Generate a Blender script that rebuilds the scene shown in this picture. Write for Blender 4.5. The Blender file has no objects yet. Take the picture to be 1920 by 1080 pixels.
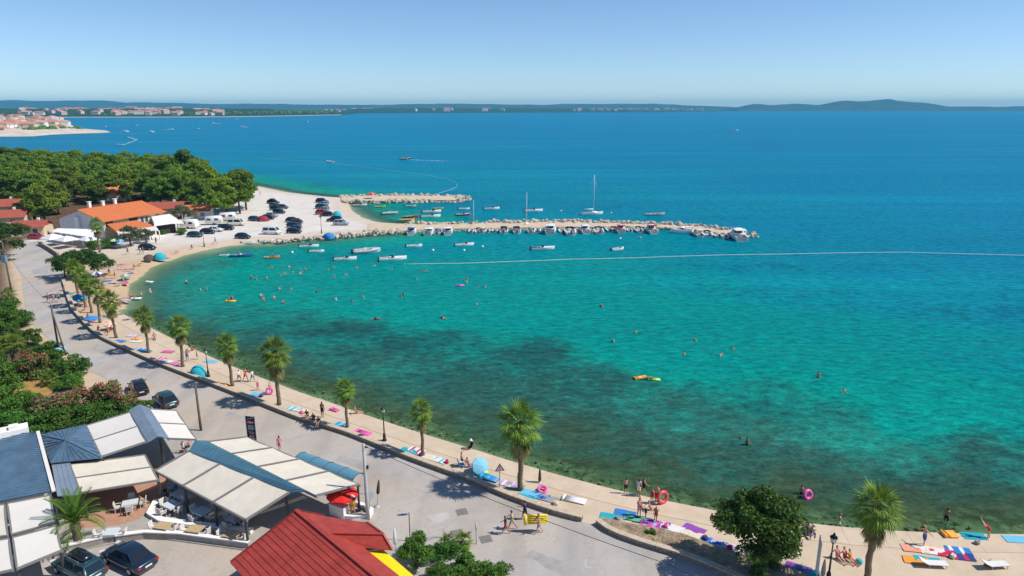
import bpy, bmesh, math, random
import numpy as np
from mathutils import Vector, Matrix, geometry, noise
random.seed(7)
RNG = np.random.default_rng(7)
R = math.radians
S = bpy.context.scene
COL = S.collection

# ------------------------------------------------------------------ camera
CAM_H, FOCAL = 34.0, 1280.0            # metres above the sea, focal length in pixels of a 1920 wide frame
PITCH = math.atan(337 / 1280.0)
cam_d = bpy.data.cameras.new('camera'); cam = bpy.data.objects.new('camera', cam_d); COL.objects.link(cam)
cam.location = (0, 0, CAM_H); cam.rotation_euler = (math.pi / 2 - PITCH, 0, 0)
cam_d.sensor_width = 36.0; cam_d.lens = 36.0 * FOCAL / 1920.0
cam_d.clip_start = 0.5; cam_d.clip_end = 120000
S.camera = cam
S.render.resolution_x, S.render.resolution_y = 1024, 576

# ------------------------------------------------------------------ sky and sun
SUN_EL, SUN_AZ = R(50), R(97)          # azimuth clockwise from +Y (the view direction): from the right
W = bpy.data.worlds.new('World'); S.world = W; W.use_nodes = True
nt = W.node_tree; nt.nodes.clear()
sky = nt.nodes.new('ShaderNodeTexSky'); sky.sky_type = 'NISHITA'; sky.sun_disc = False
sky.sun_elevation = SUN_EL; sky.sun_rotation = SUN_AZ
sky.altitude = 0; sky.air_density = 0.78; sky.dust_density = 0.0; sky.ozone_density = 6.0
bg = nt.nodes.new('ShaderNodeBackground'); bg.inputs['Strength'].default_value = 0.11
wo = nt.nodes.new('ShaderNodeOutputWorld')
nt.links.new(sky.outputs[0], bg.inputs[0]); nt.links.new(bg.outputs[0], wo.inputs[0])
sun_d = bpy.data.lights.new('sun', 'SUN'); sun = bpy.data.objects.new('sun', sun_d); COL.objects.link(sun)
sun_d.energy = 4.2; sun_d.angle = R(0.5); sun_d.color = (1.0, 0.95, 0.87)
sdir = Vector((math.sin(SUN_AZ) * math.cos(SUN_EL), math.cos(SUN_AZ) * math.cos(SUN_EL), math.sin(SUN_EL)))
sun.rotation_euler = sdir.to_track_quat('Z', 'Y').to_euler()
sun.location = (60, 0, 80)
S.view_settings.view_transform = 'Standard'; S.view_settings.look = 'None'
S.view_settings.exposure = 0.3; S.view_settings.gamma = 1.0
S.cycles.use_denoising = True
S.cycles.max_bounces = 6; S.cycles.diffuse_bounces = 3; S.cycles.glossy_bounces = 3
S.cycles.transparent_max_bounces = 12; S.cycles.volume_bounces = 0; S.cycles.transmission_bounces = 4

# ------------------------------------------------------------------ helpers
def at(px, py, z=0.6):
    """ground point whose survey mark in the 1920x1080 photograph is (px, py), at height z"""
    u = (px - 960) / FOCAL; v = (540 - py) / FOCAL
    dy = math.cos(PITCH) + v * math.sin(PITCH); dz = -math.sin(PITCH) + v * math.cos(PITCH)
    t = (z - CAM_H) / dz
    return Vector((u * t, dy * t, z))
def A(pts, z=0.6): return [at(x, y, z) for x, y in pts]

_M = {}
def mat(name, col, rough=0.8, spec=0.3, metal=0.0, var=0.0, scale=3.0, bump=0.0, bscale=30.0, alpha=None, coat=0.0, trans=0.0, sub=None):
    """plain procedural material: base colour broken up by noise, optional bump"""
    if name in _M: return _M[name]
    m = bpy.data.materials.new(name); m.use_nodes = True; n = m.node_tree; b = n.nodes['Principled BSDF']
    c = (*col, 1)
    b.inputs['Base Color'].default_value = c; b.inputs['Roughness'].default_value = rough
    b.inputs['Specular IOR Level'].default_value = spec; b.inputs['Metallic'].default_value = metal
    b.inputs['Coat Weight'].default_value = coat
    if trans: b.inputs['Transmission Weight'].default_value = trans
    if var or bump:
        tc = n.nodes.new('ShaderNodeTexCoord')
        if var:
            oi = n.nodes.new('ShaderNodeObjectInfo')
            add = n.nodes.new('ShaderNodeVectorMath'); add.operation = 'ADD'
            mul = n.nodes.new('ShaderNodeVectorMath'); mul.operation = 'SCALE'; mul.inputs['Scale'].default_value = 7.0
            n.links.new(oi.outputs['Location'], mul.inputs[0])
            n.links.new(tc.outputs['Object'], add.inputs[0]); n.links.new(mul.outputs[0], add.inputs[1])
            nz = n.nodes.new('ShaderNodeTexNoise'); nz.inputs['Scale'].default_value = scale; nz.inputs['Detail'].default_value = 5
            nz.inputs['Roughness'].default_value = 0.65
            n.links.new(add.outputs[0], nz.inputs['Vector'])
            rp = n.nodes.new('ShaderNodeValToRGB'); e = rp.color_ramp.elements
            e[0].position = 0.25; e[1].position = 0.75
            e[0].color = (*[max(0, x * (1 - var)) for x in col], 1); e[1].color = (*[min(1, x * (1 + var)) for x in col], 1)
            n.links.new(nz.outputs['Fac'], rp.inputs[0]); n.links.new(rp.outputs[0], b.inputs['Base Color'])
        if bump:
            n2 = n.nodes.new('ShaderNodeTexNoise'); n2.inputs['Scale'].default_value = bscale; n2.inputs['Detail'].default_value = 4
            n.links.new(tc.outputs['Object'], n2.inputs['Vector'])
            bp = n.nodes.new('ShaderNodeBump'); bp.inputs['Strength'].default_value = bump; bp.inputs['Distance'].default_value = 0.05
            n.links.new(n2.outputs['Fac'], bp.inputs['Height']); n.links.new(bp.outputs[0], b.inputs['Normal'])
    _M[name] = m
    return m

class MB:
    """collects vertices and faces; build() links them as ONE mesh object"""
    def __init__(s): s.v = []; s.f = []; s.mi = []; s.cur = 0; s.sm = []
    def face(s, idx, smooth=False): s.f.append(tuple(idx)); s.mi.append(s.cur); s.sm.append(smooth)
    def poly(s, pts, smooth=False):
        b = len(s.v); s.v += [tuple(p) for p in pts]; s.face(range(b, b + len(pts)), smooth); return s
    def box(s, c, d, rz=0.0, rot=None, taper=1.0):
        hx, hy, hz = d[0] / 2, d[1] / 2, d[2] / 2; b = len(s.v)
        M = rot if rot is not None else (Matrix.Rotation(rz, 3, 'Z') if rz else None)
        for k in range(8):
            x = hx if k & 1 else -hx; y = hy if k & 2 else -hy; z = hz if k & 4 else -hz
            if k & 4: x *= taper; y *= taper
            p = Vector((x, y, z))
            if M is not None: p = M @ p
            s.v.append((p.x + c[0], p.y + c[1], p.z + c[2]))
        for q in ((0, 2, 3, 1), (4, 5, 7, 6), (0, 1, 5, 4), (2, 6, 7, 3), (0, 4, 6, 2), (1, 3, 7, 5)): s.face([b + i for i in q])
        return s
    def bar(s, a, b_, w, h=None):
        """rectangular bar from a to b_"""
        h = h or w; a = Vector(a); b_ = Vector(b_); d = b_ - a; L = d.length
        q = d.to_track_quat('X', 'Z').to_matrix()
        return s.box((a + b_) / 2, (L, w, h), rot=q)
    def prism(s, pts, z0, z1, top_only=False):
        n = len(pts); pts = [(p[0], p[1]) for p in pts]
        ar = sum(pts[i][0] * pts[(i + 1) % n][1] - pts[(i + 1) % n][0] * pts[i][1] for i in range(n))
        if ar < 0: pts = pts[::-1]
        b = len(s.v)
        s.v += [(p[0], p[1], z0) for p in pts] + [(p[0], p[1], z1) for p in pts]
        for i in range(n):
            j = (i + 1) % n; s.face((b + i, b + j, b + n + j, b + n + i))
        tri = geometry.tessellate_polygon([[Vector((p[0], p[1], 0)) for p in pts]])
        for t in tri:
            a, c, d = t
            cr = (pts[c][0] - pts[a][0]) * (pts[d][1] - pts[a][1]) - (pts[d][0] - pts[a][0]) * (pts[c][1] - pts[a][1])
            if cr < 0: c, d = d, c
            s.face((b + n + a, b + n + c, b + n + d))
            if not top_only: s.face((b + d, b + c, b + a))
        return s
    def loft(s, rings, cap0=True, cap1=True, closed=True, smooth=True):
        b = len(s.v); n = len(rings[0])
        for r in rings: s.v += [tuple(p) for p in r]
        for i in range(len(rings) - 1):
            for j in range(n if closed else n - 1):
                k = (j + 1) % n
                s.face((b + i * n + j, b + i * n + k, b + (i + 1) * n + k, b + (i + 1) * n + j), smooth)
        if cap0: s.face([b + j for j in range(n)][::-1])
        if cap1: s.face([b + (len(rings) - 1) * n + j for j in range(n)])
        return s
    def tube(s, pts, rad, n=8, smooth=True, caps=True):
        pts = [Vector(p) for p in pts]; rings = []
        if not hasattr(rad, '__len__'): rad = [rad] * len(pts)
        for i, p in enumerate(pts):
            d = (pts[min(i + 1, len(pts) - 1)] - pts[max(i - 1, 0)])
            if d.length < 1e-9: d = Vector((0, 0, 1))
            d.normalize()
            u = d.cross(Vector((0, 0, 1)) if abs(d.z) < 0.95 else Vector((1, 0, 0))).normalized(); w = d.cross(u)
            rings.append([p + (u * math.cos(a) + w * math.sin(a)) * rad[i] for a in [-2 * math.pi * k / n for k in range(n)]])
        return s.loft(rings, caps, caps, smooth=smooth)
    def lathe(s, prof, n=12, c=(0, 0, 0), smooth=True):
        rings = [[(c[0] + r * math.cos(2 * math.pi * k / n), c[1] + r * math.sin(2 * math.pi * k / n), c[2] + z) for k in range(n)] for r, z in prof]
        return s.loft(rings, smooth=smooth)
    def ball(s, c, r, n=8, m=6, sq=(1, 1, 1)):
        rings = []
        for i in range(m + 1):
            t = math.pi * (i + 0.02 if i == 0 else i - 0.02 if i == m else i) / m - math.pi / 2
            rings.append([(c[0] + r * sq[0] * math.cos(t) * math.cos(2 * math.pi * k / n), c[1] + r * sq[1] * math.cos(t) * math.sin(2 * math.pi * k / n), c[2] + r * sq[2] * math.sin(t)) for k in range(n)])
        return s.loft(rings)
    def mesh(s, name, mats):
        me = bpy.data.meshes.new(name); me.from_pydata(s.v, [], s.f)
        for m in (mats if isinstance(mats, (list, tuple)) else [mats]): me.materials.append(m)
        me.polygons.foreach_set('material_index', s.mi); me.polygons.foreach_set('use_smooth', s.sm)
        me.update(); return me
    def build(s, name, mats, parent=None, loc=None, rz=None):
        return link(name, s.mesh(name, mats), parent, loc, rz)

def link(name, me, parent=None, loc=None, rz=None):
    o = bpy.data.objects.new(name, me); COL.objects.link(o)
    if parent is not None: o.parent = parent
    if loc is not None: o.location = loc
    if rz is not None: o.rotation_euler = (0, 0, rz)
    return o
def tag(o, label=None, cat=None, group=None, kind=None):
    if label: o['label'] = label
    if cat: o['category'] = cat
    if group: o['group'] = group
    if kind: o['kind'] = kind
    return o
def thing(name, label, cat, loc=(0, 0, 0), rz=0.0, group=None):
    o = bpy.data.objects.new(name, None); COL.objects.link(o); o.empty_display_size = 0.3
    o.location = loc; o.rotation_euler = (0, 0, rz)
    return tag(o, label, cat, group)
def dup(o, parent=None):
    """copy of a thing, its parts and their sub-parts"""
    c = o.copy(); COL.objects.link(c); c.parent = parent
    for ch in o.children: dup(ch, c)
    return c
def setmat(o, m, i=0):
    o.material_slots[i].link = 'OBJECT'; o.material_slots[i].material = m
def first(o, name):
    for ch in o.children:
        if ch.name.split('.')[0] == name: return ch
def struct(name, mb, m): return tag(mb.build(name, m), kind='structure')

def seg_dist(P, poly, closed=True):
    """unsigned distance of points P (n,2) to a polyline"""
    poly = np.asarray(poly, float); n = len(poly); d = np.full(len(P), 1e18)
    for i in range(n if closed else n - 1):
        a = poly[i]; b = poly[(i + 1) % n]; ab = b - a; L = ab @ ab
        if L < 1e-9: continue
        t = np.clip(((P - a) @ ab) / L, 0, 1); q = P - (a + t[:, None] * ab)
        d = np.minimum(d, (q * q).sum(1))
    return np.sqrt(d)
def inside(P, poly):
    poly = np.asarray(poly, float); n = len(poly); r = np.zeros(len(P), bool); x, y = P[:, 0], P[:, 1]
    for i in range(n):
        x1, y1 = poly[i]; x2, y2 = poly[(i + 1) % n]
        if y1 == y2: continue
        c = ((y1 > y) != (y2 > y)) & (x < (x2 - x1) * (y - y1) / (y2 - y1) + x1)
        r ^= c
    return r
def vnoise(x, y, seed=0):
    """cheap smooth value noise on arrays"""
    xi = np.floor(x).astype(np.int64); yi = np.floor(y).astype(np.int64); fx = x - xi; fy = y - yi
    fx = fx * fx * (3 - 2 * fx); fy = fy * fy * (3 - 2 * fy)
    def h(a, b):
        n = (a * 374761393 + b * 668265263 + seed * 974711) & 0x7fffffff
        n = ((n ^ (n >> 13)) * 1274126177) & 0x7fffffff
        return (n ^ (n >> 16)) % 10007 / 10007.0
    return (h(xi, yi) * (1 - fx) + h(xi + 1, yi) * fx) * (1 - fy) + (h(xi, yi + 1) * (1 - fx) + h(xi + 1, yi + 1) * fx) * fy
def grid_mesh(name, xs, ys, Z, m, attrs=None):
    nx, ny = len(xs), len(ys); X, Y = np.meshgrid(xs, ys)
    co = np.stack([X.ravel(), Y.ravel(), Z.ravel()], 1).astype(np.float32)
    i = np.arange((ny - 1) * (nx - 1)); r = i // (nx - 1); c = i % (nx - 1); a = r * nx + c
    q = np.stack([a, a + 1, a + nx + 1, a + nx], 1).astype(np.int32)
    me = bpy.data.meshes.new(name); me.vertices.add(len(co)); me.vertices.foreach_set('co', co.ravel())
    me.loops.add(q.size); me.loops.foreach_set('vertex_index', q.ravel())
    me.polygons.add(len(q)); me.polygons.foreach_set('loop_start', np.arange(0, q.size, 4, dtype=np.int32))
    me.polygons.foreach_set('use_smooth', np.ones(len(q), bool))
    for k, v in (attrs or {}).items():
        at_ = me.attributes.new(k, 'FLOAT', 'POINT'); at_.data.foreach_set('value', v.ravel().astype(np.float32))
    me.materials.append(m); me.update(calc_edges=True); me.validate()
    return link(name, me)

class NT:
    """tiny node-tree helper"""
    def __init__(s, name):
        s.m = bpy.data.materials.new(name); s.m.use_nodes = True; s.t = s.m.node_tree; s.b = s.t.nodes['Principled BSDF']
        s.out = s.t.nodes['Material Output']
    def n(s, typ, **kw):
        nd = s.t.nodes.new('ShaderNode' + typ)
        for k, v in kw.items():
            if k in nd.inputs: nd.inputs[k].default_value = v
            else: setattr(nd, k, v)
        return nd
    def l(s, a, b): s.t.links.new(a, b)
    def noise(s, scale, detail=4, rough=0.6, vec=None, sc=None, rot=0.0):
        nz = s.n('TexNoise'); nz.inputs['Scale'].default_value = scale; nz.inputs['Detail'].default_value = detail; nz.inputs['Roughness'].default_value = rough
        if vec is None:
            if not hasattr(s, 'pos'): s.pos = s.n('NewGeometry').outputs['Position']
            vec = s.pos
        if sc is not None or rot:
            mp = s.n('Mapping'); mp.inputs['Scale'].default_value = sc or (1, 1, 1); mp.inputs['Rotation'].default_value = (0, 0, rot)
            s.l(vec, mp.inputs['Vector']); vec = mp.outputs[0]
        s.l(vec, nz.inputs['Vector']); return nz.outputs['Fac']
    def ramp(s, fac, stops):
        r = s.n('ValToRGB'); e = r.color_ramp.elements
        while len(e) < len(stops): e.new(0.5)
        for el, (p, c) in zip(e, stops):
            el.position = p; el.color = (*c, 1) if len(c) == 3 else c
        s.l(fac, r.inputs[0]); return r.outputs[0]
    def mix(s, fac, a, b, blend='MIX'):
        m = s.n('MixRGB', blend_type=blend)
        for i, v in ((0, fac), (1, a), (2, b)):
            if isinstance(v, (int, float)): m.inputs[i].default_value = v
            elif isinstance(v, tuple): m.inputs[i].default_value = (*v, 1)
            else: s.l(v, m.inputs[i])
        return m.outputs[0]
    def math(s, op, a, b=0.0, clamp=False):
        m = s.n('Math', operation=op, use_clamp=clamp)
        for i, v in ((0, a), (1, b)):
            if isinstance(v, (int, float)): m.inputs[i].default_value = v
            else: s.l(v, m.inputs[i])
        return m.outputs[0]
    def attr(s, name): return s.n('Attribute', attribute_name=name).outputs['Fac']
    def bump(s, h, strength=0.3, dist=0.1):
        b = s.n('Bump', Strength=strength, Distance=dist); s.l(h, b.inputs['Height']); return b.outputs[0]

# ------------------------------------------------------------------ shoreline of the bay
SHORE_P = [(1841, 1004), (1685, 999), (1530, 987), (1440, 975), (1344, 962), (1255, 943), (1120, 912), (1014, 884), (900, 846), (815, 821), (743, 799), (664, 771),
           (601, 748), (562, 738), (532, 724), (483, 707), (409, 677), (350, 648), (297, 623), (250, 598), (232, 590)]
SHORE_B = [(238, 570), (240, 552), (242, 535), (267, 517), (285, 501), (312, 491), (350, 478), (390, 468), (425, 462), (462, 458), (500, 454),
           (560, 450), (615, 445), (665, 441), (700, 438), (735, 434)]
SHORE_C = [(748, 420), (720, 418), (702, 416), (677, 407), (660, 395), (652, 380), (650, 371), (615, 369.5), (540, 361), (477, 348), (400, 334), (300, 323), (150, 312), (0, 306)]
shoreP = A(SHORE_P, 0); shoreB = A(SHORE_B, 0); shoreC = A(SHORE_C, 0)
p0 = shoreP[0]
LAND = [(260, -60), (260, 41), (120, p0.y + 0.4), (60, p0.y + 0.3)] + [(p.x, p.y) for p in shoreP + shoreB + shoreC] + [(-520, 430), (-900, 470), (-900, -60)]
LANDn = np.array(LAND)
# ------------------------------------------------------------------ ground sheet: beach, car park, soil and the sea bed of the bay
def terrain():
    xs = np.concatenate([np.linspace(-900, -240, 45)[:-1], np.arange(-240, 130, 1.0), np.linspace(130, 420, 30)])
    ys = np.concatenate([np.linspace(-60, 24, 20)[:-1], np.arange(24, 330, 1.0), np.arange(330, 520, 4.0)])
    X, Y = np.meshgrid(xs, ys); P = np.stack([X.ravel(), Y.ravel()], 1)
    d = seg_dist(P, LANDn); ins = inside(P, LANDn); sd = np.where(ins, d, -d)
    prom = np.minimum(seg_dist(P, [(p.x, p.y) for p in shoreP], False), 1e9)
    beach = seg_dist(P, [(p.x, p.y) for p in shoreB + shoreC], False)
    onprom = prom < beach
    z = np.where(sd > 0, np.minimum(0.6, 0.10 + 0.14 * sd), np.maximum(-4.5, -0.10 + 0.11 * sd))
    z = np.where((sd > -0.5) & onprom & (sd <= 1.2), np.minimum(z, -0.15), z)      # the promenade edge is a step
    z += np.where(z < 0.59, (vnoise(P[:, 0] / 3, P[:, 1] / 3, 3) - 0.5) * 0.10, 0)
    near = np.clip(1 - np.abs(sd) / 9.0, 0, 1)
    # soil and pine litter to the left of the road
    litter = np.array([(p.x, p.y) for p in A([(-400, 1100), (-20, 830), (160, 720), (60, 620), (36, 560), (22, 480), (60, 448), (110, 430), (330, 415), (470, 372), (480, 350), (300, 324), (0, 308), (-400, 300)])])
    li = np.where(inside(P, litter), np.clip(seg_dist(P, litter) / 2.5, 0, 1), 0)
    lot = np.clip((P[:, 1] - 150) / 30, 0, 1)
    n = NT('ground_sand_gravel')
    sand = n.ramp(n.noise(0.35, 8, 0.7), [(0.2, (0.42, 0.31, 0.20)), (0.5, (0.52, 0.40, 0.28)), (0.85, (0.60, 0.48, 0.35))])
    gravel = n.ramp(n.noise(0.22, 9, 0.72), [(0.25, (0.52, 0.47, 0.41)), (0.55, (0.63, 0.59, 0.54)), (0.8, (0.70, 0.67, 0.63))])
    soil = n.ramp(n.noise(0.6, 8, 0.7), [(0.3, (0.06, 0.045, 0.03)), (0.55, (0.13, 0.085, 0.05)), (0.8, (0.22, 0.15, 0.09))])
    c = n.mix(n.attr('lot'), sand, gravel)
    wet = n.math('MULTIPLY', n.attr('near'), n.math('ADD', n.noise(0.5, 6), 0.1), True)
    c = n.mix(wet, c, (0.46, 0.31, 0.17))
    c = n.mix(n.attr('litter'), c, soil)
    bedw = n.ramp(n.noise(0.9, 8, 0.75), [(0.40, (0, 0, 0)), (0.52, (1, 1, 1))])
    bed = n.mix(bedw, (0.34, 0.32, 0.16), (0.06, 0.085, 0.03))
    bed = n.mix(n.ramp(n.noise(0.25, 4), [(0.45, (0, 0, 0)), (0.65, (1, 1, 1))]), bed, (0.22, 0.23, 0.11))
    c = n.mix(n.attr('bed'), c, bed)
    n.l(c, n.b.inputs['Base Color']); n.b.inputs['Roughness'].default_value = 0.95; n.b.inputs['Specular IOR Level'].default_value = 0.1
    n.l(n.bump(n.noise(4, 6, 0.7), 0.35, 0.06), n.b.inputs['Normal'])
    bedf = np.where(onprom, np.clip(-sd / 1.0, 0, 1), np.clip((-sd - 3) / 10.0, 0, 1))
    o = grid_mesh('ground', xs, ys, z.reshape(X.shape), n.m, dict(near=near, litter=li, lot=lot, bed=bedf))
    tag(o, kind='structure')
terrain()

# ------------------------------------------------------------------ sea
# (px, py, depth 0..1, sea-grass 0..1) soundings of the bay
SOUND = [(1841, 1003, 0, .5), (1530, 985, 0, .5), (1255, 941, 0, .6), (1014, 882, 0, .6), (815, 819, 0, .6), (601, 747, 0, .6), (409, 676, 0, .5), (297, 622, 0, .4), (240, 552, 0, .0), (285, 501, 0, .1), (390, 468, 0, .2), (500, 455, 0, .1),
         (1900, 960, .09, .95), (1700, 950, .09, .95), (1500, 930, .09, .95), (1250, 890, .10, .95), (1050, 820, .11, .95), (900, 790, .11, .95), (700, 730, .12, .95), (560, 690, .12, .85), (430, 640, .14, .75), (1800, 910, .13, .95), (1600, 890, .13, .9), (1350, 870, .13, .95), (1150, 840, .13, .95), (320, 600, .12, .4), (270, 560, .10, .15), (300, 520, .14, .1), (400, 490, .18, .35), (330, 500, .12, .5),
         (1850, 860, .19, .85), (1700, 860, .17, .75), (1600, 820, .2, .65), (1400, 820, .17, .85), (1450, 740, .24, .55), (1250, 780, .18, .9), (1100, 720, .20, .95), (1000, 660, .24, .85), (850, 640, .24, .85), (800, 700, .2, .95), (650, 620, .24, .9), (520, 600, .24, .85), (400, 590, .22, .7), (330, 560, .18, .3), (620, 680, .2, .9), (950, 740, .18, .95),
         (1900, 780, .34, .3), (1750, 740, .32, .1), (1600, 700, .32, .05), (1700, 800, .3, .35), (1400, 680, .32, .0), (1250, 660, .32, .0), (1150, 630, .34, .0), (1000, 600, .34, .0), (850, 590, .33, .0), (700, 570, .33, .0), (560, 555, .30, .0), (430, 540, .26, .05), (350, 525, .20, .1), (480, 510, .28, .05), (600, 520, .32, .0), (800, 530, .35, .0), (1000, 540, .36, .0), (1200, 570, .37, .0), (1400, 600, .38, .05), (1600, 620, .40, .1), (1850, 660, .44, .15),
         (1100, 500, .42, .1), (900, 500, .42, .05), (700, 500, .38, .05), (560, 480, .40, .25), (480, 475, .38, .3), (640, 460, .5, .15), (800, 460, .5, .1), (1000, 460, .5, .05), (1200, 460, .52, .05), (1350, 460, .55, .1), (1300, 530, .45, .3), (1500, 550, .52, .35), (1700, 560, .55, .3), (1900, 570, .58, .3), (1400, 500, .55, .35), (1600, 490, .64, .2), (1900, 480, .70, .2),
         (760, 395, .55, .4), (680, 390, .35, .2), (900, 390, .60, .2), (1000, 370, .64, .2), (1200, 380, .66, .2), (1500, 420, .70, .2), (1900, 400, .78, .1), (600, 350, .62, .3), (700, 345, .62, .2), (500, 335, .66, .1), (900, 340, .66, .1), (1200, 330, .74, .1), (1500, 340, .80, .1),
         (420, 310, .72, 0), (200, 280, .80, 0), (800, 300, .76, 0), (1200, 280, .84, 0), (1900, 320, .86, 0), (0, 270, .82, 0), (600, 260, .88, 0), (1000, 240, .92, 0), (1600, 250, .94, 0), (300, 235, .92, 0), (1900, 240, 1, 0), (700, 222, .96, 0), (1200, 216, 1, 0)]
def sea():
    def geo(a0, a1, st, far, g):
        r = list(np.arange(a0, a1, st)); s = st
        while r[-1] < far: s *= g; r.append(r[-1] + s)
        return r
    xp = geo(-40, 70, 1.0, 13500, 1.035); xm = [-q for q in geo(41, 110, 1.0, 13500, 1.035)][::-1]
    xs = np.array(xm + xp); ys = np.array(geo(26, 200, 1.0, 13500, 1.03))
    X, Y = np.meshgrid(xs, ys); P = np.stack([X.ravel(), Y.ravel()], 1)
    sp = np.array([[*at(a, b, 0)[:2], c, d] for a, b, c, d in SOUND])
    def warp(p): 
        r = np.hypot(p[:, 0], p[:, 1]) + 1e-6; l = np.log(np.maximum(r, 10)) * 1.0
        return np.stack([p[:, 0] / np.maximum(p[:, 1], 20), l], 1)
    u = warp(P); s = warp(sp[:, :2]); dep = np.zeros(len(P)); wd = np.zeros(len(P)); ws = np.zeros(len(P))
    for k in range(len(sp)):
        d2 = (u[:, 0] - s[k, 0]) ** 2 + (u[:, 1] - s[k, 1]) ** 2; w = 1 / (d2 + 0.0006) ** 2
        dep += w * sp[k, 2]; wd += w * sp[k, 3]; ws += w
    dep /= ws; wd /= ws
    d = seg_dist(P, LANDn); ins = inside(P, LANDn); sd = np.where(ins, 0, d)
    dep = np.minimum(dep, sd * 0.02)
    n = NT('sea_water'); n.t.nodes.remove(n.b)
    dp = n.attr('depth'); wa = n.attr('weed')
    wn = n.noise(0.085, 9, 0.68); wn2 = n.noise(0.8, 5, 0.7, sc=(0.7, 1.0, 1), rot=0.25)
    wmix = n.math('ADD', n.math('MULTIPLY', wn, 0.56), n.math('MULTIPLY', wn2, 0.44))
    wm = n.math('ADD', n.math('MULTIPLY', n.math('ADD', n.math('MULTIPLY', wa, 0.8), n.math('MULTIPLY', n.math('SUBTRACT', wmix, 0.5), 2.9)), 1.75), -0.45, True)
    col = n.ramp(dp, [(0.0, (0.055, 0.12, 0.075)), (0.12, (0.025, 0.20, 0.16)), (0.26, (0.002, 0.255, 0.205)), (0.40, (0.0005, 0.23, 0.225)), (0.60, (0.0005, 0.20, 0.285)), (0.80, (0.0005, 0.18, 0.315)), (1.0, (0.0005, 0.172, 0.32))])
    wcol = n.ramp(dp, [(0.0, (0.11, 0.12, 0.045)), (0.08, (0.062, 0.105, 0.055)), (0.13, (0.034, 0.095, 0.070)), (0.22, (0.014, 0.088, 0.082)), (0.5, (0.001, 0.08, 0.12)), (1, (0.001, 0.07, 0.16))])
    c = n.mix(wm, col, wcol)
    rip = n.noise(0.8, 6, 0.75, sc=(0.6, 1.3, 1), rot=-0.3); rip2 = n.noise(0.012, 7, 0.72, sc=(0.22, 1.8, 1), rot=-0.05)
    c = n.mix(0.55, c, n.ramp(rip, [(0.36, (0.12, 0.2, 0.24)), (0.5, (0.5, 0.5, 0.5)), (0.66, (0.88, 0.84, 0.8))]), 'OVERLAY')  # bright and dark sides of the ripples painted into the water colour
    c = n.mix(0.6, c, n.ramp(rip2, [(0.38, (0.36, 0.40, 0.44)), (0.52, (0.5, 0.5, 0.5)), (0.66, (0.74, 0.70, 0.66))]), 'OVERLAY')
    # thin glints of broken ripple crests in the shallows
    h1 = n.noise(1.6, 4, 0.6, sc=(0.5, 1.6, 1), rot=-0.25); h2 = n.noise(0.35, 4, 0.6, sc=(0.5, 1.5, 1), rot=0.15); h3 = n.noise(0.02, 4, 0.6, sc=(0.3, 1.6, 1))
    h = n.math('ADD', n.math('MULTIPLY', h1, 0.35), n.math('ADD', h2, n.math('MULTIPLY', h3, 4.0)))
    nb = n.bump(h, 0.55, 0.5)
    nd = n.bump(n.math('ADD', n.math('MULTIPLY', h1, 0.30), n.math('MULTIPLY', h2, 0.9)), 1.0, 1.3)
    df = n.n('BsdfDiffuse'); n.l(c, df.inputs['Color']); n.l(nd, df.inputs['Normal'])
    tr = n.n('BsdfTransparent'); tr.inputs['Color'].default_value = (0.62, 0.86, 0.80, 1)
    fac = n.math('MULTIPLY', dp, 6.0, True); fac = n.math('POWER', fac, 0.75)
    body = n.n('MixShader'); n.l(fac, body.inputs[0]); n.l(tr.outputs[0], body.inputs[1]); n.l(df.outputs[0], body.inputs[2])
    gl = n.n('BsdfGlossy', Roughness=0.12); n.l(nb, gl.inputs['Normal'])
    fr = n.n('Fresnel', IOR=1.33); n.l(nb, fr.inputs['Normal'])
    ff = n.math('MULTIPLY', fr.outputs[0], 0.14)
    sh = n.n('MixShader'); n.l(ff, sh.inputs[0]); n.l(body.outputs[0], sh.inputs[1]); n.l(gl.outputs[0], sh.inputs[2])
    n.l(sh.outputs[0], n.out.inputs['Surface'])
    o = grid_mesh('sea_water', xs, ys, np.zeros(X.shape), n.m, dict(depth=dep, weed=wd))
    tag(o, kind='structure')
    nb2 = mat('deep_sea_bed', (0.02, 0.05, 0.06), 1.0, 0.0, var=0.3, scale=0.01)
    m = MB(); m.poly([(-14400, -60, -5.2), (14400, -60, -5.2), (14400, 14400, -5.2), (-14400, 14400, -5.2)])
    struct('sea_bed', m, nb2)
sea()

# ------------------------------------------------------------------ far coast
def landmass(name, poly, hf, sp, m, jit=0.35):
    P2 = np.array([(p[0], p[1]) for p in poly]); lo = P2.min(0); hi = P2.max(0)
    gx, gy = np.meshgrid(np.arange(lo[0], hi[0], sp), np.arange(lo[1], hi[1], sp * 1.3))
    G = np.stack([gx.ravel(), gy.ravel()], 1); G = G + RNG.uniform(-jit, jit, G.shape) * sp
    d = seg_dist(G, P2); G = G[inside(G, P2) & (d > sp * 0.35)]
    vs = [Vector(p) for p in P2] + [Vector(p) for p in G]; nb = len(P2)
    r = geometry.delaunay_2d_cdt(vs, [(i, (i + 1) % nb) for i in range(nb)], [list(range(nb))], 1, 1e-3)
    V = np.array([(v.x, v.y) for v in r[0]]); dd = seg_dist(V, P2); Z = hf(V[:, 0], V[:, 1], dd)
    me = bpy.data.meshes.new(name); me.from_pydata([(a, b, c) for (a, b), c in zip(V, Z)], [], [tuple(f) for f in r[2]])
    for q in (m if isinstance(m, list) else [m]): me.materials.append(q)
    me.polygons.foreach_set('use_smooth', [False] * len(me.polygons)); me.update()
    return link(name, me)
wood_far = NT('far_woodland')
wood_far.l(wood_far.ramp(wood_far.noise(0.02, 8, 0.75), [(0.3, (0.012, 0.03, 0.012)), (0.5, (0.03, 0.06, 0.02)), (0.7, (0.07, 0.10, 0.035))]), wood_far.b.inputs['Base Color'])
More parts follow.
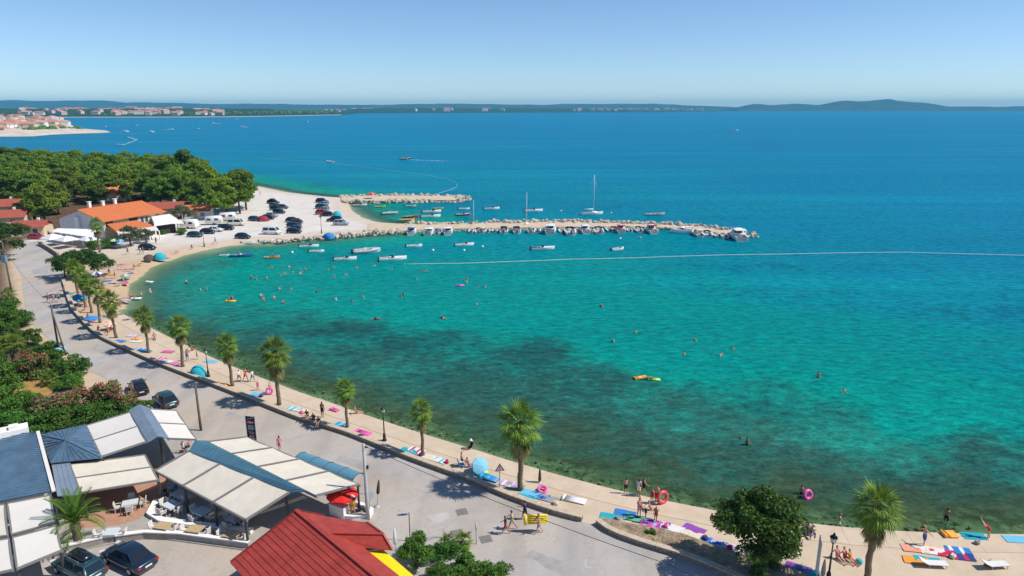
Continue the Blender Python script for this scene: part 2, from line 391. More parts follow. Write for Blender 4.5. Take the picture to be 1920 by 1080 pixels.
wood_far.b.inputs['Roughness'].default_value = 1.0; wood_far.b.inputs['Specular IOR Level'].default_value = 0.0
scrub_far = NT('far_scrub_hills')
scrub_far.l(scrub_far.ramp(scrub_far.noise(0.004, 8, 0.7), [(0.3, (0.03, 0.055, 0.03)), (0.6, (0.07, 0.085, 0.045)), (0.8, (0.12, 0.12, 0.075))]), scrub_far.b.inputs['Base Color'])
scrub_far.b.inputs['Roughness'].default_value = 1.0; scrub_far.b.inputs['Specular IOR Level'].default_value = 0.0
shore_far = mat('far_shore_stone', (0.55, 0.48, 0.40), 0.95, 0.1, var=0.25, scale=0.05)

def strip(shore_px, back_y, z=0.0):
    f = [at(x, y, 0) for x, y in shore_px]
    return f
# headland with the old town on the left
HEAD = [(-300, 262), (-120, 259), (0, 256.5), (60, 256), (100, 252.5), (150, 250.5), (185, 249.5), (208, 248.2), (200, 245.5), (165, 243), (150, 240.5), (138, 236), (120, 232.5), (85, 229.5), (40, 227), (-60, 225), (-300, 222)]
headp = A(HEAD, 0)
def hf_head(x, y, d): return np.where(d < 1, 0.2, np.minimum(2 + d * 0.03, 1.0 + d * 0.09)) + np.minimum(d * 0.03, 2.5) * vnoise(x / 30, y / 30, 5)
tag(landmass('headland', headp, hf_head, 14, shore_far), kind='structure')
# shore of the far bay: wooded, pink roofed town at the water
FARL = [(-500, 221), (-150, 220.5), (0, 220), (140, 220), (300, 219.8), (420, 219.3), (480, 218.5), (560, 217), (640, 215.2), (668, 213.6), (640, 212.8)]
fl = A(FARL, 0); FB = [(-900, 5200), (-4200, 5200), (-4800, 3200)]
farl_poly = [(p.x, p.y) for p in fl] + FB
def hf_farl(x, y, d):
    t = np.clip((d - 330) / 160, 0, 1) * (6 + 7 * vnoise(x / 18, y / 18, 8) + 5 * vnoise(x / 45, y / 45, 9))
    return np.where(d < 2, 0.2, 1.5 + np.minimum(d * 0.035, 16) + t * np.clip((d - 30) / 200 + 0.35, 0, 1))
tag(landmass('far_bay_shore', farl_poly, hf_farl, 32, wood_far.m), kind='structure')
FARM = [(600, 213.4), (700, 212.3), (860, 211.8), (1000, 211.2), (1150, 210.8), (1250, 210.4), (1330, 209.6), (1392, 208.4)]
fm = A(FARM, 0); farm_poly = [(p.x, p.y) for p in fm] + [(2350, 8400), (1700, 8600), (-2000, 8200), (-2600, 5600)]
def hf_farm(x, y, d):
    t = 5 + 8 * vnoise(x / 60, y / 60, 11) + 5 * vnoise(x / 25, y / 25, 2)
    return np.where(d < 4, 0.3, 1 + np.clip((d - 900) / 300, 0, 1) * t + np.clip((d - 300) * 0.024, 0, 44) * (0.75 + 0.4 * vnoise(x / 500, y / 500, 4)))
tag(landmass('far_low_coast', farm_poly, hf_farm, 75, wood_far.m), kind='structure')
def ridge(name, prof, y0, depth, seed, base=-2):
    """long hill range: prof = (px, py) skyline as surveyed at distance y0 + depth/2"""
    yc = y0 + depth / 2; sk = []
    for px, py in prof:
        u = (px - 960) / FOCAL; v = (540 - py) / FOCAL
        dy = math.cos(PITCH) + v * math.sin(PITCH); dz = -math.sin(PITCH) + v * math.cos(PITCH); t = yc / dy
        sk.append((u * t, CAM_H + dz * t))
    X0 = np.array([a for a, b in sk]); Z0 = np.array([b for a, b in sk])
    xs = np.linspace(X0[0], X0[-1], 260); ys = np.linspace(y0, y0 + depth, 22)
    X, Y = np.meshgrid(xs, ys); t = (Y - y0) / depth; sh = np.sin(np.pi * t) ** 0.8
    hz = np.interp(X, X0, Z0)
    rough = (vnoise(X / 260, Y / 260, seed) - 0.5) * 26 + (vnoise(X / 90, Y / 90, seed + 1) - 0.5) * 7
    Z = base + (hz - base) * sh + rough * sh * np.clip(hz / 120, 0.1, 1)
    tag(grid_mesh(name, xs, ys, Z, scrub_far.m), kind='structure')
ridge('island_hills', [(1360, 205), (1385, 202), (1405, 197), (1420, 194.5), (1440, 197.5), (1480, 195.5), (1510, 195.5), (1540, 197), (1565, 191.5), (1585, 188.5), (1610, 190), (1640, 188.5), (1655, 185.5), (1675, 190), (1700, 191.5), (1725, 193), (1755, 198.5), (1775, 200.5), (1800, 199), (1860, 200.5), (1920, 199.5), (2000, 198), (2150, 200), (2300, 203)], 9000, 1500, 21)
ridge('mainland_hills', [(-900, 190), (-400, 187), (-100, 188.5), (0, 188), (80, 189.5), (170, 188.5), (260, 192.5), (340, 193), (420, 195), (520, 195.5), (640, 196.5), (760, 196), (870, 195), (960, 196.5), (1100, 195.5), (1180, 194.5), (1240, 196), (1330, 199), (1400, 202)], 9500, 1800, 33)

# ------------------------------------------------------------------ haze of the summer air
hz = bpy.data.materials.new('summer_haze'); hz.use_nodes = True; ht = hz.node_tree; ht.nodes.clear()
pv = ht.nodes.new('ShaderNodeVolumePrincipled'); ho = ht.nodes.new('ShaderNodeOutputMaterial')
pv.inputs['Color'].default_value = (0.13, 0.60, 0.95, 1); pv.inputs['Density'].default_value = 0.00008; pv.inputs['Anisotropy'].default_value = 0.0
ht.links.new(pv.outputs[0], ho.inputs['Volume'])
m = MB(); m.box((0, 7200, 86), (29600, 15200, 186)); tag(m.build('haze', hz), 'thin pale blue summer haze over the far coast', 'haze', kind='stuff')
# ------------------------------------------------------------------ road, promenade, walls
WALL1 = [(117, 528), (126, 560), (134, 582), (160, 612), (185, 634), (245, 663), (305, 689), (365, 712), (470, 753), (560, 789), (650, 816), (760, 861), (870, 901), (960, 939), (1040, 967), (1090, 979)]
WALL2 = [(1117, 984), (1133, 1000), (1211, 1028), (1267, 1043), (1322, 1064), (1361, 1081), (1480, 1135)]
ROAD_L = [(1480, 1300), (-400, 1300), (-400, 1000), (-20, 850), (150, 760), (238, 728), (165, 694), (112, 652), (70, 618), (50, 590), (43, 550), (41, 520), (24, 486), (30, 466), (44, 455), (72, 452), (104, 476), (124, 497)]
n = NT('sunbleached_asphalt')
a = n.ramp(n.noise(0.16, 8, 0.7), [(0.25, (0.31, 0.285, 0.265)), (0.5, (0.40, 0.375, 0.355)), (0.75, (0.47, 0.44, 0.42))])
a = n.mix(n.ramp(n.noise(0.05, 5, 0.6), [(0.42, (0, 0, 0)), (0.62, (0.7, 0.7, 0.7))]), a, (0.46, 0.37, 0.27))
a = n.mix(n.ramp(n.noise(0.45, 6, 0.75, sc=(1, 1, 1)), [(0.62, (0, 0, 0)), (0.74, (0.22, 0.22, 0.22))]), a, (0.19, 0.17, 0.15))
_v = n.n('TexVoronoi', Scale=.16, feature='DISTANCE_TO_EDGE'); _w = n.n('VectorMath', operation='ADD'); _nz = n.n('TexNoise', Scale=.5, Detail=6.0); n.l(n.pos, _nz.inputs['Vector']); _sc = n.n('VectorMath', operation='SCALE', Scale=5.0); n.l(_nz.outputs['Color'], _sc.inputs[0]); n.l(n.pos, _w.inputs[0]); n.l(_sc.outputs[0], _w.inputs[1]); n.l(_w.outputs[0], _v.inputs['Vector'])
a = n.mix(n.ramp(_v.outputs['Distance'], [(0.0, (.28, .28, .28)), (0.010, (0, 0, 0))]), a, (0.17, 0.15, 0.135))
a = n.mix(n.ramp(n.noise(0.11, 4, 0.55, sc=(2.6, .5, 1), rot=.95), [(0.5, (0, 0, 0)), (0.66, (.32, .32, .32))]), a, (0.22, 0.20, 0.185))
a = n.mix(0.25, a, n.ramp(n.noise(9, 4, 0.7), [(0.3, (0.3, 0.3, 0.3)), (0.7, (0.7, 0.7, 0.7))]), 'OVERLAY')
n.l(a, n.b.inputs['Base Color']); n.b.inputs['Roughness'].default_value = 0.9; n.b.inputs['Specular IOR Level'].default_value = 0.2
n.l(n.bump(n.noise(22, 5, 0.7), 0.2, 0.02), n.b.inputs['Normal'])
M_ROAD = n.m
n = NT('promenade_concrete')
a = n.ramp(n.noise(0.3, 8, 0.7), [(0.25, (0.46, 0.36, 0.25)), (0.55, (0.56, 0.45, 0.33)), (0.8, (0.64, 0.53, 0.41))])
a = n.mix(n.ramp(n.noise(1.6, 6, 0.75), [(0.58, (0, 0, 0)), (0.75, (0.5, 0.5, 0.5))]), a, (0.40, 0.29, 0.20))
n.l(a, n.b.inputs['Base Color']); n.b.inputs['Roughness'].default_value = 0.92; n.b.inputs['Specular IOR Level'].default_value = 0.15
n.l(n.bump(n.noise(14, 5, 0.7), 0.25, 0.03), n.b.inputs['Normal'])
M_PROM = n.m
n = NT('quay_concrete')
a = n.ramp(n.noise(0.45, 8, 0.7), [(0.25, (0.48, 0.37, 0.26)), (0.55, (0.58, 0.465, 0.345)), (0.8, (0.66, 0.55, 0.43))])
n.l(a, n.b.inputs['Base Color']); n.b.inputs['Roughness'].default_value = 0.9; n.b.inputs['Specular IOR Level'].default_value = 0.15
n.l(n.bump(n.noise(10, 5, 0.7), 0.2, 0.03), n.b.inputs['Normal'])
M_QUAY = n.m
wall1 = A(WALL1, 0.62); wall2 = A(WALL2, 0.62); roadl = A(ROAD_L, 0.62)
m = MB(); m.prism([(p.x, p.y) for p in wall1] + [(p.x, p.y) for p in wall2] + [(p.x, p.y) for p in roadl], 0.3, 0.624, True); struct('road', m, M_ROAD)
edge = A(SHORE_P, 0.62)
far_r = Vector((70, edge[0].y + 0.3, 0)); low_r = Vector((70, 15, 0))
inner = wall1[3:] + wall2
m = MB(); m.prism([(p.x, p.y) for p in [far_r] + edge] + [(p.x, p.y) for p in inner] + [(low_r.x - 40, 15), (low_r.x, 15)], -0.9, 0.634, True); struct('promenade', m, M_PROM)
# raised outer quay strip, cast in bays with joints
def offset_line(pts, d):
    out = []
    for i, p in enumerate(pts):
        t = (pts[min(i + 1, len(pts) - 1)] - pts[max(i - 1, 0)]).to_2d().normalized()
        out.append(Vector((p.x + t.y * d, p.y - t.x * d, p.z)))
    return out
def resample(pts, step):
    out = [pts[0].copy()]; acc = 0
    for a, b in zip(pts, pts[1:]):
        L = (b - a).length; t = step - acc
        while t <= L: out.append(a.lerp(b, t / L)); t += step
        acc = L - (t - step)
    out.append(pts[-1].copy()); return out
def smooth_line(pts, step, it=2):
    r = resample(pts, step)
    for _ in range(it):
        r = [r[0]] + [(r[i - 1] + r[i] * 2 + r[i + 1]) / 4 for i in range(1, len(r) - 1)] + [r[-1]]
    return r
qe = smooth_line([Vector((62, far_r.y, 0.62))] + edge, 5.0); qi = [Vector((p.x - 0, p.y, p.z)) for p in offset_line(qe, -2.4)]
qs = tag(link('quay_edge', bpy.data.meshes.new('quay_edge')), kind='structure')
for k in range(len(qe) - 1):
    a, b, c, d = qe[k], qe[k + 1], qi[k + 1], qi[k]
    ctr = (a + b + c + d) / 4; quad = [ctr + (q - ctr) * 0.996 for q in (a, b, c, d)]
    m = MB(); m.prism([(q.x, q.y) for q in quad], -0.9, 0.66 + 0.006 * random.random()); m.build('paving_bay', M_QUAY, qs)

def stone_mat(name, base, mort, sc):
    n = NT(name); v = n.n('TexVoronoi', Scale=sc, feature='DISTANCE_TO_EDGE'); tc = n.n('TexCoord'); n.l(tc.outputs['Object'], v.inputs['Vector'])
    v2 = n.n('TexVoronoi', Scale=sc); n.l(tc.outputs['Object'], v2.inputs['Vector'])
    j = n.ramp(v.outputs['Distance'], [(0.02, (0, 0, 0)), (0.10, (1, 1, 1))])
    c = n.mix(0.5, n.ramp(n.noise(5, 6, 0.7, vec=tc.outputs['Object']), [(0.3, tuple(x * 0.65 for x in base)), (0.7, tuple(min(1, x * 1.3) for x in base))]), n.ramp(v2.outputs['Color'], [(0.1, tuple(x * 0.7 for x in base)), (0.9, tuple(min(1, x * 1.25) for x in base))]))
    c = n.mix(j, mort, c); n.l(c, n.b.inputs['Base Color']); n.b.inputs['Roughness'].default_value = 0.95; n.b.inputs['Specular IOR Level'].default_value = 0.15
    n.l(n.bump(j, 0.6, 0.05), n.b.inputs['Normal']); return n.m
M_STONE = stone_mat('rubble_wall', (0.36, 0.28, 0.21), (0.16, 0.125, 0.095), 4.0)
M_COPE = mat('wall_coping', (0.50, 0.41, 0.31), 0.9, 0.15, var=0.25, scale=2.5, bump=0.4, bscale=12)
M_WHITE = mat('white_render', (0.74, 0.70, 0.65), 0.85, 0.2, var=0.07, scale=1.5)
M_WHITECAP = mat('white_cap', (0.80, 0.77, 0.72), 0.8, 0.2, var=0.05, scale=2)
def wall_thing(name, label, pts, thick, z0, z1, cope=0.10, mw=M_STONE, mc=M_COPE, step=1.4, cat='wall', side=1):
    r = smooth_line([Vector((p.x, p.y, 0)) for p in pts], step, 1); base = r[0]
    t = thing(name, label, cat, (base.x, base.y, 0)); o = offset_line(r, thick * side)
    m = MB()
    m.prism([(p.x - base.x, p.y - base.y) for p in r] + [(p.x - base.x, p.y - base.y) for p in o[::-1]], z0, z1); m.build('masonry', mw, t)
    if cope:
        r2 = offset_line(r, -0.05 * side); o2 = offset_line(r, (thick + 0.05) * side)
        for k in range(len(r) - 1):
            m = MB(); q = [r2[k], r2[k + 1], o2[k + 1], o2[k]]; c = sum(q, Vector()) / 4
            q = [c + (p - c) * 0.985 for p in q]
            m.prism([(p.x - base.x, p.y - base.y) for p in q], z1 + 0.002, z1 + cope + random.uniform(-.012, .012)); m.build('coping_stone', mc, t)
    return t
wall_thing('sea_wall', 'long low stone wall between the road and the palm promenade', wall1, 0.45, 0.3, 1.02, side=-1)
wall_thing('planter_wall', 'low curved stone wall round the dry flower bed beside the leafy tree', wall2, 0.40, 0.3, 1.0, side=-1)
bed_in = A([(1128, 973), (1180, 985), (1278, 1004), (1378, 1040), (1461, 1062), (1560, 1100)], 0.63)
bed = offset_line(smooth_line(wall2, 1.4, 1), -0.40)
m = MB(); m.prism([(p.x, p.y) for p in bed] + [(p.x, p.y) for p in bed_in[::-1]], 0.5, 0.86)
n = NT('dry_bed_soil'); n.l(n.ramp(n.noise(1.5, 8, 0.75), [(0.3, (0.14, 0.10, 0.06)), (0.5, (0.36, 0.27, 0.17)), (0.75, (0.52, 0.42, 0.30))]), n.b.inputs['Base Color']); n.b.inputs['Roughness'].default_value = 1
n.l(n.bump(n.noise(5, 6, 0.8), 0.8, 0.15), n.b.inputs['Normal'])
tag(m.build('flower_bed', n.m), kind='structure')
wall_thing('terrace_wall', 'dark low wall beside the white parasols at the road end', A([(72, 459), (90, 469), (108, 481)], 0.62), 0.4, 0.4, 1.5, cope=0.08, side=-1)
M_IRON = mat('cast_iron', (0.20, 0.185, 0.17), 0.85, 0.3, var=0.3, scale=9, bump=0.5, bscale=25)
for px, py, lab in ((866, 960, 'square iron drain cover in the road nearest the grey pole'), (911, 1011, 'square iron drain cover in the road nearest the walkers'), (857, 1000, 'square iron drain cover in the road by the corner shrubs')):
    p = at(px, py, 0.62); t = thing('drain_cover', lab, 'drain cover', (p.x, p.y, 0.624), 0.3, 'iron drain covers in the road')
    m = MB(); m.box((0, 0, 0.006), (0.95, 0.95, 0.012)); m.build('frame', M_IRON, t)
    for i in range(4): m = MB(); m.box((-0.33 + 0.22 * i, 0, 0.016), (0.15, 0.75, 0.012)); m.build('grate_bar', M_IRON, t)

# ------------------------------------------------------------------ stone jetties
M_ROCK = NT('riprap_rock'); _n = M_ROCK
_oi = _n.n('TexCoord').outputs['Object']
_n.l(_n.ramp(_n.noise(0.55, 7, 0.75), [(0.28, (0.20, 0.16, 0.125)), (0.5, (0.46, 0.39, 0.32)), (0.72, (0.66, 0.59, 0.51))]), _n.b.inputs['Base Color']); _n.b.inputs['Roughness'].default_value = 0.95
M_ROCK = _n.m
_ico = bmesh.new(); bmesh.ops.create_icosphere(_ico, subdivisions=1, radius=1.0); _iv = [v.co.copy() for v in _ico.verts]; _if = [[v.index for v in f.verts] for f in _ico.faces]; _ico.free()
def rocks(mb, spots):
    for x, y, z, r in spots:
        b = len(mb.v); sx, sy, sz = [r * random.uniform(0.65, 1.25) for _ in range(3)]; sz *= 0.75
        rt = Matrix.Rotation(random.random() * 6.28, 3, 'Z') @ Matrix.Rotation(random.uniform(-.6, .6), 3, 'X')
        for v in _iv:
            k = random.uniform(0.72, 1.1); p = rt @ Vector((v.x * sx * k, v.y * sy * k, v.z * sz * k)); mb.v.append((x + p.x, y + p.y, z + p.z))
        for f in _if: mb.face([b + i for i in f])
def along(line, n, wid, zlo, zhi, r0, r1, ret=None):
    L = resample(line, sum((b - a).length for a, b in zip(line, line[1:])) / n); out = []
    for p, q in zip(L, L[1:]):
        t = (q - p).to_2d().normalized(); u = random.random(); out.append((p.x + t.y * wid * (u - .5) + random.uniform(-.3, .3), p.y - t.x * wid * (u - .5) + random.uniform(-.3, .3), random.uniform(zlo, zhi), random.uniform(r0, r1)))
    return out
n = NT('jetty_deck'); n.l(n.ramp(n.noise(0.3, 7, 0.7), [(0.3, (0.46, 0.36, 0.24)), (0.7, (0.62, 0.51, 0.37))]), n.b.inputs['Base Color']); n.b.inputs['Roughness'].default_value = 0.95
M_DECK = n.m
J1F = [(690, 436), (747, 433), (800, 429.5), (865, 428.5), (950, 427), (1043, 425.5), (1110, 425), (1175, 424), (1262, 427), (1330, 434), (1385, 440.5)]
J1B = [(690, 419), (760, 419.5), (850, 419), (950, 417), (1055, 415.5), (1172, 418.5), (1259, 421), (1320, 425), (1385, 433.5)]
j1f = A(J1F, 0.7); j1b = A(J1B, 0.7)
base = Vector((-30, 200, 0))
t1 = thing('jetty', 'long stone jetty lined with moored boats across the bay', 'jetty', base)
m = MB(); m.prism([(p.x - base.x, p.y - base.y) for p in j1f + j1b[::-1]], -3.5, 0.72); m.build('deck', M_DECK, t1)
m = MB(); loc = lambda L: [p - base for p in L]
back = loc(j1b)
rocks(m, along(back[1:], 190, 2.6, 0.1, 1.1, 0.55, 1.15)); rocks(m, along(back[1:], 150, 3.4, -0.4, 0.3, 0.6, 1.2)); rocks(m, along(back[3:], 70, 1.2, 0.8, 1.4, 0.35, 0.8))
tip = [j1f[-1] - base, Vector((67.0, 186.5, 0)) - base, j1b[-1] - base]
rocks(m, along([tip[0], (tip[0] + tip[2]) / 2 + Vector((3.5, -.5, 0))], 34, 4.5, -0.1, 0.9, 0.4, 1.0)); rocks(m, along([tip[2], tip[0]], 20, 3, 0, 0.9, 0.5, 1.0))
rocks(m, along(loc(j1f)[1:], 120, 1.0, -0.3, 0.55, 0.4, 0.8))
tag(m.build('riprap', M_ROCK, t1), kind='stuff')
J2F = [(640, 378), (700, 377), (760, 376.5), (808, 375.5), (866, 376)]; J2B = [(640, 368.5), (700, 367), (790, 366.5), (866, 368.5)]
j2f = A(J2F, 0.7); j2b = A(J2B, 0.7); base2 = Vector((-40, 262, 0)); loc2 = lambda L: [p - base2 for p in L]
t2 = thing('jetty', 'shorter stone jetty further out, beyond the small boats', 'jetty', base2)
m = MB(); m.prism([(p.x - base2.x, p.y - base2.y) for p in j2f + j2b[::-1]], -3.5, 0.8); m.build('deck', M_DECK, t2)
m = MB(); rocks(m, along(loc2(j2b), 90, 2.6, 0.0, 1.0, 0.6, 1.2)); rocks(m, along(loc2(j2f)[:4], 110, 2.2, -0.2, 1.0, 0.5, 1.1)); rocks(m, along([loc2(j2f)[-1], loc2(j2b)[-1]], 30, 6, -0.1, 1.0, 0.6, 1.2)); rocks(m, along(loc2(j2f)[3:], 30, 1.2, -0.3, 0.3, 0.4, 0.8))
tag(m.build('riprap', M_ROCK, t2), kind='stuff')
# rock shore below the car park
m = MB(); L = A([(500, 454), (560, 450), (615, 445), (665, 441), (700, 438), (740, 436), (752, 433)], 0.2)
rocks(m, along(L, 150, 2.4, -0.2, 0.7, 0.4, 0.95)); rocks(m, along(L[2:], 110, 3.6, 0.0, 0.9, 0.4, 0.9))
tag(m.build('shore_rocks', M_ROCK), 'row of pale boulders along the water below the car park', 'rocks', kind='stuff')

# weedy stones in the water along the quay
m = MB(); L = smooth_line(A(SHORE_P, 0), 3.0, 1); O1 = offset_line(L, .9)
rocks(m, along(O1, 260, 1.5, -.24, -.06, .10, .26)); rocks(m, along(offset_line(L, 2.0), 160, 2.2, -.4, -.25, .12, .3))
M_WEED = NT('weedy_stone'); M_WEED.l(M_WEED.ramp(M_WEED.noise(1.2, 6, .7), [(.3, (.06, .065, .02)), (.55, (.15, .15, .05)), (.8, (.32, .29, .16))]), M_WEED.b.inputs['Base Color']); M_WEED.b.inputs['Roughness'].default_value = .8
tag(m.build('weedy_stones', M_WEED.m), 'olive weedy stones in the shallow water along the quay', 'stones', kind='stuff')

ROAD = bpy.data.objects['road']; M_PATCH = mat('asphalt_repair', (.345, .322, .304), .92, .2, var=.18, scale=.8, bump=.2, bscale=20); M_PATCHL = mat('pale_concrete_patch', (.45, .42, .39), .92, .2, var=.12, scale=.8)
for pts, mt in (([(640, 852), (700, 872), (690, 884), (628, 864)], M_PATCH), ([(1000, 1030), (1075, 1062), (1050, 1075), (980, 1042)], M_PATCH), ([(180, 646), (232, 668), (224, 675), (172, 654)], M_PATCH), ([(800, 968), (838, 960), (846, 972), (812, 982)], M_PATCHL), ([(430, 772), (470, 786), (462, 793), (420, 779)], M_PATCH), ([(60, 505), (88, 505), (90, 513), (62, 514)], M_PATCH), ([(330, 808), (420, 838), (400, 850), (345, 835)], M_PATCHL)):
    q = A(pts, .624); c = sum(q, Vector()) / 4; m = MB(); n_ = []
    for a, b in zip(q, q[1:] + q[:1]):
        for f in (0, .33, .66): n_.append(a.lerp(b, f) + Vector((random.uniform(-.15, .15), random.uniform(-.15, .15), 0)))
    m.prism([(p.x, p.y) for p in n_], .60, .628, True); m.build('repair_patch', mt, ROAD)
m = MB(); cs = [at(1105 + 10 * math.cos(a), 1057 + 9 * math.sin(a), .624) for a in [1.0 + 3.4 * k / 12 for k in range(13)]]; o_ = offset_line(cs, .16)
for k in range(12): m.poly([(q.x, q.y, .630) for q in (cs[k], cs[k + 1], o_[k + 1], o_[k])])
m.build('worn_marking', M_PATCHL, ROAD)
# ------------------------------------------------------------------ terrace restaurant, lower left
M_CREAM = mat('cream_awning', (0.64, 0.58, 0.48), 0.85, 0.15, var=0.10, scale=0.8)
M_CREAM2 = mat('white_awning', (0.66, 0.62, 0.565), 0.85, 0.15, var=0.05, scale=0.8)
M_BEAM = mat('grey_aluminium_beam', (0.20, 0.19, 0.175), 0.5, 0.4, var=0.1, scale=3)
M_DKPOST = mat('charcoal_post', (0.06, 0.06, 0.06), 0.5, 0.4, var=0.1, scale=3)
M_BLUEROOF = mat('blue_grey_metal_roof', (0.10, 0.175, 0.25), 0.42, 0.5, metal=0.25, var=0.28, scale=0.7)
M_GREYROOF = mat('pale_blue_metal_roof', (0.24, 0.30, 0.37), 0.45, 0.5, metal=0.2, var=0.15, scale=0.7)
M_TEAL = mat('teal_ridge_metal', (0.085, 0.20, 0.265), 0.4, 0.5, metal=0.2, var=0.2, scale=0.8)
M_TERRA = mat('terracotta_paving', (0.42, 0.23, 0.155), 0.9, 0.2, var=0.2, scale=3)
M_TILE = mat('terrace_paving', (0.36, 0.33, 0.295), 0.85, 0.25, var=0.15, scale=1.2)
M_INSHADE = mat('interior_shade', (0.05, 0.045, 0.04), 0.9, 0.1, var=0.2, scale=1)  # near-black colour stands in for shade inside openings and under roofs
M_GLASS = mat('window_glass', (0.05, 0.07, 0.08), 0.08, 0.8, coat=0.3, var=0.1, scale=1)
def bil(c, u, v): return c[0].lerp(c[1], u).lerp(c[3].lerp(c[2], u), v)
def slab(m, pts, th):
    """thick flat panel with its top face on pts"""
    pts = [Vector(p) for p in pts]; nrm = (pts[1] - pts[0]).cross(pts[-1] - pts[0])
    if nrm.z < 0: pts = pts[::-1]
    b = len(m.v); n_ = len(pts); m.v += [tuple(p) for p in pts] + [(p.x, p.y, p.z - th) for p in pts]
    m.face(range(b, b + n_)); m.face(range(b + 2 * n_ - 1, b + n_ - 1, -1))
    for i in range(n_): j = (i + 1) % n_; m.face((b + i, b + n_ + i, b + n_ + j, b + j))
def awning(t, o, c, bays, ms=M_CREAM, sag=0.05, bw=0.16):
    c = [p - o for p in c]
    for k in range(bays):
        u0 = k / bays + 0.012; u1 = (k + 1) / bays - 0.012; m = MB(); g = []
        for i in range(5):
            for j in range(5):
                u = u0 + (u1 - u0) * i / 4; v = 0.015 + 0.97 * j / 4; p = bil(c, u, v); p.z -= sag * math.sin(math.pi * i / 4) + 0.03 * math.sin(math.pi * j / 4) * random.random(); g.append(p)
        b = len(m.v); m.v += [tuple(p) for p in g] + [(p.x, p.y, p.z - 0.03) for p in g]
        fl = (g[5] - g[0]).cross(g[1] - g[0]).z < 0
        for i in range(4):
            for j in range(4):
                q = [i * 5 + j, (i + 1) * 5 + j, (i + 1) * 5 + j + 1, i * 5 + j + 1]
                if fl: q = q[::-1]
                m.face([b + x for x in q], True); m.face([b + 25 + x for x in q[::-1]], True)
        m.build('awning_sheet', ms, t)
    for k in range(bays + 1):
        m = MB(); a, d = bil(c, k / bays, -0.01), bil(c, k / bays, 1.0); a.z -= .02; d.z -= .02; m.bar(a, d, bw, 0.14); m.build('rafter', M_BEAM, t)
    for v in (0, 1):
        m = MB(); a, d = bil(c, -0.01, v), bil(c, 1.01, v); a.z -= .09; d.z -= .09; m.bar(a, d, 0.13, 0.16); m.build('edge_beam', M_BEAM, t)
def post(t, o, p, z0=0.6, w=0.16, mt=M_DKPOST):
    m = MB(); q = p - o; m.box((q.x, q.y, (z0 + p.z - .1) / 2), (w, w, p.z - .1 - z0)); m.box((q.x, q.y, z0 + .02), (w * 1.8, w * 1.8, .04)); m.build('post', mt, t)
def metal_roof(m, c, pitch=0.45, th=0.08, along='u', seam=0.05):
    slab(m, c, th); L = (c[1] - c[0]).length if along == 'u' else (c[3] - c[0]).length; nn = max(2, int(L / pitch))
    for k in range(nn + 1):
        a, b = (bil(c, k / nn, 0), bil(c, k / nn, 1)) if along == 'u' else (bil(c, 0, k / nn), bil(c, 1, k / nn))
        a = a + Vector((0, 0, seam / 2)); b = b + Vector((0, 0, seam / 2)); m.bar(a, b, 0.035, seam)
def V(px, py, z): return at(px, py, z)

# middle pergola along the road
o = Vector((-22, 52, 0)); o.z = 0
tB = thing('pergola', 'long cream pergola with teal metal ridge standing beside the road', 'pergola', (o.x, o.y, 0))
cl = [V(291, 882, 3.2), V(462, 974, 3.2), V(544, 922, 4.05), V(355, 845, 4.05)]
cr = [V(389, 828, 4.05), V(592, 929, 4.05), V(673, 908, 3.35), V(462, 819, 3.35)]
awning(tB, o, cl, 3); awning(tB, o, cr, 4)
lo0, lo1 = V(355, 846, 4.08), V(546, 923, 4.08); hi0, hi1 = V(389, 827, 4.08), V(593, 930, 4.08)
r0 = (lo0 + hi0) / 2 + Vector((-.4, .3, .38)); r1 = (lo1 + hi1) / 2 + Vector((.3, -.2, .38))
m = MB()
for a, b, c_, d in ((lo0, lo1, r1, r0), (r0, r1, hi1, hi0)): metal_roof(m, [x - o for x in (a, b, c_, d)], 0.5, 0.06)
m.build('ridge_roof', M_TEAL, tB)
for u in (0.02, 0.35, 0.68, 0.99): post(tB, o, cl[0].lerp(cl[1], u))
for u in (0.01, 0.5, 0.99): post(tB, o, cr[3].lerp(cr[2], u))
for u in (0.05, 0.95): post(tB, o, lo0.lerp(lo1, u), w=0.2)
# upper pergola by the hedge
o = Vector((-37, 60, 0)); tA = thing('pergola', 'smaller white pergola with grey ridge beside the oleander hedge', 'pergola', (o.x, o.y, 0))
awning(tA, o, [V(162, 798, 3.9), V(190, 856, 3.9), V(274, 828, 4.3), V(244, 773, 4.3)], 2, M_CREAM2)
awning(tA, o, [V(280, 767, 4.25), V(316, 822, 4.25), V(368, 824, 3.5), V(330, 770, 3.5)], 2, M_CREAM2)
a0, a1, b0, b1 = V(242, 770, 4.35), V(277, 829, 4.35), V(281, 766, 4.35), V(317, 822, 4.35); rr0, rr1 = (a0 + b0) / 2 + Vector((-.1, .3, .4)), (a1 + b1) / 2 + Vector((0, 0, .4))
m = MB()
for q in ((a0, a1, rr1, rr0), (rr0, rr1, b1, b0)): metal_roof(m, [x - o for x in q], 0.5, 0.06)
m.build('ridge_roof', M_GREYROOF, tA)
for p in (V(300, 822, 4.1), V(193, 856, 3.8), V(367, 823, 3.4), V(330, 770, 3.4)): post(tA, o, p)
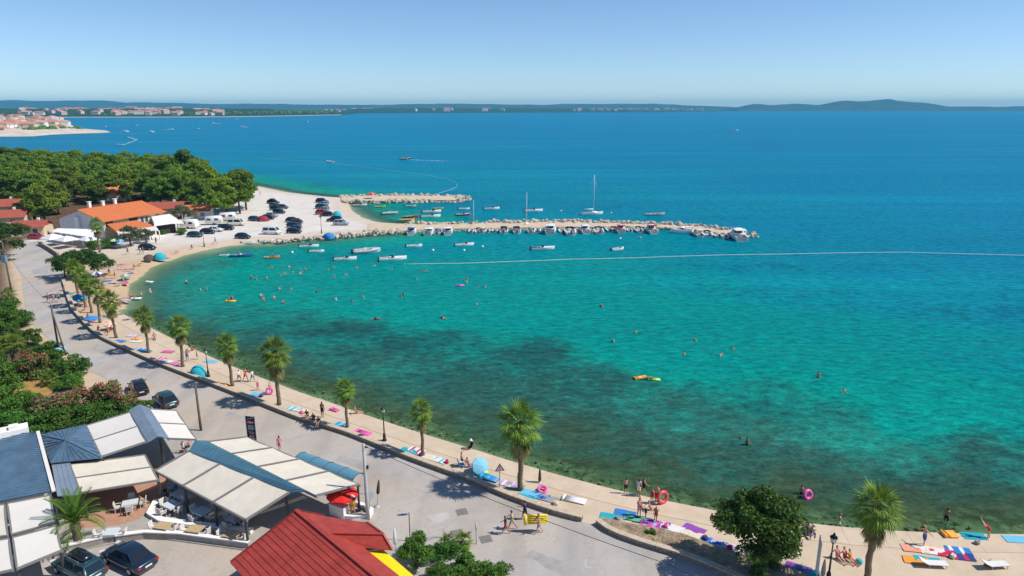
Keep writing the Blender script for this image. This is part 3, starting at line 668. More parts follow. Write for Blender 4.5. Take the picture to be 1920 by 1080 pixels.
# building with the blue metal roofs
o = Vector((-44, 54, 0)); tR = thing('restaurant_building', 'low restaurant building under blue metal roofs at the left edge', 'building', (o.x, o.y, 0))
big = [V(-110, 822, 4.9), V(71, 811, 4.9), V(100, 920, 3.5), V(-90, 957, 3.5)]
m = MB(); metal_roof(m, [x - o for x in big], 0.42, 0.1, 'v'); m.build('roof', M_BLUEROOF, tR)
py = [V(72, 815, 3.9), V(160, 796, 3.9), V(189, 858, 3.9), V(95, 868, 3.9)]; ap = V(123, 826, 4.9); ap2 = V(130, 832, 4.9)
m = MB(); P_ = [x - o for x in py]; q = ap - o
for i in range(4):
    a, b = P_[i], P_[(i + 1) % 4]; slab(m, [a, b, q], 0.07)
    for k in range(1, 8):
        e = a.lerp(b, k / 8); tt = 1 - abs(k / 8 - 0.5) * 2; m.bar(e + Vector((0, 0, .03)), e.lerp(q, tt * 0.93) + Vector((0, 0, .03)), .035, .05)
    m.bar(a + Vector((0, 0, .04)), q + Vector((0, 0, .04)), .08, .06)
m.build('hip_roof', M_BLUEROOF, tR)
m = MB(); g = [V(97, 869, 3.7), V(131, 866, 3.7), V(149, 927, 3.3), V(108, 930, 3.3)]; metal_roof(m, [x - o for x in g], 0.3, 0.08, 'u', .03); m.build('flat_roof', M_GREYROOF, tR)
m = MB(); g = [Vector((p.x, p.y, 0)) - o for p in (V(-100, 830, .6), V(66, 822, .6), V(96, 916, .6), V(-90, 946, .6))]
gg = [V(-110, 840, 4.3), V(64, 828, 4.3), V(93, 905, 3.4), V(-90, 935, 3.4)]; m.prism([(p.x - o.x, p.y - o.y) for p in gg], 0.5, 3.35); m.build('wall', M_WHITE, tR)
m = MB(); g = [V(80, 830, 3.8), V(158, 812, 3.8), V(182, 852, 3.8), V(102, 862, 3.8)]; m.prism([(p.x - o.x, p.y - o.y) for p in g], 0.5, 3.75); m.build('wall', M_INSHADE, tR)
m = MB(); p = V(20, 806, 5.2) - o; m.box((p.x, p.y, 4.9), (2.6, 1.4, 0.9), 0.6); m.box((p.x + .3, p.y, 5.5), (.7, .7, .35), .6); m.build('roof_vent', M_WHITECAP, tR)
m = MB(); m.bar(V(71, 809, 4.95) - o, V(101, 921, 3.56) - o, 0.28, 0.12); m.build('roof_verge', M_CREAM2, tR)
# front awnings of that building
o2 = Vector((-37, 46, 0)); tF = thing('awning_frame', 'white square awnings on dark frame beside the date palm', 'awning', (o2.x, o2.y, 0))
awning(tF, o2, [V(14, 944, 3.35), V(22, 1002, 3.3), V(104, 980, 3.3), V(93, 929, 3.35)], 1, M_CREAM2)
awning(tF, o2, [V(24, 1008, 3.28), V(32, 1066, 3.1), V(115, 1032, 3.1), V(105, 986, 3.28)], 1, M_CREAM2)
awning(tF, o2, [V(-90, 958, 3.35), V(-82, 1018, 3.3), V(14, 1004, 3.3), V(8, 946, 3.35)], 1, M_CREAM)
awning(tF, o2, [V(-80, 1024, 3.28), V(-72, 1090, 3.1), V(24, 1068, 3.1), V(16, 1010, 3.28)], 1, M_CREAM2)
for p in (V(32, 1064, 3.0), V(113, 1030, 3.0), V(100, 935, 3.3), V(-72, 1085, 3.0)): post(tF, o2, p)
o3 = Vector((-34, 53, 0)); tM = thing('awning_frame', 'cream two bay awning between the date palm and the pergolas', 'awning', (o3.x, o3.y, 0))
awning(tM, o3, [V(131, 871, 3.5), V(151, 924, 3.3), V(297, 900, 3.1), V(272, 853, 3.3)], 2)
for p in (V(297, 900, 3.05), V(272, 853, 3.2), V(155, 922, 3.2)): post(tM, o3, p)
# terrace floors and white walls
m = MB(); m.prism([(p.x, p.y) for p in A([(-60, 1075), (195, 1022), (274, 1006), (466, 1032), (560, 985), (690, 978), (676, 948), (462, 845), (372, 838), (330, 800), (200, 815), (60, 850)], 0.7)], 0.5, 0.72, True); struct('terrace', m, M_TILE)
m = MB(); m.prism([(p.x, p.y) for p in A([(150, 990), (225, 985), (262, 972), (300, 930), (330, 880), (280, 870), (150, 930)], 0.724)], 0.7, 0.728, True); struct('brick_paving', m, M_TERRA)
tw = A([(-60, 1078), (0, 1068), (120, 1040), (195, 1022)], 0.62); wall_thing('garden_wall', 'white capped grey wall behind the parked cars, left run', tw, 0.3, 0.4, 1.25, 0.1, mat('grey_block_wall', (0.33, 0.30, 0.275), 0.9, 0.15, var=0.2, scale=2), M_WHITECAP, 3.0, side=-1)
tw = A([(196, 1021), (274, 1005), (370, 1018), (466, 1031)], 0.62); wall_thing('garden_wall', 'white capped grey wall below the outdoor tables, running to the red roof', tw, 0.3, 0.4, 1.2, 0.1, mat('grey_block_wall', (0, 0, 0)), M_WHITECAP, 3.0, side=-1)
tw = A([(290, 942), (268, 965), (253, 978), (310, 985), (390, 994), (470, 1003)], 0.72); wall_thing('planter_curb', 'white low curb edging the shaded tables under the cream pergola', tw, 0.45, 0.6, 1.0, 0.06, M_WHITE, M_WHITECAP, 2.5, side=-1)
tw = A([(672, 946), (700, 957), (733, 970), (690, 982), (640, 975)], 0.62); wall_thing('planter_curb', 'white pointed planter curb at the foot of the grey pole', tw, 0.3, 0.5, 1.0, 0.07, M_WHITE, M_WHITECAP, 2.5, side=1)

# red roofed building
M_RED = mat('red_metal_tile', (0.34, 0.045, 0.032), 0.55, 0.35, var=0.30, scale=1.2)
M_REDEDGE = mat('red_trim', (0.17, 0.025, 0.022), 0.5, 0.4, var=0.15, scale=2)
M_YEL = mat('yellow_awning', (0.85, 0.58, 0.01), 0.7, 0.2, var=0.05, scale=1)
o = Vector((-14, 41, 0)); th = -0.79; u = Vector((math.cos(th), math.sin(th), 0)); vl = Vector((u.y, -u.x, 0)); vr = -vl
tH = thing('red_roofed_house', 'building with dark red metal tile roof and yellow awning at the bottom edge', 'building', (o.x, o.y, 0))
rA = Vector((-15.85, 44.41, 5.32)) - o; Lr = 15.0; WL = 5.05; WR = 2.1; zl = 3.58 - 5.32; zrr = 3.95 - 5.32
nc = 13
for k in range(nc):
    s0, s1 = k / nc, (k + 1) / nc + 0.012
    m = MB()
    for g in range(4):
        l0, l1 = Lr * g / 4, Lr * (g + 1) / 4 - 0.03
        a = rA + u * l0 + vl * (WL * s0); a.z += zl * s0 - 0.0; b = rA + u * l1 + vl * (WL * s0); b.z += zl * s0
        c_ = rA + u * l1 + vl * (WL * s1); c_.z += zl * s1 + 0.05; d = rA + u * l0 + vl * (WL * s1); d.z += zl * s1 + 0.05
        slab(m, [a, b, c_, d], 0.05)
    m.build('tile_course', M_RED, tH)
for k in range(6):
    s0, s1 = k / 6, (k + 1) / 6 + 0.012; m = MB()
    a, b, c_, d = [rA + u * l + vr * (WR * s) + Vector((0, 0, zrr * s + e)) for l, s, e in ((0, s0, 0), (Lr, s0, 0), (Lr, s1, .04), (0, s1, .04))]
    slab(m, [a, b, c_, d], 0.05); m.build('tile_course', M_RED, tH)
m = MB(); m.bar(rA + u * -.1 + Vector((0, 0, .06)), rA + u * Lr + Vector((0, 0, .06)), 0.3, 0.12); m.build('ridge_cap', M_RED, tH)
for s_, w_, z_ in ((vl, WL, zl), (vr, WR, zrr)):
    m = MB(); m.bar(rA + u * -.06 + Vector((0, 0, -.02)), rA + u * -.06 + s_ * w_ + Vector((0, 0, z_ - .02)), 0.12, 0.24); m.build('verge', M_REDEDGE, tH)
w1, w2, w3, w4 = [x - o for x in (V(563, 961, 4.6), V(689, 980, 3.9), V(736, 1031, 3.7), V(683, 1027, 3.9))]; wr0 = V(600, 1000, 4.9) - o; wr1 = V(719, 1002, 4.55) - o
m = MB(); slab(m, [w1, w2, wr1, wr0], .06); slab(m, [wr0, wr1, w3, w4], .06); slab(m, [w2, w3, wr1], .06); m.bar(wr0 + Vector((0, 0, .04)), wr1 + Vector((0, 0, .04)), .16, .08); m.bar(wr1 + Vector((0, 0, .04)), w3 + Vector((0, 0, .04)), .14, .08); m.bar(wr1 + Vector((0, 0, .04)), w2 + Vector((0, 0, .04)), .14, .08)
m.build('wing_roof', M_RED, tH)
m = MB(); q = [rA + u * .4 + vl * (WL - .5), rA + u * Lr + vl * (WL - .5), rA + u * Lr + vr * (WR - .4), rA + u * .4 + vr * (WR - .4)]; m.prism([(p.x, p.y) for p in q], 0.5, 3.45); m.build('wall', M_WHITE, tH)
m = MB(); q = [w1.lerp(w2, .15), w2.lerp(w1, .08), w3.lerp(w2, .2).lerp(w4, .12), w4]; m.prism([(p.x, p.y) for p in q], 0.5, 3.55); m.build('wing_wall', M_WHITE, tH)
m = MB(); slab(m, [x - o for x in (V(690, 1032, 3.5), V(718, 1030, 3.35), V(790, 1092, 3.1), V(762, 1100, 3.45))], .05); m.build('yellow_awning', M_YEL, tH)
m = MB(); a, b = V(718, 1031, 3.32) - o, V(790, 1093, 3.07) - o; slab(m, [a, b, b + Vector((.02, .02, -.28)), a + Vector((.02, .02, -.28))], .02); m.build('awning_valance', M_YEL, tH)

# ------------------------------------------------------------------ tables, chairs
M_WOOD = mat('pale_wood', (0.50, 0.36, 0.19), 0.6, 0.3, var=0.2, scale=6); M_RATTAN = mat('white_rattan', (0.62, 0.58, 0.52), 0.8, 0.2, var=0.15, scale=20); M_CLOTH = mat('pale_tablecloth', (0.55, 0.58, 0.60), 0.85, 0.1, var=0.06, scale=3); M_DKMET = mat('dark_metal', (0.035, 0.035, 0.037), 0.45, 0.5, var=0.1, scale=5)
def make_table(top):
    t = thing('table', 'x', 'table'); m = MB()
    if top is M_WOOD:
        for k in range(6): m.box((0, -.4 + .16 * k, .74), (1.3, .15, .03))
    else: m.box((0, 0, .74), (1.2, 1.0, .04)); m.box((0, 0, .66), (1.22, 1.02, .12))
    m.build('table_top', top, t)
    for x in (-.5, .5):
        for y in (-.36, .36): m = MB(); m.box((x, y, .36), (.06, .06, .72)); m.build('leg', M_DKMET, t)
    return t
def make_chair(ms):
    t = thing('chair', 'x', 'chair'); m = MB(); m.box((0, 0, .44), (.5, .5, .07)); m.build('seat', ms, t)
    m = MB(); m.box((0, -.25, .70), (.5, .06, .5), rot=Matrix.Rotation(.15, 3, 'X')); m.build('backrest', ms, t)
    for x in (-.27, .27): m = MB(); m.box((x, 0, .65), (.05, .5, .05)); m.box((x, .22, .54), (.05, .05, .2)); m.build('armrest', ms, t)
    for x in (-.2, .2):
        for y in (-.2, .2): m = MB(); m.box((x, y, .2), (.045, .045, .41)); m.build('leg', ms, t)
    return t
_tb = {}
def put(proto_key, maker, px, py, z, rz, label, group, name=None):
    p = at(px, py, z)
    if proto_key not in _tb: t = _tb[proto_key] = maker()
    else: t = dup(_tb[proto_key])
    t.location = (p.x, p.y, z); t.rotation_euler = (0, 0, rz); tag(t, label, None, group); return t
def chairs_at(px, py, z, rz, n, key, ms, lab, grp):
    lab = ' '.join(lab.split()[:16])
    for k, (dx, dy, r) in enumerate(((-.95, 0, -1.57), (.95, 0, 1.57), (0, -.85, 0), (0, .85, 3.14))[:n]):
        p = at(px, py, z); c, s = math.cos(rz), math.sin(rz)
        if key not in _tb: t = _tb[key] = make_chair(ms)
        else: t = dup(_tb[key])
        t.location = (p.x + c * dx - s * dy, p.y + s * dx + c * dy, z); t.rotation_euler = (0, 0, rz + r); tag(t, lab, None, grp)
for i, (px, py, z, rz, key, top, lab) in enumerate(((308, 1000, .72, -.2, 'tw', M_WOOD, 'wooden slat table below the curb, left of the sunlit row'), (368, 1006, .72, -.2, 'tw', M_WOOD, 'wooden slat table below the curb, middle of the sunlit row'), (437, 1016, .72, -.2, 'tw', M_WOOD, 'wooden slat table below the curb, nearest the red roof'),
     (322, 960, .72, -.5, 'tc', M_CLOTH, 'pale cloth covered table under the pergola nearest the corner post'), (380, 972, .72, -.5, 'tc', M_CLOTH, 'pale cloth covered table under the pergola behind the middle wooden table'), (337, 938, .72, -.5, 'tc', M_CLOTH, 'pale cloth covered table deep in the pergola shade beside the diners'), (443, 985, .72, -.5, 'tc', M_CLOTH, 'pale cloth covered table under the low end of the pergola'), (208, 1012, .72, .1, 'tc', M_CLOTH, 'white topped table beside the date palm'), (246, 955, .72, .4, 'tc', M_CLOTH, 'table in the shade of the two bay awning on brick paving'))):
    put(key, lambda: make_table(top), px, py, z, rz, lab, 'terrace tables')
    w = key == 'tw' or i in (7,)
    chairs_at(px, py, z, rz, 2 if key == 'tw' else (2 if i == 7 else 4), 'cw', M_RATTAN, 'white rattan armchair at the ' + lab, 'armchairs at the ' + ('wooden tables' if key == 'tw' else 'cloth covered tables'))
# ------------------------------------------------------------------ orange roofed guest house across the beach
M_ORANGE = NT('orange_clay_roof'); _n = M_ORANGE; _tc = _n.n('TexCoord').outputs['Object']
_n.l(_n.mix(0.5, _n.ramp(_n.noise(1.2, 7, 0.7, vec=_tc), [(0.3, (0.46, 0.11, 0.03)), (0.7, (0.64, 0.20, 0.06))]), _n.ramp(_n.noise(9, 3, 0.6, vec=_tc), [(0.3, (0.40, 0.10, 0.03)), (0.7, (0.66, 0.22, 0.08))])), _n.b.inputs['Base Color']); _n.b.inputs['Roughness'].default_value = 0.9
M_ORANGE = _n.m
M_WALLC = mat('cream_house_wall', (0.66, 0.53, 0.36), 0.9, 0.15, var=0.08, scale=1); M_GABLESHADE = mat('shaded_gable_grey', (0.62, 0.62, 0.63), 0.9, 0.15, var=0.06, scale=1)  # the grey is the gable's shade put into its colour
M_REDROOF = mat('dusty_red_roof', (0.34, 0.09, 0.06), 0.9, 0.2, var=0.25, scale=1.5)
hx, hy, hth, HL, HW, ze, zr = -107.2, 177.5, 1.18, 18.9, 17.0, 5.5, 7.95
tO = thing('guest_house', 'two storey guest house with bright orange tile roof across the beach', 'house', (hx, hy, 0.6), hth)
ze -= .6; zr -= .6
def gable_body(m, L, Wd, ze, zr):
    b = len(m.v); m.v += [(0, 0, -.3), (L, 0, -.3), (L, Wd, -.3), (0, Wd, -.3), (0, 0, ze), (L, 0, ze), (L, Wd, ze), (0, Wd, ze), (0, Wd / 2, zr), (L, Wd / 2, zr)]
    for f in ((0, 1, 5, 4), (2, 3, 7, 6), (3, 0, 4, 8, 7), (1, 2, 6, 9, 5)): m.face([b + i for i in f])
m = MB(); gable_body(m, HL, HW, ze - .15, zr - .15); m.build('wall', M_WALLC, tO)
m = MB(); m.box((-.04, HW / 2, ze / 2 - .3), (.06, HW - .1, ze - .3)); b = len(m.v); m.v += [(-.07, .05, ze - .45), (-.07, HW - .05, ze - .45), (-.07, HW / 2, zr - .25)]; m.face((b, b + 2, b + 1)); m.build('gable_shade_skin', M_GABLESHADE, tO)  # thin grey skin paints the shaded look of this gable wall
for s in (0, 1):
    y0 = -.7 if s == 0 else HW + .7; zz = ze - .7 * (zr - ze) / (HW / 2); m = MB(); slab(m, [Vector((-.5, y0, zz)), Vector((HL + .5, y0, zz)), Vector((HL + .5, HW / 2, zr)), Vector((-.5, HW / 2, zr))], .16)
    k = 0
    while k < 9:
        f = k / 9; m.bar((-.5, y0 + (HW / 2 - y0) * f, zz + (zr - zz) * f + .03), (HL + .5, y0 + (HW / 2 - y0) * f, zz + (zr - zz) * f + .03), .12, .06); k += 1
    rf = m.build('roof', M_ORANGE, tO)
m = MB(); m.bar((-.5, HW / 2, zr + .05), (HL + .5, HW / 2, zr + .05), .3, .14); m.build('ridge_tile', M_ORANGE, tO)
for x, y, h in ((4.5, 10.5, 1.6), (8.5, 10.5, 1.3), (12, 10.2, 1.5)):
    m = MB(); m.box((x, y, zr + h / 2 - .5), (.7, .7, h + .6)); m.box((x, y, zr + h - .15), (.95, .95, .12)); m.build('chimney', M_WHITECAP, rf)
m = MB(); m.box((-.5, HW / 2 + .8, ze * .5), (.8, 1.5, ze + 1.0), taper=.75); m.build('chimney_breast', M_WHITECAP, tO)
for x, w, z, h, gl in ((1.6, 2.4, 3.9, 1.5, M_INSHADE), (8.8, 3.0, 3.9, 1.5, M_INSHADE), (11.6, 1.0, 3.6, 2.0, M_GLASS), (13.0, 1.0, 3.6, 2.0, M_GLASS), (16.6, 1.6, 3.6, 2.0, M_GLASS)):  # the near-black boxes paint the shade of open balcony bays
    wn = MB().box((x, -.03, z), (w, .1, h)).build('window', gl, tO); m = MB()
    for q in ((x - w / 2, .08, h), (x + w / 2, .08, h)): m.box((q[0], -.08, z), (.09, .08, q[2]))
    m.box((x, -.08, z - h / 2), (w + .2, .14, .09)); m.box((x, -.08, z + h / 2), (w, .08, .09)); m.build('window_frame', M_WHITECAP, wn)
m = MB(); m.box((5, -.9, 2.6), (6.6, 1.6, .18)); m.box((5, -1.65, 3.05), (6.6, .1, .9)); m.build('balcony', M_WHITECAP, tO)
# lower roof, white canopy and flat wing: parts of the guest house, in its own frame
inv = tO.matrix_basis.inverted() if False else (Matrix.Translation((hx, hy, 0.6)) @ Matrix.Rotation(hth, 4, 'Z')).inverted()
LO = lambda px, py, z: inv @ at(px, py, z)
def parts_roof(name, px4, zs, mt, th=.16, lines=0):
    c = [LO(a, b, z) for (a, b), z in zip(px4, zs)]; m = MB(); slab(m, c, th)
    for k in range(lines): m.bar(bil(c, 0, k / lines) + Vector((0, 0, .03)), bil(c, 1, k / lines) + Vector((0, 0, .03)), .1, .06)
    return m.build(name, mt, tO), c
_, lr = parts_roof('lower_roof', [(218, 434), (291, 423), (256, 413), (200, 420)], [3.4, 3.4, 4.5, 4.5], M_ORANGE, lines=6)
_, lc = parts_roof('canopy_roof', [(96, 434), (173, 445), (186, 430), (108, 428)], [3.3, 3.3, 3.7, 3.7], M_WHITECAP)
_, fc = parts_roof('terrace_awning', [(222, 438), (298, 432), (292, 424), (218, 434)], [3.1, 3.1, 3.4, 3.4], M_CREAM2)
for c, n_ in ((lc, 5), (fc, 5)):
    for k in range(n_):
        p = c[0].lerp(c[1], k / (n_ - 1)); m = MB(); m.box((p.x, p.y, p.z / 2 - .1), (.22, .22, p.z)); m.build('post', M_WHITECAP, tO)
c = [LO(a, b, 3.9) for a, b in ((289, 420), (333, 414), (318, 405), (284, 410))]; m = MB(); m.prism([(p.x, p.y) for p in c], 2.7, 3.9); m.build('flat_wing', M_WHITECAP, tO)
m = MB(); cc = sum(c, Vector()) / 4; m.prism([(cc.x + (p.x - cc.x) * .8, cc.y + (p.y - cc.y) * .8) for p in c], -.3, 2.7); m.build('wing_wall', M_INSHADE, tO)
for p in c[:2]: m = MB(); m.box((p.x * .98 + cc.x * .02, p.y * .98 + cc.y * .02, 1.3), (.3, .3, 3)); m.build('post', M_WHITECAP, tO)
m = MB(); q = [LO(a, b, 3.3) for a, b in ((318, 419), (346, 420), (340, 412), (320, 412))]; slab(m, q, .1); m.build('side_canopy', M_CREAM2, tO)
m = MB(); q = [LO(a, b, .6) for a, b in ((226, 452), (310, 444), (305, 436), (228, 443))]; m.prism([(p.x, p.y) for p in q], -.2, .25); m.build('terrace_step', M_WHITECAP, tO)

# ------------------------------------------------------------------ small houses among the pines, generic builder
def small_house(px, py, L, Wd, h, rise, rz, wallm, roofm, label, group=None, z=.6, windows=True, name='bungalow'):
    p = at(px, py, z); t = thing(name, label, 'house', (p.x, p.y, z), rz, group)
    m = MB(); m.box((0, 0, h / 2 - .2), (L, Wd, h + .4)); m.build('wall', wallm, t)
    a, b = L / 2 + .4, Wd / 2 + .45; m = MB(); e = -.12
    slab(m, [Vector((-a, -b, h + e)), Vector((a, -b, h + e)), Vector((a, 0, h + rise)), Vector((-a, 0, h + rise))], .12); slab(m, [Vector((-a, b, h + e)), Vector((a, b, h + e)), Vector((a, 0, h + rise)), Vector((-a, 0, h + rise))], .12)
    for x in (-L / 2, L / 2):
        k = len(m.v); m.v += [(x, -Wd / 2, h), (x, Wd / 2, h), (x, 0, h + rise - .12)]; m.face((k, k + 1, k + 2))
    rf = m.build('roof', roofm, t)
    m = MB(); m.box((L * .2, .8, h + rise), (.6, .6, 1.1)); m.build('chimney', M_WHITECAP, rf)
    if windows:
        for x in (-L / 4, L / 4): m = MB(); m.box((x, -Wd / 2 - .01, h * .55), (1.1, .08, 1.1)); m.build('window', M_GLASS, t)
        m = MB(); m.box((0, -Wd / 2 - .01, 1.0), (.95, .09, 2.0)); m.build('door', M_WOOD, t)
    return t
small_house(8, 402, 12, 9, 3.2, 1.8, .35, M_WALLC, M_REDROOF, 'bungalow with dusty red roof at the far left edge, rear one')
small_house(14, 423, 11, 8, 3.0, 1.7, .35, M_WALLC, M_REDROOF, 'cream bungalow with red roof at the left edge behind the dark tree')
small_house(62, 440, 8, 6, 2.6, 1.4, .2, M_WALLC, M_REDROOF, 'low red roofed kiosk at the top of the road')
small_house(192, 362, 13, 9, 3.6, 2.0, .9, M_WALLC, M_ORANGE, 'cottage with orange roof showing between pine crowns, left one')
small_house(214, 376, 11, 8, 3.2, 1.8, .6, M_WALLC, M_ORANGE, 'cottage with pale orange roof showing between pine crowns, lower one')
small_house(419, 362, 10, 8, 3.0, 1.8, .5, M_WHITE, M_REDROOF, 'white cottage with maroon roof at the far beach')
small_house(316, 404, 10, 7, 2.8, 1.6, .2, M_WALLC, M_REDROOF, 'red roofed bungalow half hidden by pines beside the guest house')
small_house(372, 408, 8, 6, 2.6, 1.5, .2, M_WHITE, M_ORANGE, 'small cottage with orange gable in the pine shade')
# ------------------------------------------------------------------ far town houses
M_FW = [mat('far_wall_cream', (0.62, 0.54, 0.45), 0.95, 0.05, var=0.1, scale=.1), mat('far_wall_white', (0.74, 0.70, 0.66), 0.95, 0.05, var=0.1, scale=.1), mat('far_wall_pink', (0.58, 0.42, 0.34), 0.95, 0.05, var=0.1, scale=.1)]
M_FR = [mat('far_roof_rose', (0.48, 0.24, 0.18), 0.95, 0.05, var=0.2, scale=.2), mat('far_roof_orange', (0.50, 0.23, 0.13), 0.95, 0.05, var=0.2, scale=.2), mat('far_roof_pale', (0.52, 0.34, 0.27), 0.95, 0.05, var=0.2, scale=.2)]
def far_proto(L, Wd, h, hip, wm, rm, parts):
    t = thing('town_house', 'x', 'house')
    m = MB(); m.box((0, 0, h / 2 - 1), (L, Wd, h + 2)); w = m.build('wall', wm, t)
    m = MB(); a, b, r = L / 2 + .4, Wd / 2 + .4, Wd * .22; k = len(m.v); i = a - Wd * .45 if hip else a
    m.v += [(-a, -b, h), (a, -b, h), (a, b, h), (-a, b, h), (-i, 0, h + r), (i, 0, h + r)]
    for f in ((0, 1, 5, 4), (2, 3, 4, 5), (1, 2, 5), (3, 0, 4), (3, 2, 1, 0)): m.face([k + q for q in f])
    m.build('roof', rm, t)
    if parts:
        for x in (-L / 4, L / 4):
            for z in ([h * .3, h * .75] if h > 5 else [h * .5]): MB().box((x, -Wd / 2 - .03, z), (1.2, .1, 1.3)).build('window', M_GLASS, t)
    return t
protosN = [far_proto(random.uniform(10, 17), random.uniform(8, 11), random.choice([4, 6.5, 8]), random.random() < .5, M_FW[k % 3], M_FR[(k // 2) % 3], True) for k in range(7)]
protosF = [far_proto(random.uniform(14, 24), random.uniform(9, 13), random.choice([6, 7.5, 9]), random.random() < .5, M_FW[k % 3], M_FR[k % 3], False) for k in range(6)]
_used = set()
def town(protos, spots, label, group):
    for x, y, z, rz, sc in spots:
        k = random.randrange(len(protos)); pr_ = protos[k]
        if pr_.name in _used: t = dup(pr_)
        else: t = pr_; _used.add(pr_.name)
        t.location = (x, y, z); t.rotation_euler = (0, 0, rz); t.scale = (sc * (2.1 if y > 3800 else 1.45 if y > 1500 else 1.12),) * 3; tag(t, label, None, group)
def region(px4, n, mind, zf):
    """n house plots spread inside the surveyed quad"""
    c = [at(a, b, 0) for a, b in px4]; out = []; tries = 0
    if not callable(zf): zc_ = zf; zf = lambda x, y: zc_
    while len(out) < n and tries < 6000:
        tries += 1; p = bil(c, random.random(), random.random())
        if all((p.x - q[0]) ** 2 + (p.y - q[1]) ** 2 > mind ** 2 for q in out): out.append((p.x, p.y, zf(p.x, p.y), random.choice([0, 1.57]) + random.uniform(-.4, .4), random.uniform(.8, 1.2)))
    return out
def zfar(x, y): return 2.5 + min(16, 0.035 * float(seg_dist(np.array([[x, y]]), np.array(farl_poly))[0]))
town(protosN, region([(-30, 253.3), (70, 251), (78, 231), (-30, 228)], 66, 14, 4.0), 'pink roofed house in the dense old town on the headland', 'old town houses on the headland')
town(protosN, region([(70, 249), (128, 246.5), (116, 233), (76, 230)], 24, 14, 3.5), 'pale house on the headland beyond the dense old town, towards its point', 'houses towards the headland point')
town(protosF, region([(30, 219), (135, 219.2), (135, 214.8), (30, 214.6)], 30, 26, zfar), 'pale roofed house in the far bay town straight behind the headland', 'far bay houses behind the headland')
town(protosF, region([(138, 219.2), (340, 219), (335, 214.6), (138, 214.8)], 100, 22, zfar), 'rose roofed house in the long far bay town by the water', 'rose roofed houses along the far bay')
town(protosF, region([(366, 219), (420, 218.7), (415, 216.2), (370, 216.4)], 18, 20, zfar), 'rose roofed house in the small separate cluster with a white beach', 'cluster of houses with white beach')
town(protosF, region([(600, 212.5), (650, 212), (640, 209.5), (600, 210)], 6, 60, 8), 'pale house on the wooded far point', 'houses on the wooded far point')
town(protosF, region([(660, 211.6), (950, 210.8), (940, 208.6), (660, 209)], 30, 80, 14), 'white house among trees on the low far coast, left half', 'houses on the low far coast')
town(protosF, region([(1075, 210.6), (1345, 209.2), (1300, 207.4), (1075, 208.4)], 36, 70, 14), 'pink or white house on the low far coast towards its right end', 'houses at the right end of the low far coast')
for q in protosN + protosF:
    if q.name not in _used:
        for c in list(q.children): bpy.data.objects.remove(c)
        bpy.data.objects.remove(q)
fb_ = A([(-200, 220.7), (0, 220.2), (140, 220.2), (300, 220), (420, 219.5), (480, 218.7), (560, 217.2), (640, 215.4)], 0); m = MB(); fo_ = [p * 1.012 for p in fb_]
for k in range(len(fb_) - 1): m.poly([(q.x, q.y, .3 if i < 2 else 1.9) for i, q in enumerate((fb_[k], fb_[k + 1], fo_[k + 1], fo_[k]))])
struct('far_beach', m, shore_far)
# ------------------------------------------------------------------ lamps, poles, wires, signs
M_GALV = mat('galvanised_pole', (0.42, 0.41, 0.39), 0.6, 0.4, var=0.12, scale=3); M_POLEW = mat('weathered_pole', (0.13, 0.10, 0.08), 0.9, 0.2, var=0.25, scale=4); M_LANT = mat('lantern_glass', (0.75, 0.75, 0.70), 0.25, 0.5, var=0.05, scale=3)
M_BLK = mat('black_iron', (0.02, 0.02, 0.021), 0.5, 0.4, var=0.1, scale=4)
def lamp_proto():
    t = thing('street_lamp', 'x', 'street lamp')
    m = MB(); m.lathe([(.24, 0), (.24, .12), (.16, .2), (.15, .7), (.10, .85)], 10); m.build('base', M_BLK, t)
    m = MB(); m.lathe([(.075, .8), (.06, 2.0), (.08, 2.05), (.05, 2.1), (.045, 3.05), (.10, 3.1), (.04, 3.16)], 8); m.build('pole', M_BLK, t)
    h = MB().lathe([(.05, 3.14), (.14, 3.2), (.22, 3.55), (.2, 3.56)], 6, smooth=False).build('lantern', M_LANT, t)
    m = MB()
    for k in range(6): a = k * math.pi / 3; m.bar((.15 * math.cos(a), .15 * math.sin(a), 3.2), (.225 * math.cos(a), .225 * math.sin(a), 3.56), .025)
    m.build('lantern_frame', M_BLK, h); m = MB(); m.lathe([(.27, 3.56), (.22, 3.64), (.10, 3.72), (.08, 3.84), (.02, 3.95)], 8); m.build('lantern_roof', M_BLK, h)
    return t
lp = lamp_proto()
for i, (px, py, lab) in enumerate(((391, 706, 'black lantern street lamp beside the turquoise shelter on the promenade'), (721, 826, 'black lantern street lamp between two palms near the pink mattress'), (1552, 1092, 'black lantern street lamp beside the louvred panel, bottom right'), (603, 437, 'tall thin lamp post at the edge of the car park'), (383, 461, 'lamp post on a white stone foot by the far beach'))):
    t = lp if i == 0 else dup(lp); p = at(px, py, .64); t.location = (p.x, p.y, .64 if i < 3 else .55); tag(t, lab, None, 'lantern street lamps')
    if i == 3: t.scale = (1, 1, 1.3)
    if i == 2: t.scale = (1.05, 1.05, 1.05)
def wire(name, lab, pts, sag, r=.022):
    m = MB()
    for a, b in zip(pts, pts[1:]):
        q = [a.lerp(b, k / 12) - Vector((0, 0, sag * 4 * (k / 12) * (1 - k / 12))) for k in range(13)]; m.tube(q, r, 5)
    return tag(m.build(name, M_BLK), lab, 'wire')
def pole(lab, px, py, h, r0, r1, mt, group=None, extra=None, name='utility_pole'):
    p = at(px, py, .62); t = thing(name, lab, 'pole', (p.x, p.y, .6), 0, group); m = MB(); m.lathe([(r0, 0), (r0 * .9, h * .3), (r1, h), (r1 * .6, h + .03)], 10); m.build('shaft', mt, t); return t, Vector((p.x, p.y, .6 + h))
tp, top1 = pole('tall pale grey steel pole at the pergola corner', 690, 974, 7.0, .17, .12, M_GALV)
MB().box((.15, 0, 6.7), (.35, .08, .12)).build('bracket', M_DKMET, tp); MB().box((.22, 0, 4.9), (.16, .14, .3)).build('junction_box', M_DKMET, tp)
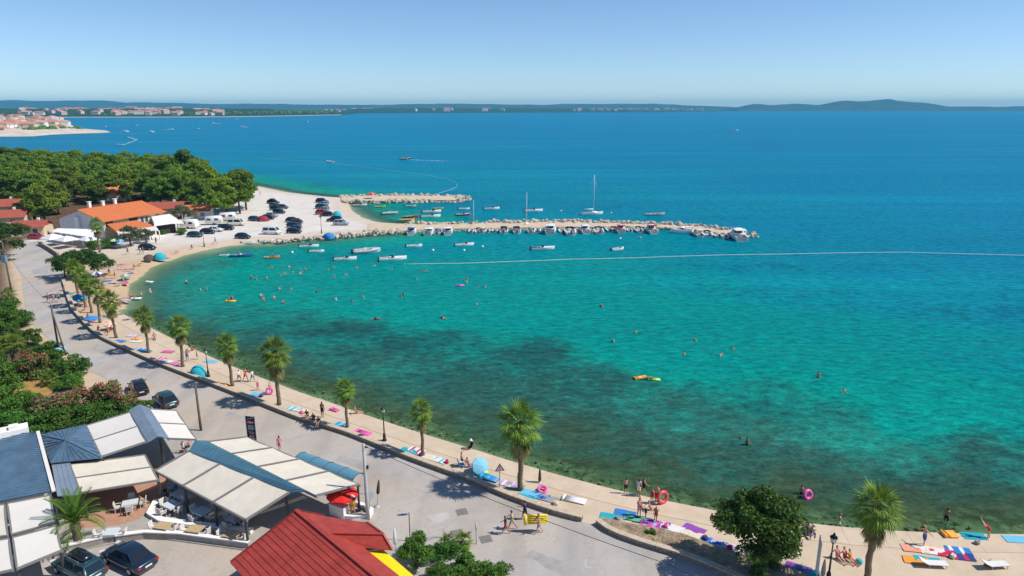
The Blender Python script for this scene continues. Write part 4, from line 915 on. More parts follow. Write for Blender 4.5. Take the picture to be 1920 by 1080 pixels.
tp2, top2 = pole('leaning dark wooden utility pole beside the two parked cars', 377, 807, 5.6, .14, .10, M_POLEW)
tp3, top3 = pole('dark wooden utility pole with brace beside the garden hedge', 112, 664, 7.2, .15, .11, M_POLEW)
m = MB(); m.tube([(1.1, -.4, 0), (.1, 0, 5.6)], [.11, .09], 8); m.build('brace', M_POLEW, tp3)
tp4, top4 = pole('old pole with lamp and switch boxes at the left road edge', 22, 548, 9.5, .16, .12, M_POLEW)
m = MB(); m.box((-.2, 0, 6.4), (.8, .6, 1.3)); m.box((-.3, -.1, 8.0), (1.3, .12, .12)); m.build('switch_box', mat('blue_grey_box', (.16, .26, .34), .5, .4, var=.1, scale=3), tp4)
m = MB(); m.tube([(0, 0, 9.4), (-.5, -.3, 10.3)], .05, 6); m.ball((-.55, -.35, 10.4), .28); m.build('lamp_head', M_LANT, tp4)
wire('power_line', 'black cable running from the grey pole down across the road', [top1 + Vector((0, 0, -.15)), Vector((9.8, 37.2, 6.2)), Vector((24, 26, 6.5))], .35)
wire('power_line', 'thin cable between the leaning pole and the braced pole', [top2, top3], .5, .016)
wire('power_line', 'thin cable between the braced pole and the lamp pole', [top3, top4 + Vector((0, 0, -1.4))], .6, .016)
# menu banner
M_BAN = mat('banner_black', (.02, .018, .018), .6, .3, var=.1, scale=4); M_PINK = mat('banner_pink', (.62, .10, .16), .6, .3); M_WPAPER = mat('banner_white', (.75, .74, .72), .7, .2)
p = at(474, 832, .62); tb = thing('advertising_banner', 'tall dark banner with pink oval and white print beside the pergola', 'banner', (p.x, p.y, .62), -.25)
MB().box((0, 0, 1.75), (1.0, .07, 2.6)).build('board', M_BAN, tb)
m = MB()
for x in (-.53, .53): m.box((x, 0, 1.6), (.06, .08, 3.2))
m.box((0, 0, 3.07), (1.06, .08, .06)); m.box((0, 0, .4), (1.06, .08, .06)); m.build('frame', M_GALV, tb)
M_BMAUVE = mat('banner_mauve', (.30, .16, .20), .6, .3, var=.1, scale=8); M_BGREEN = mat('banner_dark_green', (.03, .09, .08), .6, .3); M_BGREY = mat('banner_grey', (.36, .40, .40), .6, .3)
def mark(mt, y, pts, name='print'):
    m = MB(); m.poly([(a, y, b) for a, b in pts]); return m.build(name, mt, tb)
oval = lambda cx, cz, rx, rz_, n=14: [(cx + rx * math.cos(2 * math.pi * k / n), cz + rz_ * math.sin(2 * math.pi * k / n)) for k in range(n)]
for k in range(4): mark(M_WPAPER, -.042, oval(-.28 + .18 * k, 2.76 + .05 * k, .05 + .01 * (k % 2), .05))
mark(M_PINK, -.042, oval(0, 2.42, .44, .2)); mark(M_WPAPER, -.046, oval(.03, 2.42, .3, .045)); mark(M_BGREEN, -.042, [(-.42, 1.55), (.42, 1.55), (.42, 2.15), (-.42, 2.15)])
for a, b, c, d in ((-.28, 1.62, .28, 1.67), (-.28, 2.03, .28, 2.08), (-.28, 1.67, -.22, 2.03), (.22, 1.67, .28, 2.03)): mark(M_WPAPER, -.046, [(a, b), (c, b), (c, d), (a, d)])
mark(M_BGREY, -.046, oval(0, 1.9, .16, .1)); mark(M_BGREY, -.046, [(-.18, 1.7), (-.06, 1.7), (-.06, 1.84), (-.18, 1.84)]); mark(M_BGREY, -.046, [(.06, 1.7), (.18, 1.7), (.18, 1.84), (.06, 1.84)])
mark(M_BMAUVE, -.042, oval(.05, 1.25, .34, .2)); mark(M_WPAPER, -.046, [(-.42, 1.4), (-.15, 1.4), (-.15, 1.43), (-.42, 1.43)])
mark(M_BGREY, -.042, oval(-.1, .8, .22, .09)); mark(M_BGREY, -.042, oval(.2, .62, .2, .1)); mark(M_WPAPER, -.046, oval(.2, .9, .07, .06)); mark(M_WPAPER, -.046, oval(-.12, .93, .05, .04))
# road signs
def sign_post(px, py, lab, h, rz=0, name='road_sign', cat='sign'):
    p = at(px, py, .63); t = thing(name, lab, cat, (p.x, p.y, .63), rz); MB().lathe([(.035, 0), (.035, h)], 6).build('post', M_DKMET if name != 'road_sign' else M_GALV, t); return t
M_SRED = mat('sign_red', (.45, .03, .03), .5, .4); M_SWH = mat('sign_white', (.75, .75, .74), .5, .4); M_SBL = mat('sign_blue', (.04, .12, .42), .5, .4)
t = sign_post(937, 919, 'red rimmed triangular warning sign beside the wall', 2.6, .2)
m = MB(); m.poly([(-.45, -.04, 1.95), (.45, -.04, 1.95), (0, -.04, 2.72)]); m.poly([(-.45, -.06, 1.95), (0, -.06, 2.72), (.45, -.06, 1.95)][::-1]); m.build('rim', M_SRED, t)
m = MB(); m.poly([(-.3, -.075, 2.03), (.3, -.075, 2.03), (0, -.075, 2.55)]); m.build('face', M_SWH, t)
m = MB(); m.box((0, -.085, 2.3), (.05, .01, .2)); m.box((0, -.085, 2.12), (.05, .01, .06)); m.build('symbol', M_BLK, t)
t = sign_post(769, 1014, 'pale blue street name sign on a thin rusty pole', 2.55, .15, 'street_sign'); MB().box((-.45, -.03, 2.45), (.75, .03, .22)).build('plate', mat('sign_pale_blue', (.50, .55, .64), .5, .4), t); MB().ball((-.86, -.03, 2.43), .06, 8, 6).build('end_bracket', M_BLK, t)
for a_, w_, h_ in ((-.70, .05, .15), (-.55, .13, .15), (-.40, .10, .12), (-.25, .14, .07)): MB().box((a_, -.05, 2.45), (w_, .012, h_)).build('print', mat('sign_dark_blue', (.05, .08, .16), .5, .4), t)
t = sign_post(893, 1020, 'bare grey sign post with edge-on round sign by the corner shrubs', 2.0, .15)
MB().tube([(-.04, 0, 1.55), (.04, 0, 1.55)], .3, 16).build('disc', M_GALV, t)
t = sign_post(694, 962, 'round grey backed road sign behind the tall grey pole', 2.1, .9); MB().tube([(.06, -.04, 1.6), (.06, .03, 1.6)], .42, 18).build('disc', mat('sign_grey_back', (.30, .31, .36), .5, .4), t)
p = at(1530, 1082, .63); t = thing('louvred_panel', 'upright grey metal frame with slanted white slats by the lantern lamp', 'screen', (p.x, p.y, .63), 1.25)
m = MB()
for x in (-.5, .5): m.box((x, 0, 1.6), (.07, .07, 3.2))
m.build('frame', M_GALV, t)
for k in range(9): MB().box((0, 0, .55 + .3 * k), (1.0, .03, .2), rot=Matrix.Rotation(.5, 3, 'X')).build('slat', M_SWH, t)
# ------------------------------------------------------------------ vegetation
def leaf_mat(name, dark, light, scale=0.8, trans=0.25, tc='Object'):
    n = NT(name); co = n.n('TexCoord').outputs['Object']; oi = n.n('ObjectInfo')
    sh = n.n('VectorMath', operation='SCALE'); n.l(oi.outputs['Location'], sh.inputs[0]); sh.inputs['Scale'].default_value = 3.0
    ad = n.n('VectorMath', operation='ADD'); n.l(co, ad.inputs[0]); n.l(sh.outputs[0], ad.inputs[1])
    f = n.math('ADD', n.math('MULTIPLY', n.noise(scale, 5, 0.7, vec=ad.outputs[0]), 0.75), n.math('MULTIPLY', n.noise(14, 2, 0.6, vec=ad.outputs[0]), 0.25))
    mid = tuple((a + b) / 2 for a, b in zip(dark, light))
    c = n.ramp(f, [(0.3, dark), (0.5, mid), (0.7, light)])
    hs = n.n('HueSaturation'); n.l(c, hs.inputs['Color']); n.l(n.math('ADD', n.math('MULTIPLY', oi.outputs['Random'], 0.35), 0.82), hs.inputs['Value']); n.l(n.math('ADD', n.math('MULTIPLY', oi.outputs['Random'], 0.03), 0.485), hs.inputs['Hue'])
    n.b.inputs['Roughness'].default_value = 0.6; n.b.inputs['Specular IOR Level'].default_value = 0.25
    n.l(hs.outputs[0], n.b.inputs['Base Color'])
    tl = n.n('BsdfTranslucent'); n.l(hs.outputs[0], tl.inputs['Color']); mx = n.n('MixShader'); mx.inputs[0].default_value = trans
    n.l(n.b.outputs[0], mx.inputs[1]); n.l(tl.outputs[0], mx.inputs[2]); n.l(mx.outputs[0], n.out.inputs['Surface']); return n.m
M_PALM = leaf_mat('fan_palm_leaf', (0.06, 0.12, 0.014), (0.24, 0.34, 0.045), 1.2, 0.3)
M_PALMDRY = leaf_mat('fan_palm_dry_leaf', (0.13, 0.13, 0.035), (0.36, 0.31, 0.12), 1.2, 0.2)
M_DATE = leaf_mat('date_palm_leaf', (0.04, 0.11, 0.012), (0.16, 0.30, 0.03), 1.0, 0.25)
M_PINE = leaf_mat('pine_needles', (0.05, 0.125, 0.014), (0.34, 0.47, 0.045), 0.45, 0.33)
M_PINED = leaf_mat('dark_pine_needles', (0.04, 0.10, 0.012), (0.23, 0.36, 0.04), 0.45, 0.33)
M_BROAD = leaf_mat('broad_leaf', (0.018, 0.055, 0.010), (0.07, 0.15, 0.022), 0.8, 0.25)
M_SHADE = leaf_mat('shade_tree_leaf', (0.025, 0.07, 0.010), (0.10, 0.20, 0.025), 0.8, 0.3)
M_LAUREL = leaf_mat('hedge_leaf', (0.026, 0.085, 0.012), (0.11, 0.24, 0.03), 0.9, 0.25)
M_BRIGHT = leaf_mat('bright_shrub_leaf', (0.04, 0.11, 0.012), (0.14, 0.28, 0.035), 0.9, 0.3)
M_OLEA = leaf_mat('oleander_leaf', (0.06, 0.11, 0.025), (0.20, 0.27, 0.07), 0.9, 0.25)
M_OLIVE = leaf_mat('olive_leaf', (0.05, 0.075, 0.035), (0.15, 0.19, 0.10), 0.8, 0.2)
M_FLOW = leaf_mat('pink_flower', (0.45, 0.03, 0.06), (0.66, 0.16, 0.20), 3, 0.3)
M_DRY = leaf_mat('dry_grass', (0.22, 0.15, 0.05), (0.45, 0.33, 0.13), 2, 0.2)
M_BARK = mat('bark', (0.12, 0.085, 0.06), 0.95, 0.1, var=0.3, scale=6, bump=0.6, bscale=14)
M_PBARK = mat('palm_trunk_bark', (0.19, 0.14, 0.095), 0.95, 0.1, var=0.35, scale=7, bump=0.9, bscale=16)

def quads(name, C, U, Wv, mats, mi=None):
    """diamond leaves: centre C, half axes U and Wv (n,3)"""
    n = len(C); co = np.stack([C - U, C + Wv * .9 - U * .1, C + U, C - Wv * .9 - U * .1], 1).reshape(-1, 3).astype(np.float32)
    me = bpy.data.meshes.new(name); me.vertices.add(4 * n); me.vertices.foreach_set('co', co.ravel())
    me.loops.add(4 * n); me.loops.foreach_set('vertex_index', np.arange(4 * n, dtype=np.int32)); me.polygons.add(n); me.polygons.foreach_set('loop_start', np.arange(0, 4 * n, 4, dtype=np.int32))
    for m_ in (mats if isinstance(mats, list) else [mats]): me.materials.append(m_)
    if mi is not None: me.polygons.foreach_set('material_index', mi.astype(np.int32))
    me.update(calc_edges=True); return me
def unit(n):
    v = RNG.normal(size=(n, 3)); return v / np.linalg.norm(v, axis=1)[:, None]
def cloud(clumps, per, size, flat=0.75, droop=0.0):
    """leaves spread over the shells of clumps (x,y,z,r)"""
    cl = np.array(clumps); w = cl[:, 3] ** 2; cnt = np.maximum(6, (per * len(cl) * w / w.sum()).astype(int)); P = []; N = []
    for (x, y, z, r), k in zip(cl, cnt):
        d = unit(k); d[:, 2] = np.where(d[:, 2] < -0.35, -d[:, 2] * .8, d[:, 2]); rr = r * RNG.uniform(.55, 1.08, k)[:, None]
        p = d * rr; p[:, 2] *= flat; P.append(p + [x, y, z]); N.append(d)
    P = np.concatenate(P); N = np.concatenate(N); n = len(P); t = unit(n); nrm = N * .8 + unit(n) * .75
    U = np.cross(nrm, t); U /= np.linalg.norm(U, axis=1)[:, None] + 1e-9; Wv = np.cross(nrm, U); Wv /= np.linalg.norm(Wv, axis=1)[:, None] + 1e-9
    s = (size * RNG.uniform(.6, 1.4, n))[:, None]; return P, U * s, Wv * s * .55
def crown_clumps(n, rx, rz, zc, r0, r1, under=-.25, spread=.95):
    out = []
    for i in range(n):
        a = random.random() * 6.283; u = random.random() ** .45 * spread; e = random.uniform(under, 1.0)
        rad = rx * u * math.sqrt(max(.05, 1 - e * e * .8)); out.append((rad * math.cos(a), rad * math.sin(a), zc + rz * e * .8, random.uniform(r0, r1)))
    return out
def trunk_mesh(m, h, r, lean=0.0, limbs=(), bend=None):
    pts = [(lean * math.sin(k / 6 * 1.6) , .15 * lean * math.sin(k), h * k / 6) for k in range(7)]; m.tube(pts, [r * (1.25 - .75 * k / 6) for k in range(7)], 8)
    for x, y, z in limbs:
        s = Vector(pts[random.choice([3, 4, 5])]); e = Vector((x, y, z)); mid = s.lerp(e, .5) + Vector((0, 0, -.12 * (e - s).length)); m.tube([s, mid, e], [r * .42, r * .3, r * .12], 6)
def tree_proto(name, label, h, rx, rz, ncl, nleaf, size, ml, r0, r1, flat=.75, tr=.22, cat='tree', under=-.25, lean=.2, part='crown'):
    t = thing(name, label, cat); zc = h - rz; cl = crown_clumps(ncl, rx, rz, zc, r0, r1, under); P, U, Wv = cloud(cl, nleaf / ncl, size, flat)
    m = MB(); trunk_mesh(m, zc + rz * .3, tr, lean, [c[:3] for c in random.sample(cl, min(9, ncl))]); m.build('trunk', M_BARK, t)
    link(part, quads(name + '_' + part, P, U, Wv, ml), t); return t
_placed = set()
def place(proto, p, rz=None, sc=1.0, label=None, group=None, szz=None):
    t = proto if proto.name not in _placed else dup(proto); _placed.add(proto.name)
    t.location = p; t.rotation_euler = (0, 0, random.random() * 6.28 if rz is None else rz); t.scale = (sc, sc, szz or sc); tag(t, label, None, group); return t
# --- pines
pines = [tree_proto('pine_tree', 'x', 11.5, 5.0, 4.9, 46, 6200, .34, M_PINE, .6, 2.0, .72, .26, under=-.95), tree_proto('pine_tree', 'x', 12.5, 4.6, 5.4, 48, 6400, .34, M_PINE, .6, 1.9, .72, .27, lean=.6, under=-.9), tree_proto('pine_tree', 'x', 10.5, 5.2, 4.5, 46, 6200, .34, M_PINED, .6, 2.0, .7, .28, lean=-.5, under=-.95), tree_proto('pine_tree', 'x', 13.5, 4.0, 6.0, 46, 6000, .34, M_PINED, .9, 1.7, .72, .25, under=-.85)]
FOREST = np.array([(p.x, p.y) for p in A([(-60, 318), (150, 323), (300, 334), (372, 342), (385, 356), (470, 388), (478, 398), (440, 410), (400, 412), (345, 400), (310, 392), (262, 377), (140, 390), (108, 408), (84, 424), (40, 404), (24, 396), (-60, 392)], .6)])
spots = []; lo = FOREST.min(0); hi = FOREST.max(0); tries = 0
fixed = [(450, 400), (425, 398), (395, 392), (352, 352), (340, 372), (300, 372), (268, 372), (235, 368), (170, 378), (128, 388), (110, 402), (80, 402), (462, 394), (372, 382)]
for a, b in fixed: p = at(a, b, .6); spots.append((p.x, p.y))
clear = [at(a, b, .6) for a, b in ((192, 362), (214, 376), (8, 402), (14, 423), (419, 364), (316, 404), (372, 408))]
while len(spots) < 175 and tries < 9000:
    tries += 1; q = RNG.uniform(lo, hi)
    if not inside(q[None], FOREST)[0]: continue
    if any((q[0] - c.x) ** 2 + (q[1] - c.y) ** 2 < 64 or (abs(q[0] - c.x * q[1] / c.y) < 4 and 0 < c.y - q[1] < 14) for c in clear): continue
    if all((q[0] - s[0]) ** 2 + (q[1] - s[1]) ** 2 > 7.2 ** 2 for s in spots): spots.append((q[0], q[1]))
for i, (x, y) in enumerate(spots):
    k = random.randrange(4); s = random.uniform(.78, 1.12)
    if i == 3: k = 3; s = 1.25
    rightside = x > -118
    lab = 'tall lone pine rising above the wood near the far beach' if i == 3 else ('pine tree at the edge of the wood nearest the car park' if i in (0, 1, 2, 12) else 'pine tree in the front row of the wood behind the guest house' if i < 14 else '%s pine in the %s of the wood, %s' % ('dark green' if k > 1 else 'yellow green', 'front' if y < 270 else 'middle' if y < 330 else 'back', 'behind the left bungalows' if x / y < -.66 else 'behind the guest house' if x / y < -.56 else 'towards the far beach'))
    place(pines[k], (x, y, .5), None, s, lab, 'pines at the car park edge' if i in (0, 1, 2, 12) else 'front row pines' if i < 14 else 'pines of the dense wood')
# --- broadleaf trees
bt = tree_proto('shade_tree', 'dense dark green leafy tree in the flower bed beside the road', 5.9, 2.95, 2.3, 46, 13000, .15, M_SHADE, .6, 1.15, .8, .16, under=-.7); p = at(1416, 1066, .8); place(bt, (p.x, p.y, .8), .4, 1.0)
dk = tree_proto('broadleaf_tree', 'x', 7.5, 5.0, 3.3, 30, 5200, .24, M_BROAD, .9, 1.6, .8, .25, under=-.7)
for px, py, s, lab in ((8, 487, 1.15, 'big dark tree overhanging the road at the left edge'), (150, 524, .78, 'round dark green tree behind the first promenade palms'), (185, 519, .62, 'smaller round tree beside the far palms on the beach side'), (122, 520, .62, 'dark tree left of the far palm cluster over the road')):
    p = at(px, py, .6); place(dk, (p.x, p.y, .6), None, s, lab, 'dark broadleaf trees')
ol = tree_proto('olive_tree', 'x', 4.6, 3.2, 1.8, 18, 2400, .2, M_OLIVE, .7, 1.2, .8, .2, under=-.5)
for px, py, s, lab in ((246, 462, 1.0, 'grey green olive tree in front of the guest house, larger'), (275, 455, .7, 'small olive tree right of the larger one before the guest house'), (345, 418, 1.1, 'greyish tree beside the flat wing of the guest house')):
    p = at(px, py, .6); place(ol, (p.x, p.y, .6), None, s, lab, 'olive trees')
# --- shrubs
def shrub_proto(name, rx, h, ncl, nleaf, size, ml, flowers=0, stem=True):
    t = thing(name, 'x', 'shrub'); cl = crown_clumps(ncl, rx, h * .5, h * .5, rx * .28, rx * .5, -.9); P, U, Wv = cloud(cl, nleaf / ncl, size, .95); P[:, 2] = np.maximum(P[:, 2], .03)
    link('foliage', quads(name + '_leaves', P, U, Wv, ml), t); m = MB()
    for k in range(4): a = k * 1.6 + .3; m.tube([(.1 * math.cos(a), .1 * math.sin(a), -.1), (rx * .3 * math.cos(a), rx * .3 * math.sin(a), h * .5)], [.05, .02], 5)
    m.build('stem', M_BARK, t)
    if flowers:
        i = RNG.choice(np.where(P[:, 2] > h * .45)[0], flowers); tag(link('flowers', quads(name + '_flowers', P[i] * [1.05, 1.05, 1.03], U[i] * .8, Wv[i] * 1.3, M_FLOW), t), kind='stuff')
    return t
sh_l = shrub_proto('laurel_shrub', 1.9, 2.5, 22, 3200, .15, M_LAUREL); sh_b = shrub_proto('round_shrub', 2.2, 3.0, 24, 4200, .15, M_BRIGHT); sh_o = shrub_proto('oleander_shrub', 1.8, 2.9, 20, 3000, .15, M_OLEA, 420); sh_c = shrub_proto('oval_shrub', 1.5, 3.3, 22, 4200, .14, M_BRIGHT)
SH = [(sh_b, 18, 722, 1.0, 'clipped round bright green bush at the left edge of the garden'), (sh_o, 68, 706, 1.05, 'tall red flowering oleander beside the clipped round bush'), (sh_l, 108, 690, .95, 'green garden shrub beside the tall red oleander'), (sh_l, 140, 703, 1.0, 'green garden shrub at the roadside corner of the garden'), (sh_b, 138, 728, .62, 'bright low shrub at the garden edge beside the road verge'), (sh_l, 95, 668, .8, 'green shrub behind the tall red oleander'), (sh_c, 62, 648, .8, 'reddish tipped shrub at the far end of the garden'),
      (sh_o, 92, 790, .95, 'oleander with pink flowers in the hedge, leftmost of the row'), (sh_o, 122, 780, .9, 'oleander with pink flowers in the hedge, second of the row'), (sh_o, 158, 770, .9, 'oleander with pink flowers in the hedge, middle of the row'), (sh_o, 196, 766, 1.0, 'oleander with pink flowers in the hedge, fourth of the row'), (sh_o, 232, 776, .8, 'oleander at the end of the hedge nearest the parked cars'), (sh_b, 40, 782, .9, 'bright shrub at the left end of the hedge'), (sh_b, 12, 766, .9, 'bright shrub in the hedge at the left picture edge'),
      (sh_l, 15, 818, 1.0, 'dark laurel behind the blue metal roof, leftmost'), (sh_l, 55, 822, 1.0, 'dark laurel behind the blue metal roof, second'), (sh_l, 95, 816, 1.0, 'dark laurel behind the blue metal roof, third'), (sh_l, 135, 808, 1.0, 'dark laurel behind the blue metal roof, fourth'), (sh_l, 172, 800, .95, 'dark laurel beside the white pergola, left'), (sh_l, 205, 792, .9, 'dark laurel beside the white pergola, middle'), (sh_l, 240, 790, .75, 'dark laurel beside the white pergola, right'), (sh_b, 268, 776, .5, 'small bright bush between the pergola and the parked car'),
      (sh_c, 12, 622, 1.2, 'dark upright shrub at the left edge by the road'), (sh_l, 38, 612, 1.0, 'dark spreading shrub hanging over the road verge'), (sh_l, 12, 588, 1.0, 'dark shrub left of the road beyond the garden palm'), (sh_c, 30, 640, .8, 'shrub beside the big garden palm'), (sh_l, 180, 785, .7, 'low laurel inside the oleander hedge'),
      (sh_c, 784, 1062, .8, 'oval bright green bush beside the yellow awning'), (sh_l, 838, 1048, .5, 'dark shrub at the street corner behind the railing'), (sh_c, 872, 1068, .5, 'upright green shrub in the corner bed'), (sh_b, 905, 1104, .62, 'large bright bush at the bottom edge of the corner bed'), (sh_b, 858, 1112, .6, 'bright bush at the bottom edge nearest the red roof'), (sh_l, 940, 1092, .5, 'low shrub at the road side of the corner bed'), (sh_l, 822, 1085, .42, 'small dry shrub in the corner bed'),
      (sh_l, 1220, 1003, .22, 'tiny green plant in the dry flower bed'), (sh_l, 1452, 1062, .42, 'low shrub with dark flowers under the leafy tree'), (sh_l, 1425, 1080, .4, 'low shrub at the foot of the leafy tree'), (sh_b, 178, 468, .75, 'green shrub beside the tall palm at the guest house'), (sh_b, 206, 465, .8, 'bush between the parasols and the olive tree'), (sh_b, 340, 440, .6, 'yellow green bush at the end of the guest house terrace'), (sh_l, 305, 441, .6, 'bush on the guest house terrace')]
for pr_, px, py, s, lab in SH:
    p = at(px, py, .6); place(pr_, (p.x, p.y, .58), None, s, lab, 'garden shrubs')
# --- fan palms
def fan_leaf(P, U, Wl, base, d, size, nl, spread=1.35):
    """one fan: narrow leaflets radiating from base about direction d"""
    d = Vector(d).normalized(); side = d.cross(Vector((0, 0, 1)));
    if side.length < .1: side = Vector((1, 0, 0))
    side.normalize(); up = side.cross(d)
    for k in range(nl):
        a = (k / (nl - 1) - .5) * 2 * spread; L = size * (1 - .25 * abs(a) / spread) * random.uniform(.85, 1.1)
        q = (d * math.cos(a) + side * math.sin(a) + up * .12 * math.cos(a * 2)); q.z -= .25 * abs(math.sin(a)) + .1; q.normalize()
        c = Vector(base) + q * L * .5; P.append(c); U.append(q * L * .5); w = q.cross(up); 
        if w.length < .01: w = side
        Wl.append(w.normalized() * L * .062 + up * random.uniform(-.03, .03))
def fan_palm(h, cr, nf, skirt):
    t = thing('fan_palm', 'x', 'palm'); m = MB(); k_ = 14
    m.tube([(.04 * math.sin(k * .9), .04 * math.cos(k * 1.3), h * k / k_ - (.15 if k == 0 else 0)) for k in range(k_ + 1)], [(.30 if k == 0 else .23 - .05 * k / k_ + (.03 if k % 2 else 0)) for k in range(k_ + 1)], 9); m.build('trunk', M_PBARK, t)
    P, U, Wl = [], [], []; pet = MB(); Pd, Ud, Wd_ = [], [], []
    for i in range(nf):
        f = i / nf; el = 1.4 - 1.95 * f ** .85 + random.uniform(-.12, .12); az = i * 2.399 + random.uniform(-.2, .2); L = cr * (.62 + .25 * math.sin(f * 3)) * random.uniform(.85, 1.1)
        d = Vector((math.cos(az) * math.cos(el), math.sin(az) * math.cos(el), math.sin(el))); b0 = Vector((0, 0, h - .25 * f)); b1 = b0 + d * L * .62
        pet.tube([b0, b0.lerp(b1, .5) + Vector((0, 0, .06)), b1], [.03, .022, .015], 4)
        dd = Vector((d.x, d.y, d.z - .35 - .35 * f)); fan_leaf(P, U, Wl, b1, dd, cr * .58, 13)
    for i in range(skirt):
        az = i * 2.399; el = -1.0 - .4 * random.random(); d = Vector((math.cos(az) * math.cos(el), math.sin(az) * math.cos(el), math.sin(el))); b0 = Vector((0, 0, h - .35 - .8 * random.random())); b1 = b0 + d * cr * .5
        fan_leaf(Pd, Ud, Wd_, b1, Vector((d.x * .8, d.y * .8, -1)), cr * .5, 9, .9)
    A_ = lambda L: np.array([tuple(v) for v in L])
    cr_ = link('crown', quads('fan_crown', A_(P), A_(U), A_(Wl), M_PALM), t); pet.build('leaf_stalks', M_PALM, cr_)
    link('dry_skirt', quads('fan_skirt', A_(Pd), A_(Ud), A_(Wd_), M_PALMDRY), t); return t
fp = [fan_palm(6.0, 2.15, 38, 40), fan_palm(6.0, 2.1, 34, 26), fan_palm(6.0, 2.3, 42, 60)]
FP = [(976, 918, 2, 1.12, 'tallest palm, standing beside the triangular warning sign'), (1622, 1098, 1, 1.05, 'large palm at the bottom right edge beside the lantern lamp'), (793, 854, 1, .80, 'palm between the lantern lamp and the couple with the blue parasol'), (651, 801, 1, .74, 'short palm beside the man standing with the pink lilo'), (523, 759, 2, 1.08, 'tall shaggy palm beside the child in the pink ring'), (436, 723, 0, .92, 'palm beside the walking family and the orange lilo'), (343, 687, 0, .95, 'palm just left of the turquoise beach shelter'), (279, 661, 0, .92, 'palm above the blue mattress by the wall'), (218, 633, 0, .98, 'palm in front of the far cluster, nearest the camera'), (188, 605, 0, .98, 'palm right behind the nearest palm of the far cluster'), (172, 586, 1, .90, 'palm in the middle of the far cluster'), (160, 575, 0, .95, 'palm at the back of the far cluster, right trunk'), (147, 556, 2, .92, 'palm furthest along the road in the far cluster'), (187, 473, 1, 1.12, 'tall palm in front of the guest house')]
for px, py, k, s, lab in FP:
    p = at(px, py, .64); t = place(fp[k], (p.x, p.y, .62), None, s * random.uniform(.84, .96), lab, 'fan palms', szz=s); t.rotation_euler = (random.uniform(-.035, .035), random.uniform(-.035, .035), random.random() * 6.28)
p = at(28, 690, .6); place(fp[1], (p.x, p.y, .5), None, 1.05, 'big fan palm standing in the garden at the left', 'fan palms', szz=.62)
sp_ = fan_palm(.9, 1.3, 26, 4)
for px, py, s, lab in ((96, 722, 1.0, 'small bushy fan palm on the garden lawn'), (840, 1030, .7, 'small fan palm in the corner bed, left'), (868, 1028, .75, 'small fan palm in the corner bed, right'), (18, 560, 1.2, 'small palm at the left road edge')):
    p = at(px, py, .6); place(sp_, (p.x, p.y, .58), None, s, lab, 'small fan palms')
# --- date palm
def date_palm():
    t = thing('date_palm', 'stout date palm with arching feathery fronds beside the white awnings', 'palm'); m = MB(); h = 2.3
    m.tube([(0, 0, -.1 + h * k / 9) for k in range(10)], [.34 + .05 * (k % 2) + .10 * (k > 6) for k in range(10)], 10); m.build('trunk', M_PBARK, t); P, U, Wl = [], [], []; st = MB()
    for i in range(26):
        f = i / 26; az = i * 2.399; el = 1.35 - 1.25 * f; L = 3.3 * random.uniform(.85, 1.08); c = []; q = Vector((0, 0, h + .1)); d = Vector((math.cos(az) * math.cos(el), math.sin(az) * math.cos(el), math.sin(el)))
        for k in range(13): c.append(q.copy()); q = q + d * (L / 12); d = (d + Vector((0, 0, -.085 - .02 * k * f))).normalized()
        st.tube(c, [.045 * (1 - k / 14) for k in range(13)], 4)
        for k in range(2, 13):
            dd = (c[k] - c[k - 1]).normalized(); s = dd.cross(Vector((0, 0, 1))); s = s.normalized() if s.length > .05 else Vector((math.sin(az), -math.cos(az), 0)); up = s.cross(dd)
            for w in (-1, 1):
                for e in (0, .5):
                    l = .62 * math.sin(math.pi * (k + e + .4) / 14.4) ** .6; q2 = (s * w + dd * .8 + up * .25).normalized(); b = c[k - 1].lerp(c[k], e); P.append(b + q2 * l * .5); U.append(q2 * l * .5); Wl.append(dd * .065 + up * .03)
    A_ = lambda L: np.array([tuple(v) for v in L]); cr_ = link('crown', quads('date_crown', A_(P), A_(U), A_(Wl), M_DATE), t); st.build('frond_ribs', M_DATE, cr_); return t
dp_ = date_palm(); p = at(148, 1024, .72); dp_.location = (p.x, p.y, .7); dp_.scale = (.82, .82, .9)
# dry grass patch of the garden
m = MB(); m.prism([(p.x, p.y) for p in A([(20, 745), (40, 715), (90, 712), (100, 735), (70, 752)], .64)], .5, .66, True); struct('garden_lawn', m, mat('dry_lawn', (.36, .22, .07), .95, .1, var=.3, scale=2))
# woods on the headland and far shores: clumped crowns, each crown spot too small to tell apart
def far_wood(name, lab, spots):
    P = []; U = []; Wl = []
    for x, y, z, r in spots:
        k = 26; d = unit(k); d[:, 2] = abs(d[:, 2]); P.append(np.array([x, y, z]) + d * r * [1, 1, .8]); t = unit(k); u_ = np.cross(d + unit(k) * .5, t); u_ /= np.linalg.norm(u_, axis=1)[:, None]; U.append(u_ * r * .45); w = np.cross(d, u_); Wl.append(w * r * .45)
    tag(link(name, quads(name, np.concatenate(P), np.concatenate(U), np.concatenate(Wl), M_PINED)), lab, 'trees', kind='stuff')
def scat(px4, n, z, r0, r1):
    c = [at(a, b, 0) for a, b in px4]; return [(*bil(c, random.random(), random.random())[:2], z + random.uniform(-.5, 1), random.uniform(r0, r1)) for _ in range(n)]
far_wood('headland_trees', 'dark green trees between the houses on the headland', scat([(0, 252), (50, 251), (60, 235), (0, 233)], 34, 4, 2.5, 5) + scat([(62, 250.5), (105, 249), (104, 246), (66, 248)], 26, 4, 3, 6) + scat([(118, 247), (155, 246.5), (150, 243), (118, 244)], 16, 3, 2.5, 4.5) + scat([(-60, 230), (75, 230.5), (75, 227.5), (-60, 226)], 60, 6, 4, 8))
